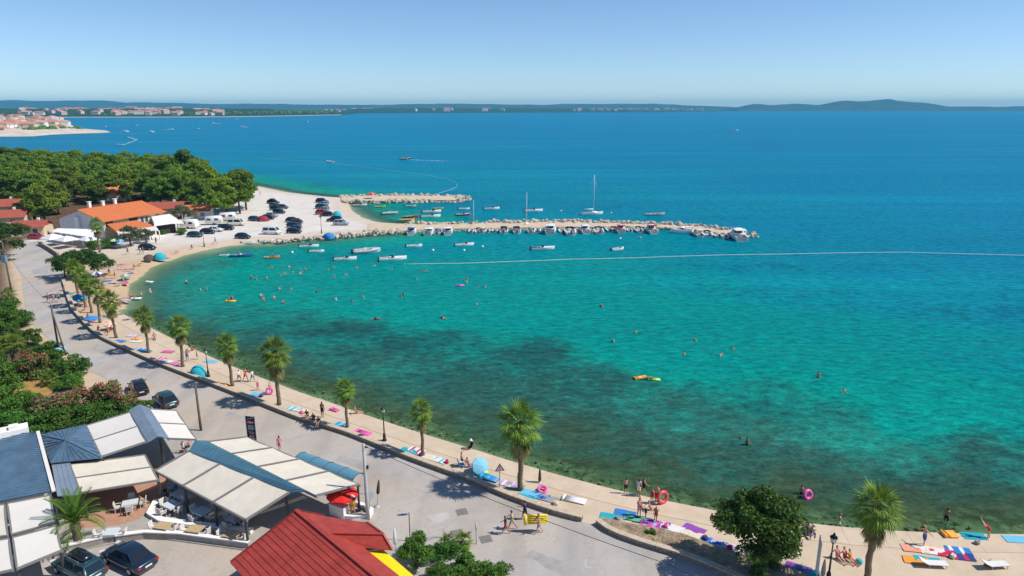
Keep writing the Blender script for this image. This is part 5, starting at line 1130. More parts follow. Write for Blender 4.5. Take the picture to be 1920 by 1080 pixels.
far_wood('far_bay_trees', 'dark trees among the houses of the far bay town', scat([(0, 219), (340, 219), (335, 214.5), (0, 214.5)], 260, 5, 6, 11) + scat([(340, 219), (640, 214.6), (600, 212), (340, 214)], 420, 8, 8, 15) + scat([(-60, 217), (340, 216), (340, 212), (-60, 212)], 420, 14, 9, 15))

# ground cover of the garden and dry tufts
def ground_cover(name, lab, polys, n, ml, size, zt, cat):
    P = []
    for pl in polys:
        q = np.array([(p.x, p.y) for p in A(pl, .62)]); lo = q.min(0); hi = q.max(0); k = 0; got = []
        while len(got) < n and k < 40: r_ = RNG.uniform(lo, hi, (n, 2)); got += list(r_[inside(r_, q)]); k += 1
        P += got[:n]
    P = np.array(P); C = np.concatenate([P, zt + RNG.uniform(0, size * 1.6, (len(P), 1))], 1); U = unit(len(P)) * size; U[:, 2] = abs(U[:, 2]) * 1.2; Wv = unit(len(P)) * size * .45
    tag(link(name, quads(name, C, U, Wv, ml)), lab, cat, kind='stuff')
ground_cover('garden_ground_cover', 'low green plants covering the garden ground', [[(-30, 830), (230, 790), (250, 770), (160, 745), (40, 760), (-30, 740)], [(-30, 740), (20, 715), (10, 640), (-30, 620)], [(100, 735), (160, 725), (150, 690), (90, 660), (40, 640), (40, 690)]], 4200, M_LAUREL, .16, .62, 'plants')
ground_cover('dry_tufts', 'dry grass tufts in the stone edged flower bed', [[(1135, 985), (1211, 1016), (1330, 1055), (1420, 1085), (1378, 1045), (1278, 1008), (1180, 988)]], 700, M_DRY, .07, .87, 'grass')
# ------------------------------------------------------------------ cars
def paint(name, col, metal=.3): return mat('paint_' + name, col, .25, .5, metal=metal, coat=.6)
PAINT = dict(black=paint('black', (.012, .014, .018)), navy=paint('navy', (.012, .03, .06)), teal=paint('teal', (.02, .07, .085)), grey=paint('grey', (.09, .10, .11)), silver=paint('silver', (.42, .44, .46)), white=paint('white', (.72, .72, .70), 0), red=paint('red', (.42, .02, .03), .1), steel=paint('steel', (.16, .21, .26)), cream=paint('cream', (.62, .58, .46), 0))
M_TYRE = mat('tyre_rubber', (.015, .015, .015), .9, .2, var=.1, scale=5); M_RIM = mat('alloy_rim', (.40, .40, .41), .35, .5, metal=.7, var=.05, scale=5); M_CARGLASS = mat('car_glass', (.012, .016, .02), .06, .8, coat=.4, var=.05, scale=2); M_HEAD = mat('headlight_lens', (.60, .62, .64), .15, .6, var=.05, scale=4); M_TAIL = mat('taillight_lens', (.35, .015, .015), .2, .6, var=.05, scale=4); M_PLATE = mat('number_plate', (.70, .70, .68), .5, .3, var=.05, scale=4); M_TRIM = mat('black_trim', (.02, .02, .02), .6, .3, var=.1, scale=4)
def car_proto(kind):
    L, Wd, H, zb, xa, xB, xC, xD = {'hatch': (4.1, 1.76, 1.48, .92, 1.05, .35, -1.35, -1.92), 'sedan': (4.6, 1.80, 1.46, .92, 1.05, .30, -1.05, -1.75), 'wagon': (4.65, 1.82, 1.52, .94, 1.10, .40, -1.85, -2.22), 'suv': (4.5, 1.86, 1.68, 1.02, 1.10, .45, -1.70, -2.12), 'van': (4.95, 1.92, 1.98, 1.12, 1.95, 1.25, -2.25, -2.42)}[kind]
    t = thing('parked_car', 'x', 'car'); hw = Wd / 2; m = MB(); rings = []
    st = [(-L / 2, .80, .42, zb - .12), (-L / 2 + .12, .92, .26, zb - .02), (-L / 2 + .5, .98, .2, zb), (-.3, 1.0, .2, zb), (xa, 1.0, .2, zb - .01), (xa + .45 if kind != 'van' else xa + .15, .985, .2, zb - .10), (L / 2 - .35, .95, .22, zb - .20), (L / 2 - .1, .88, .28, zb - .30), (L / 2, .74, .40, zb - .40)]
    for x, k, z0, z1 in st:
        w = hw * k; mid = (z0 + z1) / 2; rings.append([(x, -w * .8, z0), (x, -w, z0 + .14), (x, -w, mid + .05), (x, -w * .95, z1 - .03), (x, -w * .80, z1), (x, 0, z1 + .03), (x, w * .80, z1), (x, w * .95, z1 - .03), (x, w, mid + .05), (x, w, z0 + .14), (x, w * .8, z0)][::-1])
    m.loft(rings); m.build('body', PAINT['black'], t)
    wb, wr = hw * .90, hw * .72; z1, z2 = zb - .01, H
    def cab(x, w, z): return Vector((x, w, z))
    m = MB(); prof = [(xa, wb, z1), ((xa + xB) / 2 + .02, (wb + wr) / 2, (z1 + z2) / 2 + .03), (xB, wr, z2 - .04), (xB - .25, wr, z2), ((xB + xC) / 2, wr, z2 + .015), (xC + .15, wr * .97, z2 - .01), (xC, wr * .95, z2 - .05), (xD, wb * .95, z1)]
    m.loft([[(x, -w, z), (x, -w * .86, z + .03), (x, 0, z + .05), (x, w * .86, z + .03), (x, w, z)] for x, w, z in prof], False, False, closed=False)
    for s in (-1, 1):
        b = len(m.v); m.v += [(x, s * w, z) for x, w, z in prof]; f = list(range(b, b + len(prof))); m.face(f if s < 0 else f[::-1])
    m.build('roof', PAINT['black'], t)
    def win(name, pts, off):
        m = MB(); o = Vector(off); c = sum((Vector(p) for p in pts), Vector()) / len(pts); m.poly([c + (Vector(p) - c) * .86 + o for p in pts]); return m.build(name, M_CARGLASS, t)
    win('windshield', [(xa, -wb, z1), (xa, wb, z1), (xB, wr, z2 - .03), (xB, -wr, z2 - .03)], (.05, 0, .06)); win('rear_window', [(xD, wb * .95, z1), (xD, -wb * .95, z1), (xC, -wr * .95, z2 - .04), (xC, wr * .95, z2 - .04)], (-.04, 0, .03))
    xm = (xB + xC) / 2
    for s in (-1, 1):
        e = (0, s * .03, .015); fr = [(xa - .12, s * wb, z1 + .03), (xB - .05, s * wr, z2 - .06), (xm + .04, s * wr, z2 - .05), (xm + .04, s * wb, z1 + .03)]; rr = [(xm - .04, s * wb, z1 + .03), (xm - .04, s * wr, z2 - .05), (xC + .12, s * wr * .96, z2 - .07), (xD + .25, s * wb * .95, z1 + .03)]
        for q in (fr, rr): win('side_window', q if s > 0 else q[::-1], e)
        m = MB(); m.ball((xa - .15, s * (hw + .08), zb + .06), .11, 6, 4, (.7, 1, .8)); m.build('mirror', PAINT['black'], t)
        m = MB(); m.box((L / 2 - .12, s * hw * .66, zb - .30), (.26, .36, .14), rz=-s * .35); m.build('headlight', M_HEAD, t)
        m = MB(); m.box((-L / 2 + .06, s * hw * .72, zb - .16), (.16, .32, .17), rz=s * .25); m.build('taillight', M_TAIL, t)
        for x in (L * .30, -L * .29):
            w = MB().tube([(x, s * (hw - .20), .31), (x, s * (hw + .012), .31)], .31, 16, smooth=False).build('wheel', M_TYRE, t); m = MB(); m.tube([(x, s * (hw - .02), .31), (x, s * (hw + .025), .31)], .20, 12, smooth=False); m.build('rim', M_RIM, w)
    MB().box((-L / 2 - .005, 0, zb - .30), (.03, .52, .12)).build('number_plate', M_PLATE, t)
    MB().box((L / 2 - .02, 0, .42), (.08, Wd * .62, .14)).build('grille', M_TRIM, t)
    return t
CARP = {}
def car(kind, px, py, head, col, lab, group='parked cars', z=.62, sc=1.0):
    if kind not in CARP: t = CARP[kind] = car_proto(kind)
    else: t = dup(CARP[kind])
    p = at(px, py, z); t.location = (p.x, p.y, z); t.rotation_euler = (0, 0, R(head)); t.scale = (sc,) * 3; tag(t, lab, None, group)
    for c in t.children:
        if c.name.split('.')[0] in ('body', 'roof', 'mirror'): setmat(c, PAINT[col])
    return t
c1 = car('wagon', 150, 1074, 152, 'teal', 'dark teal estate car with black roof box parked by the white wall')
m = MB(); r = [[(x, -.42 * k, 1.60 - .0), (x, -.40 * k, 1.60 + h), (x, 0, 1.60 + h * 1.1), (x, .40 * k, 1.60 + h), (x, .42 * k, 1.60)] for x, k, h in ((.55, .5, .1), (.35, .9, .26), (-.6, 1, .32), (-1.3, .95, .26), (-1.45, .6, .1))]
m.loft(r, closed=True); m.build('roof_box', PAINT['black'], c1)
m = MB(); m.box((0, -.5, 1.58), (1.9, .04, .06)); m.box((0, .5, 1.58), (1.9, .04, .06)); m.box((0, 0, 1.6), (.05, 1.1, .05)); m.box((-1, 0, 1.6), (.05, 1.1, .05)); m.build('roof_rails', M_RIM, c1)
car('sedan', 243, 1056, 152, 'navy', 'dark blue saloon car parked beside the car with the roof box', sc=1.04)
car('hatch', 261, 734, 128, 'black', 'black car parked by the hedge, further of the two')
car('hatch', 311, 758, 136, 'teal', 'dark teal car parked at the road by the white pergola', sc=1.04)
CARS = [('hatch', 366, 444, -10, 'teal', 'dark teal car parked by the white posts near the guest house'), ('hatch', 390, 438, -5, 'black', 'black car under the trees behind the teal one'), ('hatch', 405, 434, 0, 'white', 'white car half hidden between black cars by the caravans'), ('suv', 424, 431, 0, 'black', 'black off-roader in front of the cream van'), ('hatch', 456, 447, -10, 'navy', 'dark hatchback parked alone near the water'), ('van', 510, 439, -5, 'white', 'white minibus parked on its own in the car park'), ('van', 443, 423, 5, 'cream', 'cream camper van at the edge of the pines'), ('hatch', 478, 414, -20, 'teal', 'dark car beside the red dome at the pine edge'), ('hatch', 277, 468, -8, 'black', 'black car under the olive trees by the beach'), ('hatch', 69, 448, 0, 'red', 'red car at the top of the road by the kiosk')]
for k, (x, y, c) in enumerate(((513, 382, 'black'), (516, 388, 'steel'), (519, 394, 'teal'), (524, 400, 'navy'))): CARS.append(('hatch' if k % 2 else 'wagon', x, y, -14, c, 'dark car in the rank by the pines, %s from the back' % ['first', 'second', 'third', 'fourth'][k]))
CARS.append(('hatch', 510, 407, -10, 'silver', 'silver car at the near end of the rank by the pines')); CARS.append(('hatch', 503, 411, -10, 'black', 'dark car squeezed behind the red dome'))
for k, (x, y, c) in enumerate(((549, 416, 'black'), (553, 421, 'grey'), (552, 426, 'navy'), (552, 432, 'teal'), (552, 437, 'black'))): CARS.append(('hatch' if k != 1 else 'wagon', x, y, -3 + 180 * (k % 2), c, 'dark car in the middle rank of the car park, %s from the back' % ['first', 'second', 'third', 'fourth', 'fifth'][k]))
for k, (x, y, c) in enumerate(((604, 380, 'black'), (607, 385, 'silver'), (604, 391, 'teal'), (607, 396, 'silver'), (605, 402, 'red'), (612, 405, 'black'))): CARS.append(('hatch' if k % 2 else 'suv', x, y, 180 * (k % 2) - 2, c, '%s car in the rank nearest the cove, %s from the back' % ({'black': 'black', 'silver': 'silver', 'teal': 'teal', 'red': 'dark red'}[c], ['first', 'second', 'third', 'fourth', 'fifth', 'sixth'][k])))
CARS += [('suv', 627, 415, 178, 'black', 'black car beside the silver off-roader at the cove'), ('suv', 640, 422, -2, 'silver', 'silver off-roader at the near corner of the car park'), ('hatch', 530, 391, -14, 'grey', 'grey car nose out at the front of the pine rank')]
for a in CARS: car(*a)

def caravan(px, py, hd, lab):
    p = at(px, py, .62); t = thing('caravan', lab, 'caravan', (p.x, p.y, .62), R(hd), 'caravans'); m = MB(); m.loft([[(x, -1.1, .5), (x, -1.1, z - .15), (x, -.95, z), (x, .95, z), (x, 1.1, z - .15), (x, 1.1, .5)] for x, z in ((-2.3, 2.2), (-2.1, 2.6), (2.0, 2.6), (2.3, 1.9))]); m.build('body', PAINT['white'], t)
    for x in (-1.2, .9): MB().box((x, -1.11, 1.7), (1.1, .05, .6)).build('window', M_CARGLASS, t)
    for s in (-1, 1): MB().tube([(0, s * .9, .3), (0, s * 1.12, .3)], .3, 12, smooth=False).build('wheel', M_TYRE, t)
    MB().bar((2.2, 0, .5), (3.3, 0, .5), .1).build('tow_bar', M_DKMET, t)
caravan(402, 421, 10, 'white caravan among the pines behind the parked cars'); caravan(356, 428, -5, 'grey white caravan beside the guest house wing'); caravan(428, 414, 15, 'caravan in the pine shade behind the cream van')
# ------------------------------------------------------------------ boats
M_GEL = mat('white_gelcoat', (.80, .80, .79), .3, .5, var=.04, scale=2); M_GELG = mat('grey_inflatable', (.46, .48, .50), .5, .3, var=.06, scale=2); M_DECKIN = mat('boat_interior', (.52, .49, .44), .7, .3, var=.1, scale=3)
BM = dict(white=M_GEL, grey=M_GELG, red=mat('boat_red', (.50, .03, .05), .4, .4, var=.08, scale=2), yellow=mat('boat_yellow', (.80, .45, .03), .4, .4, var=.08, scale=2), green=mat('boat_green', (.35, .55, .05), .4, .4, var=.08, scale=2), black=mat('boat_black', (.02, .022, .025), .35, .5, var=.1, scale=2), blue=mat('boat_blue', (.03, .16, .42), .4, .4, var=.08, scale=2), orange=mat('boat_orange', (.72, .28, .05), .5, .4, var=.1, scale=2), wine=mat('boat_wine', (.25, .03, .04), .7, .2, var=.1, scale=2), cream=mat('boat_cream', (.66, .60, .50), .6, .3, var=.08, scale=2))
def hull_stations(L, B, sheer, bowup, fine=1.0):
    st = []
    for k in range(11):
        f = k / 10; x = -L / 2 + L * f; b = B / 2 * (min(1, .86 + .3 * f) if f < .5 else (1 - ((f - .5) / .5) ** (2.1 * fine)) * 1.0); b = max(b, .02); st.append((x, b, sheer + bowup * f ** 2.2, -.22 * (1 - f ** 4)))
    return st
def boat_proto(kind):
    t = thing('boat', 'x', 'boat'); L, B, sh, bu = dict(motor=(5.4, 2.1, .55, .35), dinghy=(3.6, 1.55, .42, .22), rib=(5.0, 2.1, .5, .3), speed=(6.0, 2.2, .6, .3), cruiser=(6.6, 2.5, .85, .45), sail=(7.0, 2.4, .75, .3), row=(4.2, 1.5, .4, .3))[kind]
    st = hull_stations(L, B, sh, bu); m = MB()
    m.loft([[(x, b, z), (x, b * .96, z * .5), (x, b * .78, -.02), (x, 0, zk), (x, -b * .78, -.02), (x, -b * .96, z * .5), (x, -b, z)] for x, b, z, zk in st], True, False, closed=False); m.build('hull', M_GEL, t)
    # deck with open cockpit
    fd = dict(motor=6, dinghy=8, rib=7, speed=5, cruiser=3, sail=6, row=9)[kind]; m = MB()
    for a, b_ in zip(st[:fd + 1], st[1:fd + 1]):
        for s in (-1, 1):
            w0, w1 = .22, .22; q = [(a[0], s * a[1], a[2]), (b_[0], s * b_[1], b_[2]), (b_[0], s * max(b_[1] - w1, .02), b_[2] + .01), (a[0], s * (a[1] - w0), a[2] + .01)]; m.poly(q if s < 0 else q[::-1])
    fr = [(x, b, z) for x, b, z, k in st[fd:]]
    for a, b_ in zip(fr, fr[1:]): m.poly([(a[0], -a[1], a[2]), (b_[0], -b_[1], b_[2]), (b_[0], 0, b_[2] + .06), (a[0], 0, a[2] + .08)]); m.poly([(a[0], 0, a[2] + .08), (b_[0], 0, b_[2] + .06), (b_[0], b_[1], b_[2]), (a[0], a[1], a[2])])
    m.build('deck', M_GEL, t); m = MB(); ins = [(x, max(b - .22, .02), z) for x, b, z, k in st[:fd + 1]]
    for a, b_ in zip(ins, ins[1:]):
        m.poly([(a[0], -a[1], .12), (b_[0], -b_[1], .12), (b_[0], b_[1], .12), (a[0], a[1], .12)])
        for s in (-1, 1): q = [(a[0], s * a[1], .12), (b_[0], s * b_[1], .12), (b_[0], s * b_[1], b_[2] + .01), (a[0], s * a[1], a[2] + .01)]; m.poly(q[::-1] if s < 0 else q)
    m.poly([(ins[0][0], -ins[0][1], .12), (ins[0][0], ins[0][1], .12), (ins[0][0], ins[0][1], st[0][2]), (ins[0][0], -ins[0][1], st[0][2])][::-1]); e = ins[-1]; m.poly([(e[0], -e[1], .12), (e[0], e[1], .12), (e[0], e[1], e[2] + .07), (e[0], -e[1], e[2] + .07)])
    m.build('cockpit', M_DECKIN, t)
    for k in range(2 if kind != 'cruiser' else 1): MB().box((-L * .22 + k * L * .22, 0, .34), (.36, B * .66, .12)).build('seat', M_DECKIN if kind in ('row', 'dinghy') else M_GEL, t)
    if kind in ('motor', 'speed', 'dinghy', 'rib'):
        o = MB().box((-L / 2 - .2, 0, sh + .12), (.36, .34, .46), taper=.8).build('outboard', BM['black'], t); MB().box((-L / 2 - .2, 0, .0), (.14, .1, .9)).build('shaft', BM['black'], o)
    if kind in ('motor', 'speed'):
        x = st[fd][0]; z = st[fd][2]; m = MB(); b = st[fd][1] * .85; m.poly([(x + .35, -b * .5, z + .06), (x + .35, b * .5, z + .06), (x + .05, b * .48, z + .45), (x + .05, -b * .48, z + .45)]); m.poly([(x - .5, -b, z + .04), (x + .35, -b * .5, z + .06), (x + .05, -b * .48, z + .45), (x - .5, -b, z + .36)]); m.poly([(x + .35, b * .5, z + .06), (x - .5, b, z + .04), (x - .5, b, z + .36), (x + .05, b * .48, z + .45)]); m.build('windscreen', M_CARGLASS, t)
        MB().box((x - .5, .0, .5), (.4, .6, .7)).build('console', M_GEL, t)
    if kind == 'rib':
        m = MB()
        for s in (-1, 1): m.tube([(x, s * b * .98, z - .05) for x, b, z, k in st], [.22] * 9 + [.2, .1], 8)
        m.build('inflatable_tube', M_GELG, t); MB().box((-.2, 0, .55), (.5, .6, .8)).build('console', M_GEL, t)
    if kind == 'cruiser':
        m = MB(); rings = []
        for x, w, z in ((-.5, .86, 1.0), (-.4, .84, 1.75), (.6, .78, 1.8), (1.15, .62, 1.35), (1.9, .45, 1.05)): rings.append([(x, -w * B / 2 * .92, .8), (x, -w * B / 2 * .84, z), (x, 0, z + .06), (x, w * B / 2 * .84, z), (x, w * B / 2 * .92, .8)])
        m.loft(rings); cb = m.build('cabin', M_GEL, t)
        MB().box((-.47, 0, 1.35), (.1, B * .56, .62)).build('aft_window', M_CARGLASS, cb)
        for s in (-1, 1): m = MB(); q = [(-.25, s * B * .42, 1.15), (.7, s * B * .38, 1.15), (.6, s * B * .35, 1.6), (-.25, s * B * .37, 1.6)]; m.poly([(a, b + s * .03, c) for a, b, c in (q if s < 0 else q[::-1])]); m.build('side_window', M_CARGLASS, cb)
        m = MB(); m.poly([(1.18, -.6, 1.4), (1.18, .6, 1.4), (.66, .7, 1.80), (.66, -.7, 1.80)]); m.build('windscreen', M_CARGLASS, cb)
        m = MB(); m.box((-1.6, 0, 1.85), (2.0, B * .78, .07)); cn = m.build('canopy', M_GEL, t); m = MB()
        for x in (-2.5, -.7):
            for y in (-.9, .9): m.box((x, y, 1.3), (.04, .04, 1.1))
        m.build('canopy_poles', M_RIM, cn)
    if kind == 'sail':
        MB().tube([(.5, 0, .7), (.5, 0, 12.5)], [.08, .05], 6).build('mast', M_GEL, t); m = MB(); m.tube([(.5, 0, 1.7), (-2.6, 0, 1.75)], .06, 6); m.tube([(.35, 0, 1.85), (-2.5, 0, 1.9)], [.16, .1], 6); m.build('boom', M_GEL, t)
        m = MB(); m.loft([[(x, -w, .75), (x, -w * .8, z), (x, w * .8, z), (x, w, .75)] for x, w, z in ((-.4, .7, .95), (.2, .7, 1.15), (1.4, .5, 1.1), (2.0, .3, .9))]); m.build('cabin', M_GEL, t); m = MB(); m.tube([(3.3, 0, 1.0), (.5, 0, 11.8)], .02, 4); m.tube([(-3.3, 0, .8), (.5, 0, 12.4)], .02, 4); m.build('stays', M_RIM, t)
    return t
BP = {}
def boat(kind, px, py, head, lab, sc=1.0, hull=None, group='boats in the bay', canopy=None, cockpit=None):
    if kind not in BP: t = BP[kind] = boat_proto(kind)
    else: t = dup(BP[kind])
    p = at(px, py, 0); t.location = (p.x, p.y, 0); t.rotation_euler = (R(random.uniform(-1, 1)), R(random.uniform(-1, 1)), R(head)); t.scale = (sc,) * 3; tag(t, lab, None, group)
    if hull:
        for c in t.children:
            if c.name.split('.')[0] in ('hull', 'inflatable_tube') or (hull not in ('wine',) and c.name.split('.')[0] == 'deck' and kind in ('row', 'dinghy')): setmat(c, BM[hull])
    if kind == 'cruiser': setmat(first(t, 'canopy'), BM[canopy or 'white'])
    elif canopy:
        c = first(t, 'canopy')
        if c: setmat(c, BM[canopy])
        else:
            m = MB(); m.loft([[(x, -.8, 1.25), (x, -.6, 1.45), (x, .6, 1.45), (x, .8, 1.25)] for x in (-1.9, -.1)]); c = m.build('canopy', BM[canopy], t); m = MB()
            for x in (-1.85, -.15):
                for y in (-.75, .75): m.box((x, y, .85), (.03, .03, .85))
            m.build('canopy_poles', M_RIM, c)
    if cockpit: setmat(first(t, 'cockpit'), BM[cockpit])
    return t
for a in (('rib', 688, 474, 14, 'long grey white inflatable boat with dark engine among the anchored trio', 1.3), ('motor', 648, 488, 8, 'white motorboat anchored left in the trio off the swimmers', .95), ('speed', 737, 488, 16, 'sleek white speedboat anchored right in the trio at the float line', 1.05), ('dinghy', 777, 463, 8, 'small grey white dinghy anchored between the trio and the jetty', 1.1), ('motor', 871, 461, 14, 'white motorboat with dark engine anchored mid bay', .9), ('dinghy', 1158, 469, 30, 'small white boat with black engine anchored right of the dark speedboat', 1.05), ('dinghy', 594, 473, 5, 'small pale blue and white boat nearest the rocks', 1.0)): boat(*a)
boat('speed', 1018, 468, 4, 'speedboat with dark cockpit and white hull anchored mid bay', .98, cockpit='black')
boat('row', 510, 484, 12, 'orange dinghy with people off the beach', .85, 'orange'); boat('motor', 580, 464, 4, 'white boat with red stern close to the rocks', .9); boat('row', 452, 481, 3, 'blue and white pedal boat off the beach', 1.2, 'blue'); boat('dinghy', 466, 457, 10, 'white skiff pulled up at the beach edge', .9); boat('dinghy', 500, 454, 10, 'white skiff moored at the first rocks', 1.0)
boat('dinghy', 421, 480, 2, 'white inflatable board tied to the pedal boat', .7, 'white')
for a in (('motor', 675, 386, 0, 'white motorboat in the cove nearest the beach', .95), ('row', 712, 389, 8, 'lime green dinghy in the cove', 1.0, 'green'), ('rib', 731, 402, 5, 'grey inflatable boat in the middle of the cove', 1.05, 'grey'), ('dinghy', 770, 388, 3, 'grey dinghy in the cove below the shorter jetty', 1.1, 'grey'), ('row', 822, 392, 5, 'lime green boat behind the white pair in the cove', .9, 'green'), ('motor', 810, 399, 8, 'rear white motorboat of the pair in the cove', 1.15), ('motor', 808, 408, 8, 'front white motorboat of the pair in the cove', 1.15), ('row', 770, 408, 10, 'red kayak shaped boat by the jetty rocks', 1.2, 'red'), ('row', 763, 414, 8, 'orange yellow boat by the jetty rocks', 1.15, 'yellow'), ('dinghy', 870, 393, 4, 'plain white dinghy at the mouth of the cove', 1.1), ('motor', 868, 404, 6, 'white boat with red stripe at the mouth of the cove', .85, 'red')): boat(*a[:5], *(a[5:]), group='boats in the cove')
for a in (('motor', 922, 393, 8, 'white motorboat anchored beyond the jetty, leftmost', 1.0), ('speed', 1001, 397, 14, 'white boat anchored beyond the jetty beside the thin mast', 1.05), ('row', 1228, 404, 0, 'low grey blue boat anchored beyond the jetty', 1.5, 'grey')): boat(*a[:5], *(a[5:]), group='boats beyond the jetty')
s_ = boat('sail', 1110, 403, 6, 'sailing yacht with the tall white mast beyond the jetty', 1.05, group='sailing boats'); s2_ = boat('sail', 888, 424, 80, 'small sailing boat with short mast moored at the jetty', .62, group='sailing boats'); s3_ = boat('sail', 987, 424, 85, 'sailing boat with thin mast moored at the middle of the jetty', .8, group='sailing boats')
MOOR = [(772, 437, 'cruiser', .85, 'blue', 'boat with bright blue canopy moored at the jetty'), (806, 438, 'cruiser', .85, None, 'white cabin boat right of the blue canopy boat'), (822, 437, 'motor', .85, 'blue', 'boat with small blue cover between two cabin boats'), (841, 437, 'cruiser', .85, None, 'white cabin boat, third of the left jetty group'), (884, 434, 'dinghy', .95, None, 'small white boat left of the short mast'), (898, 434, 'motor', .9, None, 'white boat right of the short mast'), (914, 433, 'dinghy', .95, None, 'grey white dinghy in the jetty row'), (928, 433, 'dinghy', .95, None, 'white dinghy left of the dark canopies'),
        (945, 434, 'motor', 1.0, 'black', 'boat with black canopy, left of the two'), (968, 434, 'motor', 1.0, 'black', 'boat with black canopy, right of the two'), (1008, 433, 'dinghy', 1.1, None, 'white open boat left of the large white cabin boat'), (1032, 435, 'cruiser', 1.08, None, 'large white cabin boat at the middle of the jetty'), (1068, 436, 'motor', 1.3, None, 'wide white open boat right of the large cabin boat'), (1096, 434, 'cruiser', .95, None, 'white cabin boat with dark window near the tall mast'), (1121, 434, 'motor', 1.15, None, 'grey white boat below the tall mast'), (1142, 432, 'dinghy', 1.1, None, 'small white boat left of the red canopied pair'), (1163, 433, 'cruiser', .92, 'red', 'boat with red canopy, left of the red pair'), (1196, 432, 'motor', .95, None, 'white boat between the two red canopied boats'), (1220, 434, 'cruiser', .95, 'wine', 'boat with dark red canopy, right of the red pair'),
        (1053, 434, 'dinghy', 1.0, None, 'small grey boat squeezed right of the large cabin boat'), (1083, 434, 'dinghy', 1.0, None, 'small white boat left of the dark windowed cabin boat'), (1150, 433, 'dinghy', .9, 'wine', 'small boat with wine red cover left of the red canopy'), (1108, 434, 'motor', .9, None, 'white boat just left of the tall mast'), (905, 434, 'motor', .8, 'cream', 'boat with cream cover in the left jetty row'), (996, 434, 'motor', .9, 'grey', 'boat with grey cover by the thin mast'), (1180, 432, 'dinghy', .9, None, 'small dinghy right of the red canopy'), (1307, 440, 'motor', 1.0, 'cream', 'boat with tan cover near the jetty end'), (1325, 440, 'motor', 1.0, None, 'white boat left of the twin dinghies at the jetty end'), (1342, 442, 'dinghy', 1.2, None, 'white dinghy near the jetty end'), (1356, 443, 'dinghy', 1.2, None, 'grey white dinghy beside the biggest cabin boat'), (1382, 446, 'cruiser', 1.25, None, 'biggest white cabin boat at the jetty end')]
for px, py, k, sc, cn, lab in MOOR: boat(k, px, py + .8, 90 + random.uniform(-6, 6), lab, sc * 1.2, None, 'boats moored along the jetty', cn)
boat('cruiser', 1280, 437, 168, 'white cruiser moored sideways near the jetty end', 1.0, group='boats moored along the jetty')
for k, (px, py) in enumerate(((533, 453), (630, 446), (655, 444), (682, 441), (715, 439), (740, 437))): boat('dinghy', px, py, 95 + random.uniform(-15, 15), 'small white dinghy tied at the rocks below the car park, %s from the left' % ['first', 'second', 'third', 'fourth', 'fifth', 'sixth'][k], .9, None, 'dinghies at the car park rocks')
for k, (px, py) in enumerate(((665, 380), (700, 380.5), (720, 380), (742, 380), (770, 379.5), (800, 379))): boat('dinghy', px, py, -85 + random.uniform(-15, 15), 'small boat tied to the near side of the shorter jetty, %s from the left' % ['first', 'second', 'third', 'fourth', 'fifth', 'sixth'][k], 1.1, random.choice(['white', 'grey', 'white']), 'boats at the shorter jetty')
# boats under way and at anchor far out, with wakes
M_FOAM = NT('wake_foam'); _n = M_FOAM; _n.b.inputs['Base Color'].default_value = (.72, .78, .80, 1); _n.b.inputs['Roughness'].default_value = .9
_tr = _n.n('BsdfTransparent'); _mx = _n.n('MixShader'); _n.l(_n.ramp(_n.noise(.35, 6, .75), [(.38, (0, 0, 0)), (.62, (1, 1, 1))]), _mx.inputs[0]); _n.l(_tr.outputs[0], _mx.inputs[1]); _n.l(_n.b.outputs[0], _mx.inputs[2]); _n.l(_mx.outputs[0], _n.out.inputs['Surface']); M_FOAM = _n.m
def wake(t, pts, w):
    inv_ = (Matrix.Translation(t.location) @ Matrix.Rotation(t.rotation_euler.z, 4, 'Z') @ Matrix.Diagonal((*t.scale, 1))).inverted(); L = [at(a, b, 0) for a, b in pts]; m = MB(); o = offset_line(L, w)
    for k in range(len(L) - 1): m.poly([inv_ @ (q + Vector((0, 0, .05))) for q in (L[k], L[k + 1], o[k + 1], o[k])])
    m.build('wake', M_FOAM, t)
FARB = [('motor', 619, 304, 150, 1.2, 'white motorboat alone beyond the pines', None), ('speed', 761, 299, 20, 1.3, 'dark hulled speedboat crossing left of centre with long wake', [(760, 299), (860, 303), (1000, 309)]), ('cruiser', 236, 248, 0, 1.5, 'white cruiser off the headland point, left one', None), ('cruiser', 284, 248.5, 0, 1.4, 'white cruiser off the headland point, right one', None), ('motor', 320, 243, 10, 1.6, 'white speedboat right of the two cruisers', [(320, 243), (306, 244.5)]), ('motor', 370, 242, 0, 1.6, 'small white boat at anchor in the far bay', None), ('speed', 408, 232.5, 170, 2.0, 'white boat with short bright wake in the far bay, left', [(400, 231), (422, 234.5)]), ('speed', 455, 238, 170, 2.0, 'white boat with short bright wake in the far bay, right', [(442, 236), (470, 240)]), ('speed', 226, 272, 200, 1.3, 'white speedboat curving in behind the pines', [(145, 281), (190, 279), (226, 273), (256, 264), (238, 260)]), ('motor', 196, 238, 0, 1.6, 'small boat at anchor behind the headland point, left', None), ('motor', 254, 235.5, 0, 1.8, 'small boat at anchor behind the headland point, right', None), ('sail', 443, 224, 0, 1.3, 'tiny white sail boat on the far bay', None), ('motor', 1377, 245.5, 0, 2.2, 'lone white boat far out on the right', None), ('motor', 575, 229, 0, 2, 'white boat leaving a pale streak on the far bay', [(540, 230), (605, 229.4)]), ('motor', 1722, 207.5, 0, 8, 'ferry like white vessel under the island hills', None)]
for k, px, py, hd, sc, lab, wk in FARB:
    t = boat(k, px, py, hd, lab, sc, 'black' if 'dark' in lab else None, 'boats far out on the water')
    if wk: wake(t, wk, 1.4 if py > 260 else 4)
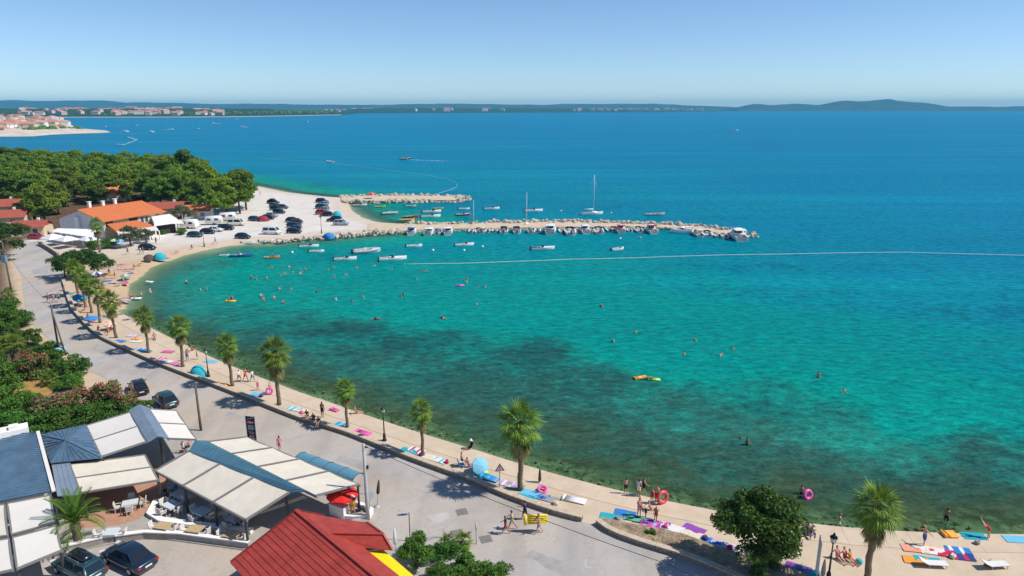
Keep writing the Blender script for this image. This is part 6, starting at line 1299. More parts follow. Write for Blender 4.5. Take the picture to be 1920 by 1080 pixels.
# float lines
M_FLOAT = mat('float_white', (.78, .78, .76), .5, .3, var=.05, scale=2)
def float_line(lab, runs, r, step, zz=.05):
    p0_ = at(*runs[0][0], 0); t = thing('float_line', lab, 'float line', (p0_.x, p0_.y, 0)); m = MB(); f = MB()
    for run in runs:
        L = smooth_line([at(a, b, 0) - Vector((p0_.x, p0_.y, -zz)) for a, b in run], step * 2, 1); m.tube(L, r * .5, 4)
        for q in resample(L, step): f.ball((q.x, q.y, q.z), r * random.uniform(.7, 1.3), 6, 4, (1.3, 1, .8))
    m.build('rope', M_FLOAT, t); tag(f.build('floats', M_FLOAT, t), kind='stuff')
float_line('white float line closing off the bathing bay', [[(758, 495.5), (812, 494.5), (855, 494), (872, 494), (960, 490.5), (1040, 488), (1070, 486), (1098, 486), (1180, 484), (1250, 481.5), (1300, 480), (1362, 478), (1450, 477), (1600, 474), (1700, 473), (1760, 475), (1920, 479), (1990, 481)]], .09, 1.1)
float_line('thin float line bending round the tip of the shorter jetty', [[(480, 296), (620, 305), (720, 318), (800, 328), (850, 338), (860, 346), (858, 352), (835, 360), (815, 364)]], .07, 6)
M_BUOYO = BM['orange']
for k, (px, py, c, lab) in enumerate(((1163, 448, 'white', 'pale mooring buoy off the red canopied boats'), (1200, 446, 'orange', 'orange mooring buoy right of the pale one'), (1690 // 2 + 25, 470, 'white', 'mooring buoy beside the mid bay motorboat'), (905, 463, 'white', 'mooring buoy right of the mid bay motorboat'), (548, 474, 'white', 'mooring buoy off the orange dinghy'), (812, 470, 'white', 'mooring buoy between dinghy and motorboat'), (1052, 396, 'white', 'mooring buoy left of the tall mast yacht'), (1146, 400, 'white', 'mooring buoy right of the tall mast yacht'))):
    p = at(px, py, 0); t = thing('mooring_buoy', lab, 'buoy', (p.x, p.y, 0), 0, 'mooring buoys'); MB().ball((0, 0, .12), .3, 10, 8).build('ball', BM[c], t); MB().tube([(0, 0, .3), (0, 0, .55)], .05, 6).build('ring_post', M_DKMET, t)
# ------------------------------------------------------------------ people
SKIN = [mat('skin_%d' % i, c, .55, .3, var=.08, scale=8) for i, c in enumerate(((.50, .27, .18), (.42, .21, .13), (.34, .16, .09), (.56, .33, .24)))]
HAIR = [mat('hair_%d' % i, c, .6, .3, var=.15, scale=20) for i, c in enumerate(((.03, .02, .015), (.08, .045, .025), (.30, .19, .09)))]
CLO = {k: mat('cloth_' + k, c, .85, .1, var=.1, scale=12) for k, c in dict(black=(.02, .02, .022), red=(.50, .04, .05), blue=(.05, .14, .42), white=(.70, .69, .67), pink=(.62, .20, .26), navy=(.03, .04, .10), green=(.10, .30, .12), yellow=(.75, .50, .05), orange=(.72, .25, .04), teal=(.04, .35, .42), purple=(.28, .10, .35), tan=(.50, .38, .26), grey=(.25, .25, .26)).items()}
POSES = dict(stand=dict(legs=((.06, .05), (-.06, .08)), arms=((.12, .12, .2), (.05, .14, .25))), walk=dict(legs=((.42, .12), (-.36, .35)), arms=((-.4, .1, .3), (.45, .1, .45)), lean=.05), carry=dict(legs=((.3, .1), (-.28, .3)), arms=((.7, .25, .9), (.6, .3, 1.0)), lean=.02), spread=dict(legs=((.2, .1), (-.25, .15)), arms=((.2, 1.35, .2), (.2, 1.2, .3))), sit=dict(legs=((1.5, .35), (1.4, .2)), arms=((-.45, .25, .1), (-.35, .3, .2)), lean=-.25), knees=dict(legs=((2.15, 1.75), (2.05, 1.6)), arms=((.7, .15, .6), (.75, .15, .5)), lean=.2), chair=dict(legs=((1.5, 1.45), (1.45, 1.5)), arms=((.5, .2, .9), (.4, .2, .8)), lean=-.05), bend=dict(legs=((.1, .1), (-.1, .1)), arms=((1.5, .1, .2), (1.4, .1, .3)), lean=1.05), tread=dict(legs=((.5, .6), (-.2, .7)), arms=((.35, .45, .5), (.5, .5, .4)), lean=.12), lie=dict(legs=((.08, .1), (-.05, .15)), arms=((.1, .35, .2), (.15, .3, .3))), prone=dict(legs=((-.05, .05), (.05, .1)), arms=((2.6, .4, .3), (2.5, .4, .4))))
_B = {}
def body(pose):
    """one continuous skinned body grown round a posed skeleton; returns (body, dict of garment meshes)"""
    if pose in _B: return _B[pose]
    q = POSES[pose]; ln = q.get('lean', 0); v = []; e = []; r = []; nm = []
    def add(p, rad, par, name, r2=None): v.append(Vector(p)); r.append((rad, r2 or rad)); nm.append(name); e.append((par, len(v) - 1)) if par is not None else None; return len(v) - 1
    T = Vector((math.sin(ln), 0, math.cos(ln))); P0 = Vector((0, 0, 0)); pel = add(P0, .125, None, 'pelvis', .145); sp = add(P0 + T * .2, .105, pel, 'waist', .13); ch = add(P0 + T * .40, .115, sp, 'chest', .165); nk = add(P0 + T * .55, .055, ch, 'neck'); hb = add(P0 + T * .61 + Vector((.015, 0, 0)), .068, nk, 'jaw'); hc = add(P0 + T * .71 + Vector((.02, 0, 0)), .10, hb, 'head', .082); ht = add(P0 + T * .79 + Vector((.005, 0, 0)), .075, hc, 'crown', .065); add(P0 + T * .68 + Vector((.125, 0, 0)), .016, hc, 'nose')
    for s, (lg, ar) in zip((1, -1), zip(q['legs'], q['arms'])):
        h, k = lg; hip = add((0, s * .095, -.06), .088, pel, 'hip'); kn = v[hip] + Vector((math.sin(h), s * .03, -math.cos(h))) * .43; mid = add(v[hip].lerp(kn, .5), .08, hip, 'thigh'); ki = add(kn, .056, mid, 'knee'); an = kn + Vector((math.sin(h - k), 0, -math.cos(h - k))) * .42; cf = add(kn.lerp(an, .35), .056, ki, 'calf'); ai = add(an, .036, cf, 'ankle'); fa = h - k + (1.45 if pose not in ('lie', 'prone') else .9); add(an + Vector((math.sin(fa), 0, -math.cos(fa))) * .17 + Vector((0, s * .02, -.03)), .032, ai, 'toe')
        f, ab, el = ar; sh = add(P0 + T * .47 + Vector((0, s * .175, 0)), .062, ch, 'shoulder'); f2 = f + ln; d = Vector((math.sin(f2) * math.cos(ab), s * math.sin(ab), -math.cos(f2) * math.cos(ab))); eb = v[sh] + d * .28; ei = add(eb, .040, sh, 'elbow'); d2 = Vector((math.sin(f2 + el) * math.cos(ab), s * math.sin(ab) * .8, -math.cos(f2 + el) * math.cos(ab))).normalized(); wr = eb + d2 * .25; wi = add(wr, .027, ei, 'wrist'); pm = add(wr + d2 * .07, .030, wi, 'palm', .018); sd = d2.cross(Vector((0, 1, 0))).normalized()
        for i, (o_, l_) in enumerate(((-.026, .075), (-.009, .088), (.009, .083), (.026, .065))): add(wr + d2 * (.08 + l_) + sd * o_ + Vector((0, -s * .012, 0)), .0085, pm, 'finger')
        add(wr + d2 * .085 + sd * -.055, .010, wi, 'thumb')
    me = bpy.data.meshes.new('skel'); me.from_pydata([tuple(p) for p in v], e, []); ob = bpy.data.objects.new('skel', me); COL.objects.link(ob)
    md = ob.modifiers.new('skin', 'SKIN'); md.use_smooth_shade = True; ob.modifiers.new('sub', 'SUBSURF').levels = 1; sv = me.skin_vertices[0].data
    for i, (a, b) in enumerate(r): sv[i].radius = (a, b)
    for i in range(len(v)): sv[i].use_root = (i == 0)
    dg = bpy.context.evaluated_depsgraph_get(); bm_ = bpy.data.meshes.new_from_object(ob.evaluated_get(dg)); bpy.data.objects.remove(ob); bm_.name = 'person_' + pose
    co = np.empty(len(bm_.vertices) * 3); bm_.vertices.foreach_get('co', co); co = co.reshape(-1, 3)
    if pose in ('lie', 'prone'):
        th = -math.pi / 2 if pose == 'lie' else math.pi / 2; c_, s_ = math.cos(th), math.sin(th); rot = np.array([[c_, 0, s_], [0, 1, 0], [-s_, 0, c_]])
    else: rot = np.eye(3)
    co2 = co @ rot.T; zmin = co2[:, 2].min(); co2[:, 2] -= zmin
    # garments: faces nearest to named joints, pushed out along the normal
    jv = np.array([tuple(p) for p in v]); nrm = np.empty(len(bm_.vertices) * 3); bm_.vertices.foreach_get('normal', nrm); nrm = nrm.reshape(-1, 3) @ rot.T
    F = [list(p.vertices) for p in bm_.polygons]; fc = np.array([co[f].mean(0) for f in F]); near = np.array(nm)[((fc[:, None] - jv[None]) ** 2).sum(2).argmin(1)]
    hcz = jv[nm.index('head')]; Tn = np.array(tuple(T)); up = (fc - hcz) @ Tn; fx = (fc - hcz)[:, 0]
    sel = dict(shorts=np.isin(near, ['pelvis', 'hip', 'thigh']), trunks=np.isin(near, ['pelvis', 'hip']), top=np.isin(near, ['chest', 'waist', 'shoulder']), bra=np.isin(near, ['chest']), suit=np.isin(near, ['chest', 'waist', 'pelvis', 'hip']), hair=np.isin(near, ['head', 'crown', 'jaw']) & ((up > .045) | (fx < -.02)))
    out = {}
    for k, msk in sel.items():
        ids = sorted({i for f, m_ in zip(F, msk) if m_ for i in f}); mp = {i: n for n, i in enumerate(ids)}
        if not ids: continue
        g = bpy.data.meshes.new(k + '_' + pose); off = .022 if k == 'hair' else .012; g.from_pydata([tuple(co2[i] + nrm[i] * off) for i in ids], [], [[mp[i] for i in f] for f, m_ in zip(F, msk) if m_]); g.polygons.foreach_set('use_smooth', [True] * len(g.polygons)); g.materials.append(CLO['black']); g.update(); out[k] = g
    bm_.vertices.foreach_set('co', co2.ravel()); bm_.materials.clear(); bm_.materials.append(SKIN[0]); bm_.polygons.foreach_set('material_index', [0] * len(bm_.polygons)); bm_.update()
    _B[pose] = (bm_, out); return _B[pose]
M_STRAW = mat('straw_hat', (.62, .50, .30), .9, .1, var=.1, scale=20)
def person(pose, loc, rz, lab, wear=(('trunks', 'black'),), sc=1.0, group=None, hat=None):
    bm_, gar = body(pose); t = link('person', bm_, None, loc, rz); t.scale = (sc,) * 3; tag(t, lab, 'person', group); setmat(t, random.choice(SKIN))
    h = link('hair', gar['hair'], t); setmat(h, random.choice(HAIR[:2] if random.random() < .8 else HAIR))
    for k, c in wear:
        o = link({'trunks': 'swimming_trunks', 'shorts': 'shorts', 'top': 'shirt', 'bra': 'bikini_top', 'suit': 'swimsuit'}[k], gar[k], t); setmat(o, CLO[c])
    if hat:
        m = MB(); z = max(v_.co.z for v_ in bm_.vertices); m.lathe([(.24, z - .07), (.12, z - .05), (.11, z + .04), (.02, z + .06)], 12); m.build('hat', CLO[hat] if hat in CLO else M_STRAW, t)
    return t
def pp(px, py, z=.64): p = at(px, py, z); return (p.x, p.y, z)
BIK = lambda c: (('trunks', c), ('bra', c)); TR = lambda c: (('shorts', c),); DR = lambda a, b: (('top', a), ('shorts', b))
LANDP = [('walk', 525, 847, 100, 'person in pink swimwear walking along the road by the banner', DR('pink', 'pink'), 1.0), ('walk', 92, 567, 200, 'leftmost of the three walkers on the far road', TR('red'), 1.0), ('walk', 102, 568, 200, 'middle one of the three walkers on the far road', DR('tan', 'tan'), 1.0), ('walk', 112, 566, 200, 'rightmost of the three walkers on the far road', TR('black'), 1.0),
  ('walk', 948, 1001, 175, 'woman in red swimsuit and skirt walking on the road, leftmost of the four', (('top', 'black'), ('shorts', 'red')), .95), ('walk', 960, 992, 170, 'person with a pale shoulder bag walking on the road', (('top', 'tan'), ('shorts', 'tan')), 1.0), ('carry', 984, 974, 150, 'man in dark shirt carrying things by the end of the wall', DR('navy', 'black'), 1.02), ('carry', 1010, 1000, 185, 'man in dark shorts carrying a yellow air mattress across the road', TR('grey'), 1.02),
  ('stand', 605, 782, 80, 'bare chested man in black shorts facing the water beside the pink lilo', TR('black'), 1.05), ('knees', 577, 783, 250, 'dark clothed person sitting on the wall, leftmost of the group', DR('black', 'black'), 1.0), ('knees', 589, 790, 260, 'dark clothed person sitting on the wall, middle of the group', DR('navy', 'black'), 1.0), ('knees', 599, 796, 255, 'dark clothed person sitting on the wall, rightmost of the group', DR('black', 'grey'), 1.0),
  ('walk', 449, 716, -30, 'person in white shirt at the left of the walking family', DR('white', 'navy'), .95), ('walk', 461, 715, -30, 'person in red beach dress in the middle of the walking family', DR('red', 'red'), 1.02), ('walk', 474, 716, -30, 'person in white top and blue shorts at the right of the walking family', DR('white', 'blue'), .95), ('walk', 484, 732, -60, 'child in swimwear walking behind the family', TR('pink'), .72), ('stand', 507, 737, -40, 'child holding a pink swim ring beside the tall shaggy palm', TR('pink'), .8),
  ('walk', 352, 677, 120, 'man in blue shorts behind the turquoise shelter', TR('blue'), 1.0), ('stand', 370, 674, 40, 'child in red trunks near the lamp at the turquoise shelter', TR('red'), .7), ('sit', 360, 658, 60, 'sunbather sitting at the water edge behind the palm', BIK('red'), 1.0),
  ('sit', 883, 842, 200, 'person with white hat sitting at the quay edge', DR('black', 'black'), 1.0), ('chair', 866, 872, 20, 'woman in a blue beach chair with her back turned', BIK('black'), 1.0), ('sit', 879, 876, 0, 'sunbather sitting beside the light blue parasol', BIK('blue'), 1.0),
  ('stand', 1173, 926, 100, 'boy in dark trunks standing at the quay edge', TR('black'), .9), ('stand', 1197, 931, 60, 'woman in white holding a ball at the quay edge, left of the pair', DR('white', 'white'), 1.0), ('walk', 1206, 929, 20, 'woman in dark swimsuit beside the one in white', (('suit', 'black'),), 1.0), ('stand', 1222, 945, 250, 'child in red swimsuit beside the red ring', (('suit', 'red'),), .85), ('stand', 1231, 944, 250, 'person in red trunks holding the big red ring', TR('red'), 1.0), ('stand', 1198, 968, 300, 'woman with long hair standing among the towels', (('suit', 'pink'),), 1.0), ('bend', 1210, 972, 200, 'person bending over the blue towels', TR('navy'), .95), ('stand', 1229, 978, 240, 'child standing on the pink patterned towel', TR('red'), .8), ('sit', 1219, 957, 0, 'sunbather sitting behind the bending person', BIK('red'), .9),
  ('spread', 1731, 1023, 200, 'boy in blue trunks with arms out walking at the bottom right', TR('blue'), .95), ('bend', 1852, 1010, 150, 'person in red swimwear bending at the waterline', (('suit', 'red'),), .95), ('sit', 1570, 1048, 290, 'sunbather in pink on the dark blanket by the palm, left one', (('suit', 'pink'),), 1.0), ('sit', 1584, 1050, 300, 'sunbather in red on the dark blanket by the palm, middle one', (('suit', 'red'),), 1.0), ('sit', 1594, 1052, 300, 'sunbather in orange on the dark blanket by the palm, right one', (('suit', 'orange'),), .9), ('lie', 1862, 1060, 10, 'person in teal lying on the white sun lounger', (('suit', 'teal'),), 1.0),
  ('stand', 293, 457, 80, 'man standing on the gravel before the guest house', DR('grey', 'navy'), 1.0), ('walk', 240, 477, 170, 'dark clothed walker on the beach below the olive tree', DR('black', 'black'), 1.0), ('walk', 264, 477, 10, 'walker left of the turquoise tent', DR('white', 'grey'), 1.0), ('stand', 269, 476, 30, 'person standing left of the turquoise tent', DR('grey', 'navy'), 1.0), ('sit', 312, 486, 20, 'sunbather sitting right of the turquoise tent', TR('red'), 1.0), ('sit', 252, 503, 300, 'sunbather in red on the far beach', (('suit', 'red'),), 1.0), ('stand', 216, 522, 40, 'person standing on the far beach among towels', TR('navy'), 1.0), ('sit', 196, 560, 300, 'sunbather at the wall in the far palm shade', BIK('red'), 1.0), ('sit', 147, 577, 250, 'sunbather in dark swimwear at the wall below the far palms', BIK('black'), 1.0), ('sit', 160, 581, 260, 'sunbather at the wall beside the blue parasol', BIK('pink'), 1.0), ('sit', 184, 622, 240, 'dark clothed bather sitting against the wall by the near cluster palm', DR('red', 'black'), 1.0), ('sit', 203, 628, 250, 'bather in orange sitting against the wall', BIK('orange'), 1.0), ('sit', 208, 622, 220, 'bather in red sitting by the palm trunk', BIK('red'), 1.0), ('sit', 120, 545, 200, 'bather sitting at the far end of the wall', BIK('tan'), 1.0), ('stand', 488, 366, 0, 'tiny figure in red on the far beach by the parked cars', TR('red'), 1.0), ('walk', 404, 457, 0, 'figure standing at the far beach by the lamp post', DR('grey', 'grey'), 1.0), ('sit', 668, 776, 20, 'sunbather at the quay edge right of the short palm', BIK('red'), 1.0), ('sit', 290, 636, 300, 'sunbather at the quay edge behind the palm', BIK('pink'), 1.0)]
for pose, px, py, hd, lab, wear, sc in LANDP:
    z = .64
    if pose == 'knees': z = 1.1
    if pose == 'chair': z = .70
    person(pose, pp(px, py, z) if py > 400 else pp(px, py, .6), R(hd), lab, wear, sc, 'people on the promenade and road', 'white' if 'white hat' in lab else None)
for px, py, hd, lab, w in ((312, 938, 0, 'diner in dark shirt at the shaded table, left', 'black'), (332, 930, 180, 'diner in blue shirt at the shaded table, right', 'blue'), (345, 850, 90, 'guest in white shirt under the small pergola, left', 'white'), (356, 846, 200, 'guest in pale shirt under the small pergola, right', 'pink'), (445, 992, 20, 'diner in grey shirt at the low end of the pergola', 'grey')):
    person('chair', pp(px, py, .74), R(hd), lab, DR(w, 'navy'), 1.0, 'restaurant guests')
person('stand', pp(662, 968, .7), R(-60), 'person in yellow shirt and orange trousers at the terrace entrance', DR('yellow', 'orange'), 1.1, 'restaurant guests', 'white')
# bathers in the water: submerged below the surface by depth
WADE = [(1400, 834, 1.0, 'tanned man standing waist deep in the green shallows', 'black', -.85), (1388, 822, .7, 'child beside the tanned man in the green shallows', 'white', -.85), (1502, 926, 1.0, 'person standing waist deep beside the pink ball', 'black', -.8), (1774, 974, 1.0, 'person wading near the shore at the right', 'black', -.6), (1573, 982, 1.0, 'woman wading near the shore left of the big palm', 'white', -.7), (1506, 984, .8, 'child wading behind the leafy tree', 'orange', -.7), (350, 532, 1.0, 'lone bather standing in the shallows, far left', 'black', -.7), (376, 545, 1.0, 'bather of the pair in the shallows, left', 'navy', -1.0), (388, 545, 1.0, 'bather of the pair in the shallows, right', 'black', -1.0), (265, 553, .9, 'child wading at the far beach, left', 'white', -.5), (282, 549, .9, 'child wading at the far beach, right', 'white', -.5), (471, 523, 1.0, 'bather standing in front of the blue pedal boat', 'black', -.8), (480, 525, 1.0, 'bather beside the standing one off the beach', 'red', -.95), (489, 557, 1.0, 'standing bather of the group of four, left', 'navy', -.85), (494, 565, 1.0, 'standing bather of the group of four, front', 'red', -.85), (514, 561, 1.0, 'standing bather of the group of four, middle', 'black', -.95), (531, 569, 1.0, 'standing bather of the group of four, right', 'black', -.9), (1534, 708, 1.0, 'bather standing in the turquoise water at the right', 'red', -.85), (875, 530, 1.0, 'bather standing beside the purple float', 'white', -.5), (757, 553, 1.0, 'bather standing in mid bay with another', 'black', -.9), (246, 560, .9, 'child kneeling in the shallows at the near beach end', 'red', -.4), (630, 563, 1.0, 'bather standing in mid bay left of two swimmers', 'white', -1.0), (680, 559, 1.0, 'bather standing in mid bay with arms out', 'white', -1.0)]
def wp(px, py, dz): p = at(px, py, 0); return (p.x, p.y, dz)
for px, py, sc, lab, c, dz in WADE: person(random.choice(['stand', 'walk', 'tread']), wp(px, py, dz), random.random() * 6.28, lab, TR(c), sc, 'bathers standing in the water')
SWIM = [(1149, 641, 'right water, leftmost'), (1192, 624, 'right water, above the leftmost'), (1302, 639, 'right water, upper middle'), (1283, 666, 'right water, lower middle'), (1351, 667, 'right water, right of the lower middle one'), (1373, 656, 'right water, upper right'), (1581, 735, 'right water, furthest right')]
for px, py, w in SWIM: person('tread', wp(px, py, -1.12), random.random() * 6.28, 'swimmer treading water in the ' + w, TR('black'), 1.0, 'swimmers in the right water')
for px, py in ((509, 502), (542, 502), (499, 523), (526, 518), (534, 514), (549, 512), (562, 508), (572, 506), (524, 543), (547, 543), (563, 514)): person('tread', wp(px, py, -1.1), random.random() * 6.28, 'swimmer in the busy cluster off the orange dinghy', TR(random.choice(['black', 'navy', 'red'])), 1.0, 'swimmers off the orange dinghy')
for px, py in ((615, 507), (625, 502), (626, 520), (649, 516), (669, 504), (702, 499), (734, 506), (780, 524), (790, 508), (800, 508), (595, 548), (660, 566), (752, 557)): person('tread', wp(px, py, -1.14), random.random() * 6.28, 'swimmer in mid bay near the anchored white trio', TR(random.choice(['black', 'navy', 'red'])), 1.0, 'swimmers near the anchored trio')
for px, py, lab in ((897, 537, 'swimmer just right of the purple float'), (911, 539, 'swimmer second to the right of the purple float'), (895, 572, 'swimmer below the purple float'), (705, 599, 'lone swimmer at the upper edge of the dark sea grass, left'), (830, 597, 'lone swimmer at the upper edge of the dark sea grass, right'), (1128, 574, 'lone swimmer in the bright turquoise centre')): person('prone' if 'lone' in lab else 'tread', wp(px, py, -.1 if 'lone' in lab else -1.14), random.random() * 6.28, lab, TR('black'), 1.0, 'swimmers in mid bay')

# ------------------------------------------------------------------ beach things
TW = {k: mat('towel_' + k, c, .95, .05, var=.12, scale=6) for k, c in dict(blue=(.04, .20, .50), sky=(.16, .45, .62), white=(.68, .66, .64), pink=(.62, .10, .30), purple=(.26, .08, .36), red=(.55, .03, .09), cream=(.66, .58, .44), orange=(.75, .30, .06), teal=(.03, .36, .42), coral=(.70, .32, .22), navy=(.05, .06, .20), lilac=(.50, .36, .58), yellow=(.78, .56, .06), green=(.12, .42, .24), grey=(.30, .29, .29)).items()}
def towel(px, py, hd, col, lab, l=1.8, w=.95, stripe=None):
    p = at(px, py, .64); n_, k_ = 8, 5; m = MB(); b = 0; ph = random.random() * 9
    for i in range(n_):
        for j in range(k_):
            x = -l / 2 + l * i / (n_ - 1) + random.uniform(-.02, .02); y = -w / 2 + w * j / (k_ - 1) + random.uniform(-.02, .02); m.v.append((x, y, .02 + .018 * math.sin(x * 5 + ph) * math.cos(y * 6 + ph) + random.uniform(0, .012)))
    for i in range(n_ - 1):
        m.cur = 1 if (stripe and i % 3 == 1) else 0
        for j in range(k_ - 1): a = i * k_ + j; m.face((a, a + k_, a + k_ + 1, a + 1), True)
    o = m.build('towel', [TW[col], TW[stripe or col]], None, (p.x, p.y, .675), R(hd)); return tag(o, lab, 'towel', 'beach towels')
TOW = [(765, 846, -30, 'teal', 'teal towel at the wall beside the palm trunk'), (781, 845, -30, 'white', 'white and red striped towel beside the teal one', 'red'), (824, 863, -30, 'white', 'white towel with pale blue stripes near the seated pair', 'sky'), (808, 858, -30, 'cream', 'cream towel left of the blue striped one'), (640, 797, -30, 'sky', 'light blue mattress towel by the short palm', 'blue'), (552, 767, -25, 'sky', 'blue and white striped towel by the tall shaggy palm', 'white'), (482, 740, -20, 'sky', 'blue towel behind the small child'), (566, 770, -25, 'cream', 'cream towel right of the striped one'), (955, 908, -25, 'lilac', 'violet and white towel beside the warning sign', 'white'), (965, 912, -25, 'grey', 'grey bag and towel at the tallest palm'), (995, 925, -25, 'sky', 'crumpled light blue towel at the foot of the tallest palm'), (985, 934, -25, 'teal', 'turquoise cloth hanging at the wall'), (1012, 931, -25, 'blue', 'blue folded towel right of the tallest palm', 'navy'), (1030, 936, -25, 'grey', 'grey blanket with bags on the promenade'),
       (1145, 970, -20, 'teal', 'pale teal towel at the bed end'), (1172, 963, -20, 'blue', 'royal blue towel behind the bed'), (1190, 972, -20, 'green', 'pale green towel among the group'), (1208, 977, -20, 'navy', 'navy towel under the bending person'), (1222, 983, -20, 'pink', 'pink patterned towel with white border', 'lilac'), (1236, 984, -20, 'purple', 'purple checked towel beside the pink one', 'white'), (1262, 991, -28, 'white', 'plain white towel right of the purple checked one'), (1302, 993, -38, 'purple', 'violet towel lying alone'), (1297, 1003, -28, 'cream', 'cream towel below the violet one'), (1334, 1017, -35, 'blue', 'bright blue towel left of the leafy tree'), (1354, 1023, -30, 'lilac', 'pale lilac towel beside the bright blue one'), (1380, 1030, -30, 'white', 'white towel left of the tree trunk'), (1400, 1036, -30, 'lilac', 'pinkish towel at the tree trunk'), (1497, 1066, -30, 'purple', 'violet towel by the louvred panel'), (1512, 1072, -30, 'teal', 'turquoise towel by the louvred panel'),
       (1714, 1029, -10, 'coral', 'coral towel, leftmost of the row at the right'), (1735, 1031, -12, 'cream', 'pale green towel in the row at the right'), (1749, 1034, -12, 'white', 'white towel in the row at the right'), (1768, 1037, -15, 'red', 'red towel with white star in the row at the right'), (1797, 1033, -12, 'blue', 'blue patterned towel at the back of the row', 'white'), (1803, 1044, -12, 'navy', 'navy and pink towel at the end of the row', 'red'), (1826, 1006, -5, 'teal', 'teal towel at the waterline on the right'), (1905, 1012, -5, 'sky', 'pale towel at the right picture edge'), (1718, 1052, -15, 'orange', 'orange towel beside the turquoise mat'), (1740, 1052, -15, 'teal', 'turquoise mat on the sun lounger'),
       (262, 656, -20, 'blue', 'blue and white mattress towel left of the palm', 'white'), (330, 682, -20, 'pink', 'pink towel by the palm at the wall', 'lilac'), (300, 673, -20, 'pink', 'pink striped towel between two palms', 'white'), (313, 678, -20, 'white', 'white towel between two palms'), (249, 630, -10, 'lilac', 'lilac towel on the promenade', 'white'), (256, 640, -10, 'white', 'white towel near the wall in front of the palm'), (225, 640, -15, 'blue', 'dark blue towel by the near cluster palm'), (228, 505, 0, 'pink', 'striped pink towel on the far beach', 'white'), (212, 530, 0, 'lilac', 'lilac towel on the far beach'), (236, 521, 0, 'teal', 'teal towel group on the far beach', 'grey'), (150, 547, -10, 'coral', 'coral towel near the far wall end'), (130, 550, -10, 'teal', 'green towel at the far wall end'), (175, 620, -20, 'white', 'white towel under the blue parasol', 'navy'), (138, 570, -20, 'cream', 'tan towel at the wall by the far palms'), (395, 678, -10, 'sky', 'pale blue towel at the quay edge behind the lamp'), (315, 660, -10, 'pink', 'small pink bag like towel near the quay edge')]
for t_ in TOW: towel(*t_[:5], stripe=t_[5] if len(t_) > 5 else None)
MI = {k: mat('inflatable_' + k, c, .35, .4, var=.06, scale=4) for k, c in dict(blue=(.05, .28, .55), yellow=(.80, .58, .03), pink=(.72, .10, .38), orange=(.85, .35, .03), red=(.62, .08, .10), purple=(.40, .10, .45), white=(.75, .74, .72), green=(.35, .60, .05), teal=(.03, .42, .50)).items()}
def lilo(loc, rz, col, lab, l=1.85, w=.75, tilt=None, sc=1.0):
    t = thing('air_mattress', lab, 'air mattress', loc, rz, 'air mattresses'); t.scale = (sc,) * 3
    for k in range(5): y = -w / 2 + w * (k + .5) / 5; m = MB(); m.tube([(-l / 2 + .4, y, .08), (0, y, .08), (l / 2, y, .08)], [w / 10] * 3, 8); m.build('air_tube', MI[col], t)
    m = MB(); m.tube([(-l / 2 + .2, -w / 2, .12), (-l / 2 + .2, w / 2, .12)], .13, 8); m.build('pillow', MI[col], t)
    if tilt: t.rotation_euler = tilt
    return t
def ring(loc, rz, col, lab, r=.42, tube=.13, rot=None):
    m = MB(); rings = []
    for i in range(18):
        a = 2 * math.pi * i / 18; c = Vector((math.cos(a) * r, math.sin(a) * r, 0)); rings.append([c + Vector((math.cos(a), math.sin(a), 0)) * tube * math.cos(b) + Vector((0, 0, tube * math.sin(b))) for b in [2 * math.pi * k / 8 for k in range(8)]])
    m.loft(rings + [rings[0]], False, False); o = m.build('swim_ring', MI[col], None, loc, rz); o.rotation_euler = rot or (0, 0, rz); return tag(o, lab, 'swim ring', 'swim rings')
p = pp(1010, 1000); lilo((p[0] - .3, p[1] + .35, 1.75), 0, 'yellow', 'yellow air mattress carried by the man crossing the road', tilt=(1.5, 0, .05), l=2.0, w=.85)
lilo(pp(680, 812, .68), R(-25), 'pink', 'bright pink air mattress lying by the wall behind the grey pole', sc=1.05); lilo(pp(916, 897, .68), R(-28), 'blue', 'blue and white air mattress by the warning sign', sc=1.1); lilo(pp(905, 891, .68), R(-28), 'teal', 'light blue air mattress beside the first by the warning sign'); lilo(pp(415, 722, .68), R(-20), 'orange', 'orange air mattress beside the palm and the family'); lilo(pp(1200, 709, .04), R(20), 'orange', 'orange air mattress floating on the green water', sc=1.05); lilo(pp(1226, 712, .04), R(-10), 'green', 'small green and yellow raft beside the floating orange one', sc=.9); lilo(pp(432, 565, .04), R(5), 'orange', 'orange air mattress with a bather, off the far beach'); lilo(pp(862, 536, .04), R(15), 'purple', 'purple float beside the standing bather', sc=1.1, l=1.5, w=.9); lilo(pp(280, 529, .04), R(-10), 'white', 'white inflatable floating at the far beach', l=1.5); lilo(pp(255, 560, .04), R(5), 'white', 'white air mattress with a child in the shallows'); lilo(pp(1778, 1003, .68), R(0), 'orange', 'round orange float lying at the waterline, right', l=1.2, w=.9); lilo(pp(627, 769, .7), R(-30), 'pink', 'pink lilo held beside the man in black shorts', l=1.2, w=.6); lilo(pp(256, 637, .68), R(-15), 'orange', 'small orange boat like float on the promenade', l=1.4, w=.6); lilo(pp(1075, 938, .66), R(-22), 'white', 'white folded lounger mat on the promenade', l=2.2, w=.8); lilo(pp(272, 659, .68), R(-10), 'blue', 'blue air mattress left of the palm by the wall'); lilo(pp(905, 886, .68), R(10), 'yellow', 'small yellow float beside the blue mattresses', l=1.0, w=.6)
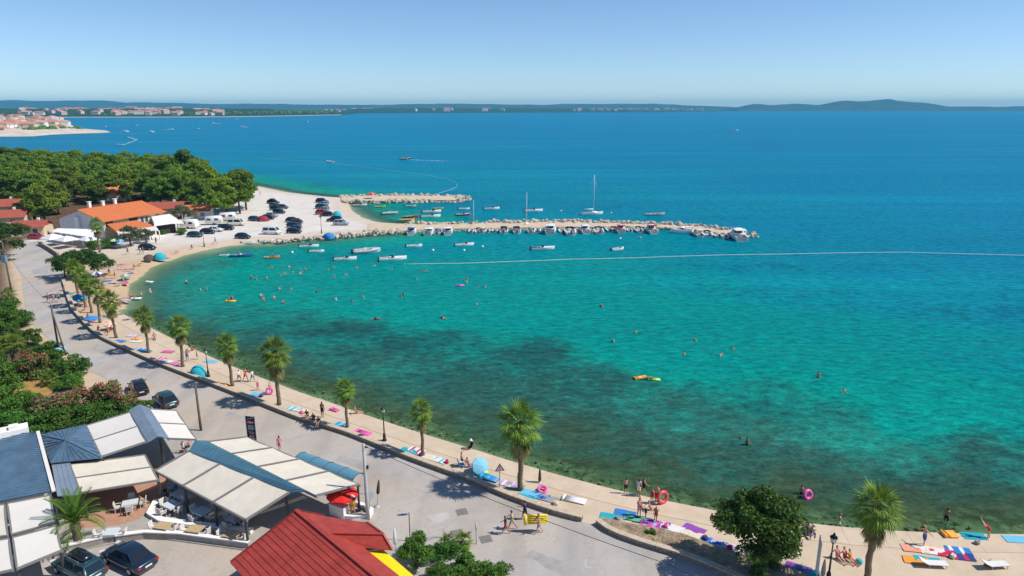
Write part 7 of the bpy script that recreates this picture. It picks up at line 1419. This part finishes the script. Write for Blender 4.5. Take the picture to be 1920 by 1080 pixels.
person('sit', pp(434, 562, -.02), R(100), 'bather sitting on the orange air mattress off the far beach', TR('red'), 1.0, 'bathers on floats'); person('prone', pp(1216, 711, .1), R(0), 'bather lying between the orange mattress and the green raft', TR('green'), .9, 'bathers on floats'); person('sit', pp(450, 478, .3), R(20), 'bather on the blue pedal boat', TR('white'), 1.0, 'bathers on floats'); person('sit', pp(511, 482, .2), R(20), 'bather in the orange dinghy', TR('black'), 1.0, 'bathers on floats'); person('sit', pp(248, 557, -.02), R(0), 'child on the white air mattress in the shallows', TR('black'), .7, 'bathers on floats')
ring((pp(1238, 934)[0], pp(1238, 944)[1], 1.25), 0, 'red', 'big red swim ring held up at the quay edge', .48, .16, (1.45, 0, .5)); ring((*wp(1514, 934, 0)[:2], .35), 0, 'pink', 'bright pink swim ring beside the person in the shallows', .36, .16, (1.3, 0, .3)); ring((pp(507, 738)[0], pp(507, 738)[1] - .25, 1.1), 0, 'pink', 'pale pink swim ring held by the child at the tall shaggy palm', .34, .12, (1.3, 0, .2)); ring(pp(1017, 918, .8), 0, 'pink', 'pink swim ring lying by the tallest palm', .36, .14, (.4, 0, 0)); ring(pp(1515, 996, .8), 0, 'purple', 'lilac swim ring behind the leafy tree', .4, .14, (.2, 0, 0))
# parasols
def parasol(px, py, lab, h, r, cols, closed=False, tilt=(0, 0), base_z=.62, n=8, sq=False):
    p = at(px, py, base_z); t = thing('parasol', lab, 'parasol', (p.x, p.y, base_z), random.random() * 3, 'parasols'); t.rotation_euler = (tilt[0], tilt[1], .3); MB().lathe([(.025, 0), (.025, h)], 6).build('pole', M_GALV, t)
    MB().lathe([(.25, 0), (.25, .05), (.06, .08)], 10).build('base', M_GALV, t)
    if closed:
        m = MB(); m.lathe([(.07, h - 1.45), (.16, h - 1.3), (.13, h - .7), (.07, h - .2), (.02, h)], 8); m.build('canopy', cols[0], t); return t
    if sq: n = 4
    for k in range(n):
        a0, a1 = 2 * math.pi * k / n, 2 * math.pi * (k + 1) / n; m = MB(); P = lambda a, s, z: (r * s * math.cos(a), r * s * math.sin(a), z)
        m.poly([P(a0, .5, h - .14 * r), P(a1, .5, h - .14 * r), (0, 0, h)], True); m.poly([P(a0, 1, h - .36 * r), P(a1, 1, h - .36 * r), P(a1, .5, h - .14 * r), P(a0, .5, h - .14 * r)], True); m.poly([P(a0, 1, h - .36 * r), P(a0, 1.0, h - .36 * r - .14), P(a1, 1.0, h - .36 * r - .14), P(a1, 1, h - .36 * r)])
        m.build('canopy_panel', cols[k % len(cols)], t)
    return t
PM = {k: mat('parasol_' + k, c, .85, .1, var=.06, scale=3) for k, c in dict(white=(.72, .70, .72), blue=(.04, .22, .52), sky=(.20, .48, .62), red=(.60, .03, .025), brown=(.10, .07, .05), green=(.50, .58, .40), navy=(.08, .07, .22), grey=(.30, .28, .26), pink=(.60, .18, .22), teal=(.03, .38, .46)).items()}
parasol(102, 460, 'large square white parasol at the road end, left', 3.0, 3.0, [PM['white']], sq=True); parasol(128, 464, 'large square white parasol at the road end, right', 3.0, 2.8, [PM['white']], sq=True); parasol(168, 463, 'white parasol beside the tall palm at the guest house', 2.8, 2.4, [PM['white']], sq=True); parasol(218, 465, 'pale green parasol beside the olive tree', 2.4, 1.3, [PM['green']]); parasol(228, 466, 'light blue parasol beside the olive tree', 2.4, 1.2, [PM['sky'], PM['blue']])
parasol(174, 615, 'bright blue parasol at the wall under the far palms', 2.0, 1.1, [PM['blue']]); parasol(150, 572, 'turquoise parasol among the far palm trunks', 2.0, 1.2, [PM['teal'], PM['blue']], tilt=(.3, .2)); parasol(183, 527, 'navy and white parasol on the far beach', 2.0, 1.1, [PM['navy'], PM['white']]); parasol(236, 524, 'grey green parasol lying low on the far beach', 1.3, 1.0, [PM['green'], PM['grey']]); parasol(890, 878, 'tilted light blue parasol shading the seated pair', 1.5, .9, [PM['sky']], tilt=(.9, .5)); parasol(280, 489, 'dark tilted parasol left of the turquoise tent', 1.4, 1.1, [PM['brown']], tilt=(.6, 0)); parasol(645, 962, 'red parasol under the pergola corner by the grey pole', 2.25, 1.35, [PM['red']], base_z=.72); parasol(697, 372, 'pink parasol on the shorter jetty', 2.4, 1.8, [PM['pink'], PM['red']], base_z=.8)
parasol(206, 618, 'white and orange parasol edge at the wall by the palm', 1.4, .9, [TW['cream'], TW['coral']], tilt=(.3, .2)); parasol(116, 664, 'small light blue parasol in the road behind the braced pole', 1.2, .7, [PM['sky']])
parasol(707, 950, 'closed dark parasol standing on the road by the grey pole', 2.7, 1, [PM['brown']], True, (.05, .1)); parasol(1012, 905, 'closed dark parasol on the promenade right of the tallest palm', 1.6, 1, [PM['brown']], True); parasol(742, 1045, 'closed white and green parasol beside the yellow awning', 2.6, 1, [PM['white']], True); parasol(1541, 1092, 'closed grey parasol beside the lantern lamp at the bottom', 2.0, 1, [PM['grey']], True)
# tents, shelters, loungers, chair
def tent(px, py, lab, col, r, h, rz):
    p = at(px, py, .64); t = thing('beach_tent', lab, 'tent', (p.x, p.y, .62), rz, 'beach tents'); m = MB(); rings = []
    for i in range(7):
        a = math.pi * i / 6; rings.append([(r * math.cos(a) * math.cos(b), r * .8 * math.sin(b), max(.0, h * math.sin(a) * (.35 + .65 * math.cos(b)))) for b in [-.2 + 1.7 * k / 6 for k in range(7)]])
    m.loft(rings, False, False, closed=False); m.build('shell', PM[col] if col in PM else BM['wine'], t); m = MB(); m.poly([(-r, -.2, .02), (r, -.2, .02), (r * .7, r * .8, .02), (-r * .7, r * .8, .02)]); m.build('groundsheet', TW['sky'], t); return t
tent(374, 703, 'turquoise beach shelter tent by the wall and the lamp', 'teal', 1.3, 1.35, R(150)); tent(300, 486, 'turquoise dome tent at the far beach edge', 'teal', 1.6, 1.6, R(170)); tent(493, 414, 'dark red dome tent at the pine edge of the car park', 'wine', 2.0, 1.7, R(180)); tent(632, 408, 'turquoise tent beside the cars at the cove', 'teal', 1.6, 2.2, R(180)); tent(617, 446, 'blue tent among the rocks below the car park', 'blue', 1.6, 1.5, R(180))
def lounger(px, py, rz, lab):
    p = at(px, py, .64); t = thing('sun_lounger', lab, 'sun lounger', (p.x, p.y, .636), rz, 'sun loungers'); MB().box((.2, 0, .32), (1.5, .62, .05)).build('bed', TW['white'], t); MB().box((-.75, 0, .46), (.65, .62, .05), rot=Matrix.Rotation(.5, 3, 'Y')).build('backrest', TW['white'], t)
    for x in (-.4, .8):
        for y in (-.26, .26): MB().box((x, y, .15), (.04, .04, .31)).build('leg', M_GALV, t)
lounger(1750, 1062, R(-5), 'white sun lounger beside the turquoise mat at the bottom right'); lounger(1865, 1064, R(5), 'white sun lounger with a person lying on it at the bottom right')
p = at(865, 874, .64); t = thing('beach_chair', 'blue folding beach chair by the wall', 'chair', (p.x, p.y, .64), R(20)); MB().box((0, 0, .22), (.5, .5, .05)).build('seat', PM['blue'], t); MB().box((-.3, 0, .5), (.06, .5, .6), rot=Matrix.Rotation(-.25, 3, 'Y')).build('backrest', PM['blue'], t)
for x in (-.2, .2):
    for y in (-.22, .22): MB().box((x, y, .1), (.03, .03, .22)).build('leg', M_GALV, t)
# terrace front: glass canopy with flowers, white counter
p = V(620, 878, 2.6); t = thing('glass_canopy', 'narrow curved blue glass canopy over red flowers along the pergola', 'canopy', (p.x, p.y, 0)); a, b = V(563, 858, 2.5) - p, V(672, 898, 2.5) - p; a.z = b.z = 2.5; nrm = Vector((-(b - a).y, (b - a).x, 0)).normalized(); m = MB()
m.loft([[q + nrm * (.75 * math.cos(g)) + Vector((0, 0, .45 * math.sin(g))) for g in [math.pi * k / 8 for k in range(9)]] for q in (a, b)], False, False, closed=False); m.build('glass', mat('blue_glass_roof', (.10, .25, .34), .15, .6, var=.1, scale=2), t)
for f in (0, .25, .5, .75, 1): q = a.lerp(b, f); m = MB(); m.tube([q + nrm * (.77 * math.cos(g)) + Vector((0, 0, .47 * math.sin(g))) for g in [math.pi * k / 8 for k in range(9)]], .03, 5); m.box((q.x + nrm.x * .72, q.y + nrm.y * .72, 1.55), (.07, .07, 1.9)); m.build('frame_hoop', M_DKPOST, t)
n0 = 60; C_ = np.array([tuple(a.lerp(b, random.random()) - nrm * (.75 + .15 * random.random()) + Vector((0, 0, random.uniform(-.15, .1)))) for _ in range(n0)]); tag(link('flowers', quads('canopy_flowers', C_, unit(n0) * .12, unit(n0) * .1, M_FLOW), t), kind='stuff')
p = at(636, 966, .72); t = thing('drinks_counter', 'white counter at the terrace entrance beneath the red parasol', 'counter', (p.x, p.y, .72), -.5); MB().box((0, 0, .5), (1.6, .6, 1.0)).build('cabinet', M_WHITE, t); MB().box((0, 0, 1.03), (1.75, .72, .06)).build('counter_top', M_WHITECAP, t)
# railing at the corner bed
t = thing('railing', 'short grey tube railing behind the corner bushes', 'railing', (*at(800, 1022, .62)[:2], .62)); q0, q1 = at(762, 1030, .62) - at(800, 1022, .62), at(832, 1008, .62) - at(800, 1022, .62)
for z in (.55, .95): m = MB(); m.tube([q0 + Vector((0, 0, z)), q1 + Vector((0, 0, z))], .03, 6); m.build('rail', M_GALV, t)
for f in (0, .5, 1): q = q0.lerp(q1, f); m = MB(); m.tube([(q.x, q.y, 0), (q.x, q.y, 1.0)], .03, 6); m.build('rail_post', M_GALV, t)

# more sunbathers and bags on the far beach and along the wall
for k, (px, py) in enumerate(((205, 512), (228, 498), (240, 508), (262, 497), (196, 524), (222, 534), (232, 528), (205, 545), (190, 540), (172, 556), (150, 562), (135, 556), (232, 560), (225, 575), (200, 590), (240, 600), (165, 598), (300, 482), (330, 474), (360, 466))):
    person(random.choice(['lie', 'prone', 'sit', 'knees']), pp(px, py, .66), random.random() * 6.28, 'sunbather lying or sitting on the far beach %s' % ('beyond the palm cluster' if py < 550 and px < 290 else 'between palms and wall' if px < 290 else 'below the guest house'), BIK(random.choice(['red', 'blue', 'black', 'pink', 'teal'])), 1.0, 'sunbathers on the far beach')
    if px < 290 and k % 2 == 0: towel(px + 4, py + 3, random.uniform(-60, 60), random.choice(['blue', 'pink', 'white', 'teal', 'orange', 'lilac']), 'beach towel on the far sand %s' % ['left of the turquoise tent', 'among the far palms', 'near the waterline', 'beside the far wall'][k % 4])
M_BAGS = [TW[c] for c in ('navy', 'red', 'teal', 'cream', 'grey', 'pink')]
for k, (px, py, lab) in enumerate(((790, 855, 'beach bag at the foot of the palm by the teal towel'), (838, 868, 'beach bag beside the blue striped towel'), (900, 900, 'beach bag at the wall by the blue mattresses'), (1042, 946, 'beach bag at the grey blanket'), (1158, 975, 'beach bag beside the royal blue towel'), (1248, 989, 'beach bag between white and purple towels'), (1322, 1012, 'beach bag at the bright blue towel'), (1368, 1030, 'beach bag beside the pale lilac towel'), (1610, 1056, 'beach bag next to the three sunbathers'), (1786, 1046, 'beach bag below the row of towels'), (1832, 1020, 'beach bag near the waterline towel'), (565, 776, 'beach bag beside the seated group on the wall'), (490, 744, 'beach bag by the blue towel'), (320, 690, 'beach bag beside the pink towels'), (268, 668, 'beach bag at the blue mattress'))):
    p = at(px, py, .64); t = thing('beach_bag', lab, 'bag', (p.x, p.y, .665), random.random() * 3, 'beach bags'); m = MB(); m.loft([[(x * s, -.14 * s, z), (x * s * .0, -.17 * s, z), (.2 * s, -.14 * s, z), (.2 * s, .14 * s, z), (0, .17 * s, z), (-.2 * s, .14 * s, z)] for x, s, z in ((-.2, 1, 0), (-.2, 1.1, .15), (-.2, .9, .3))]); m.build('body', M_BAGS[k % 6], t)
    for y in (-.1, .1): m = MB(); m.tube([(-.12, y, .28), (0, y, .42), (.12, y, .28)], .012, 5); m.build('handle', M_BAGS[(k + 1) % 6], t)
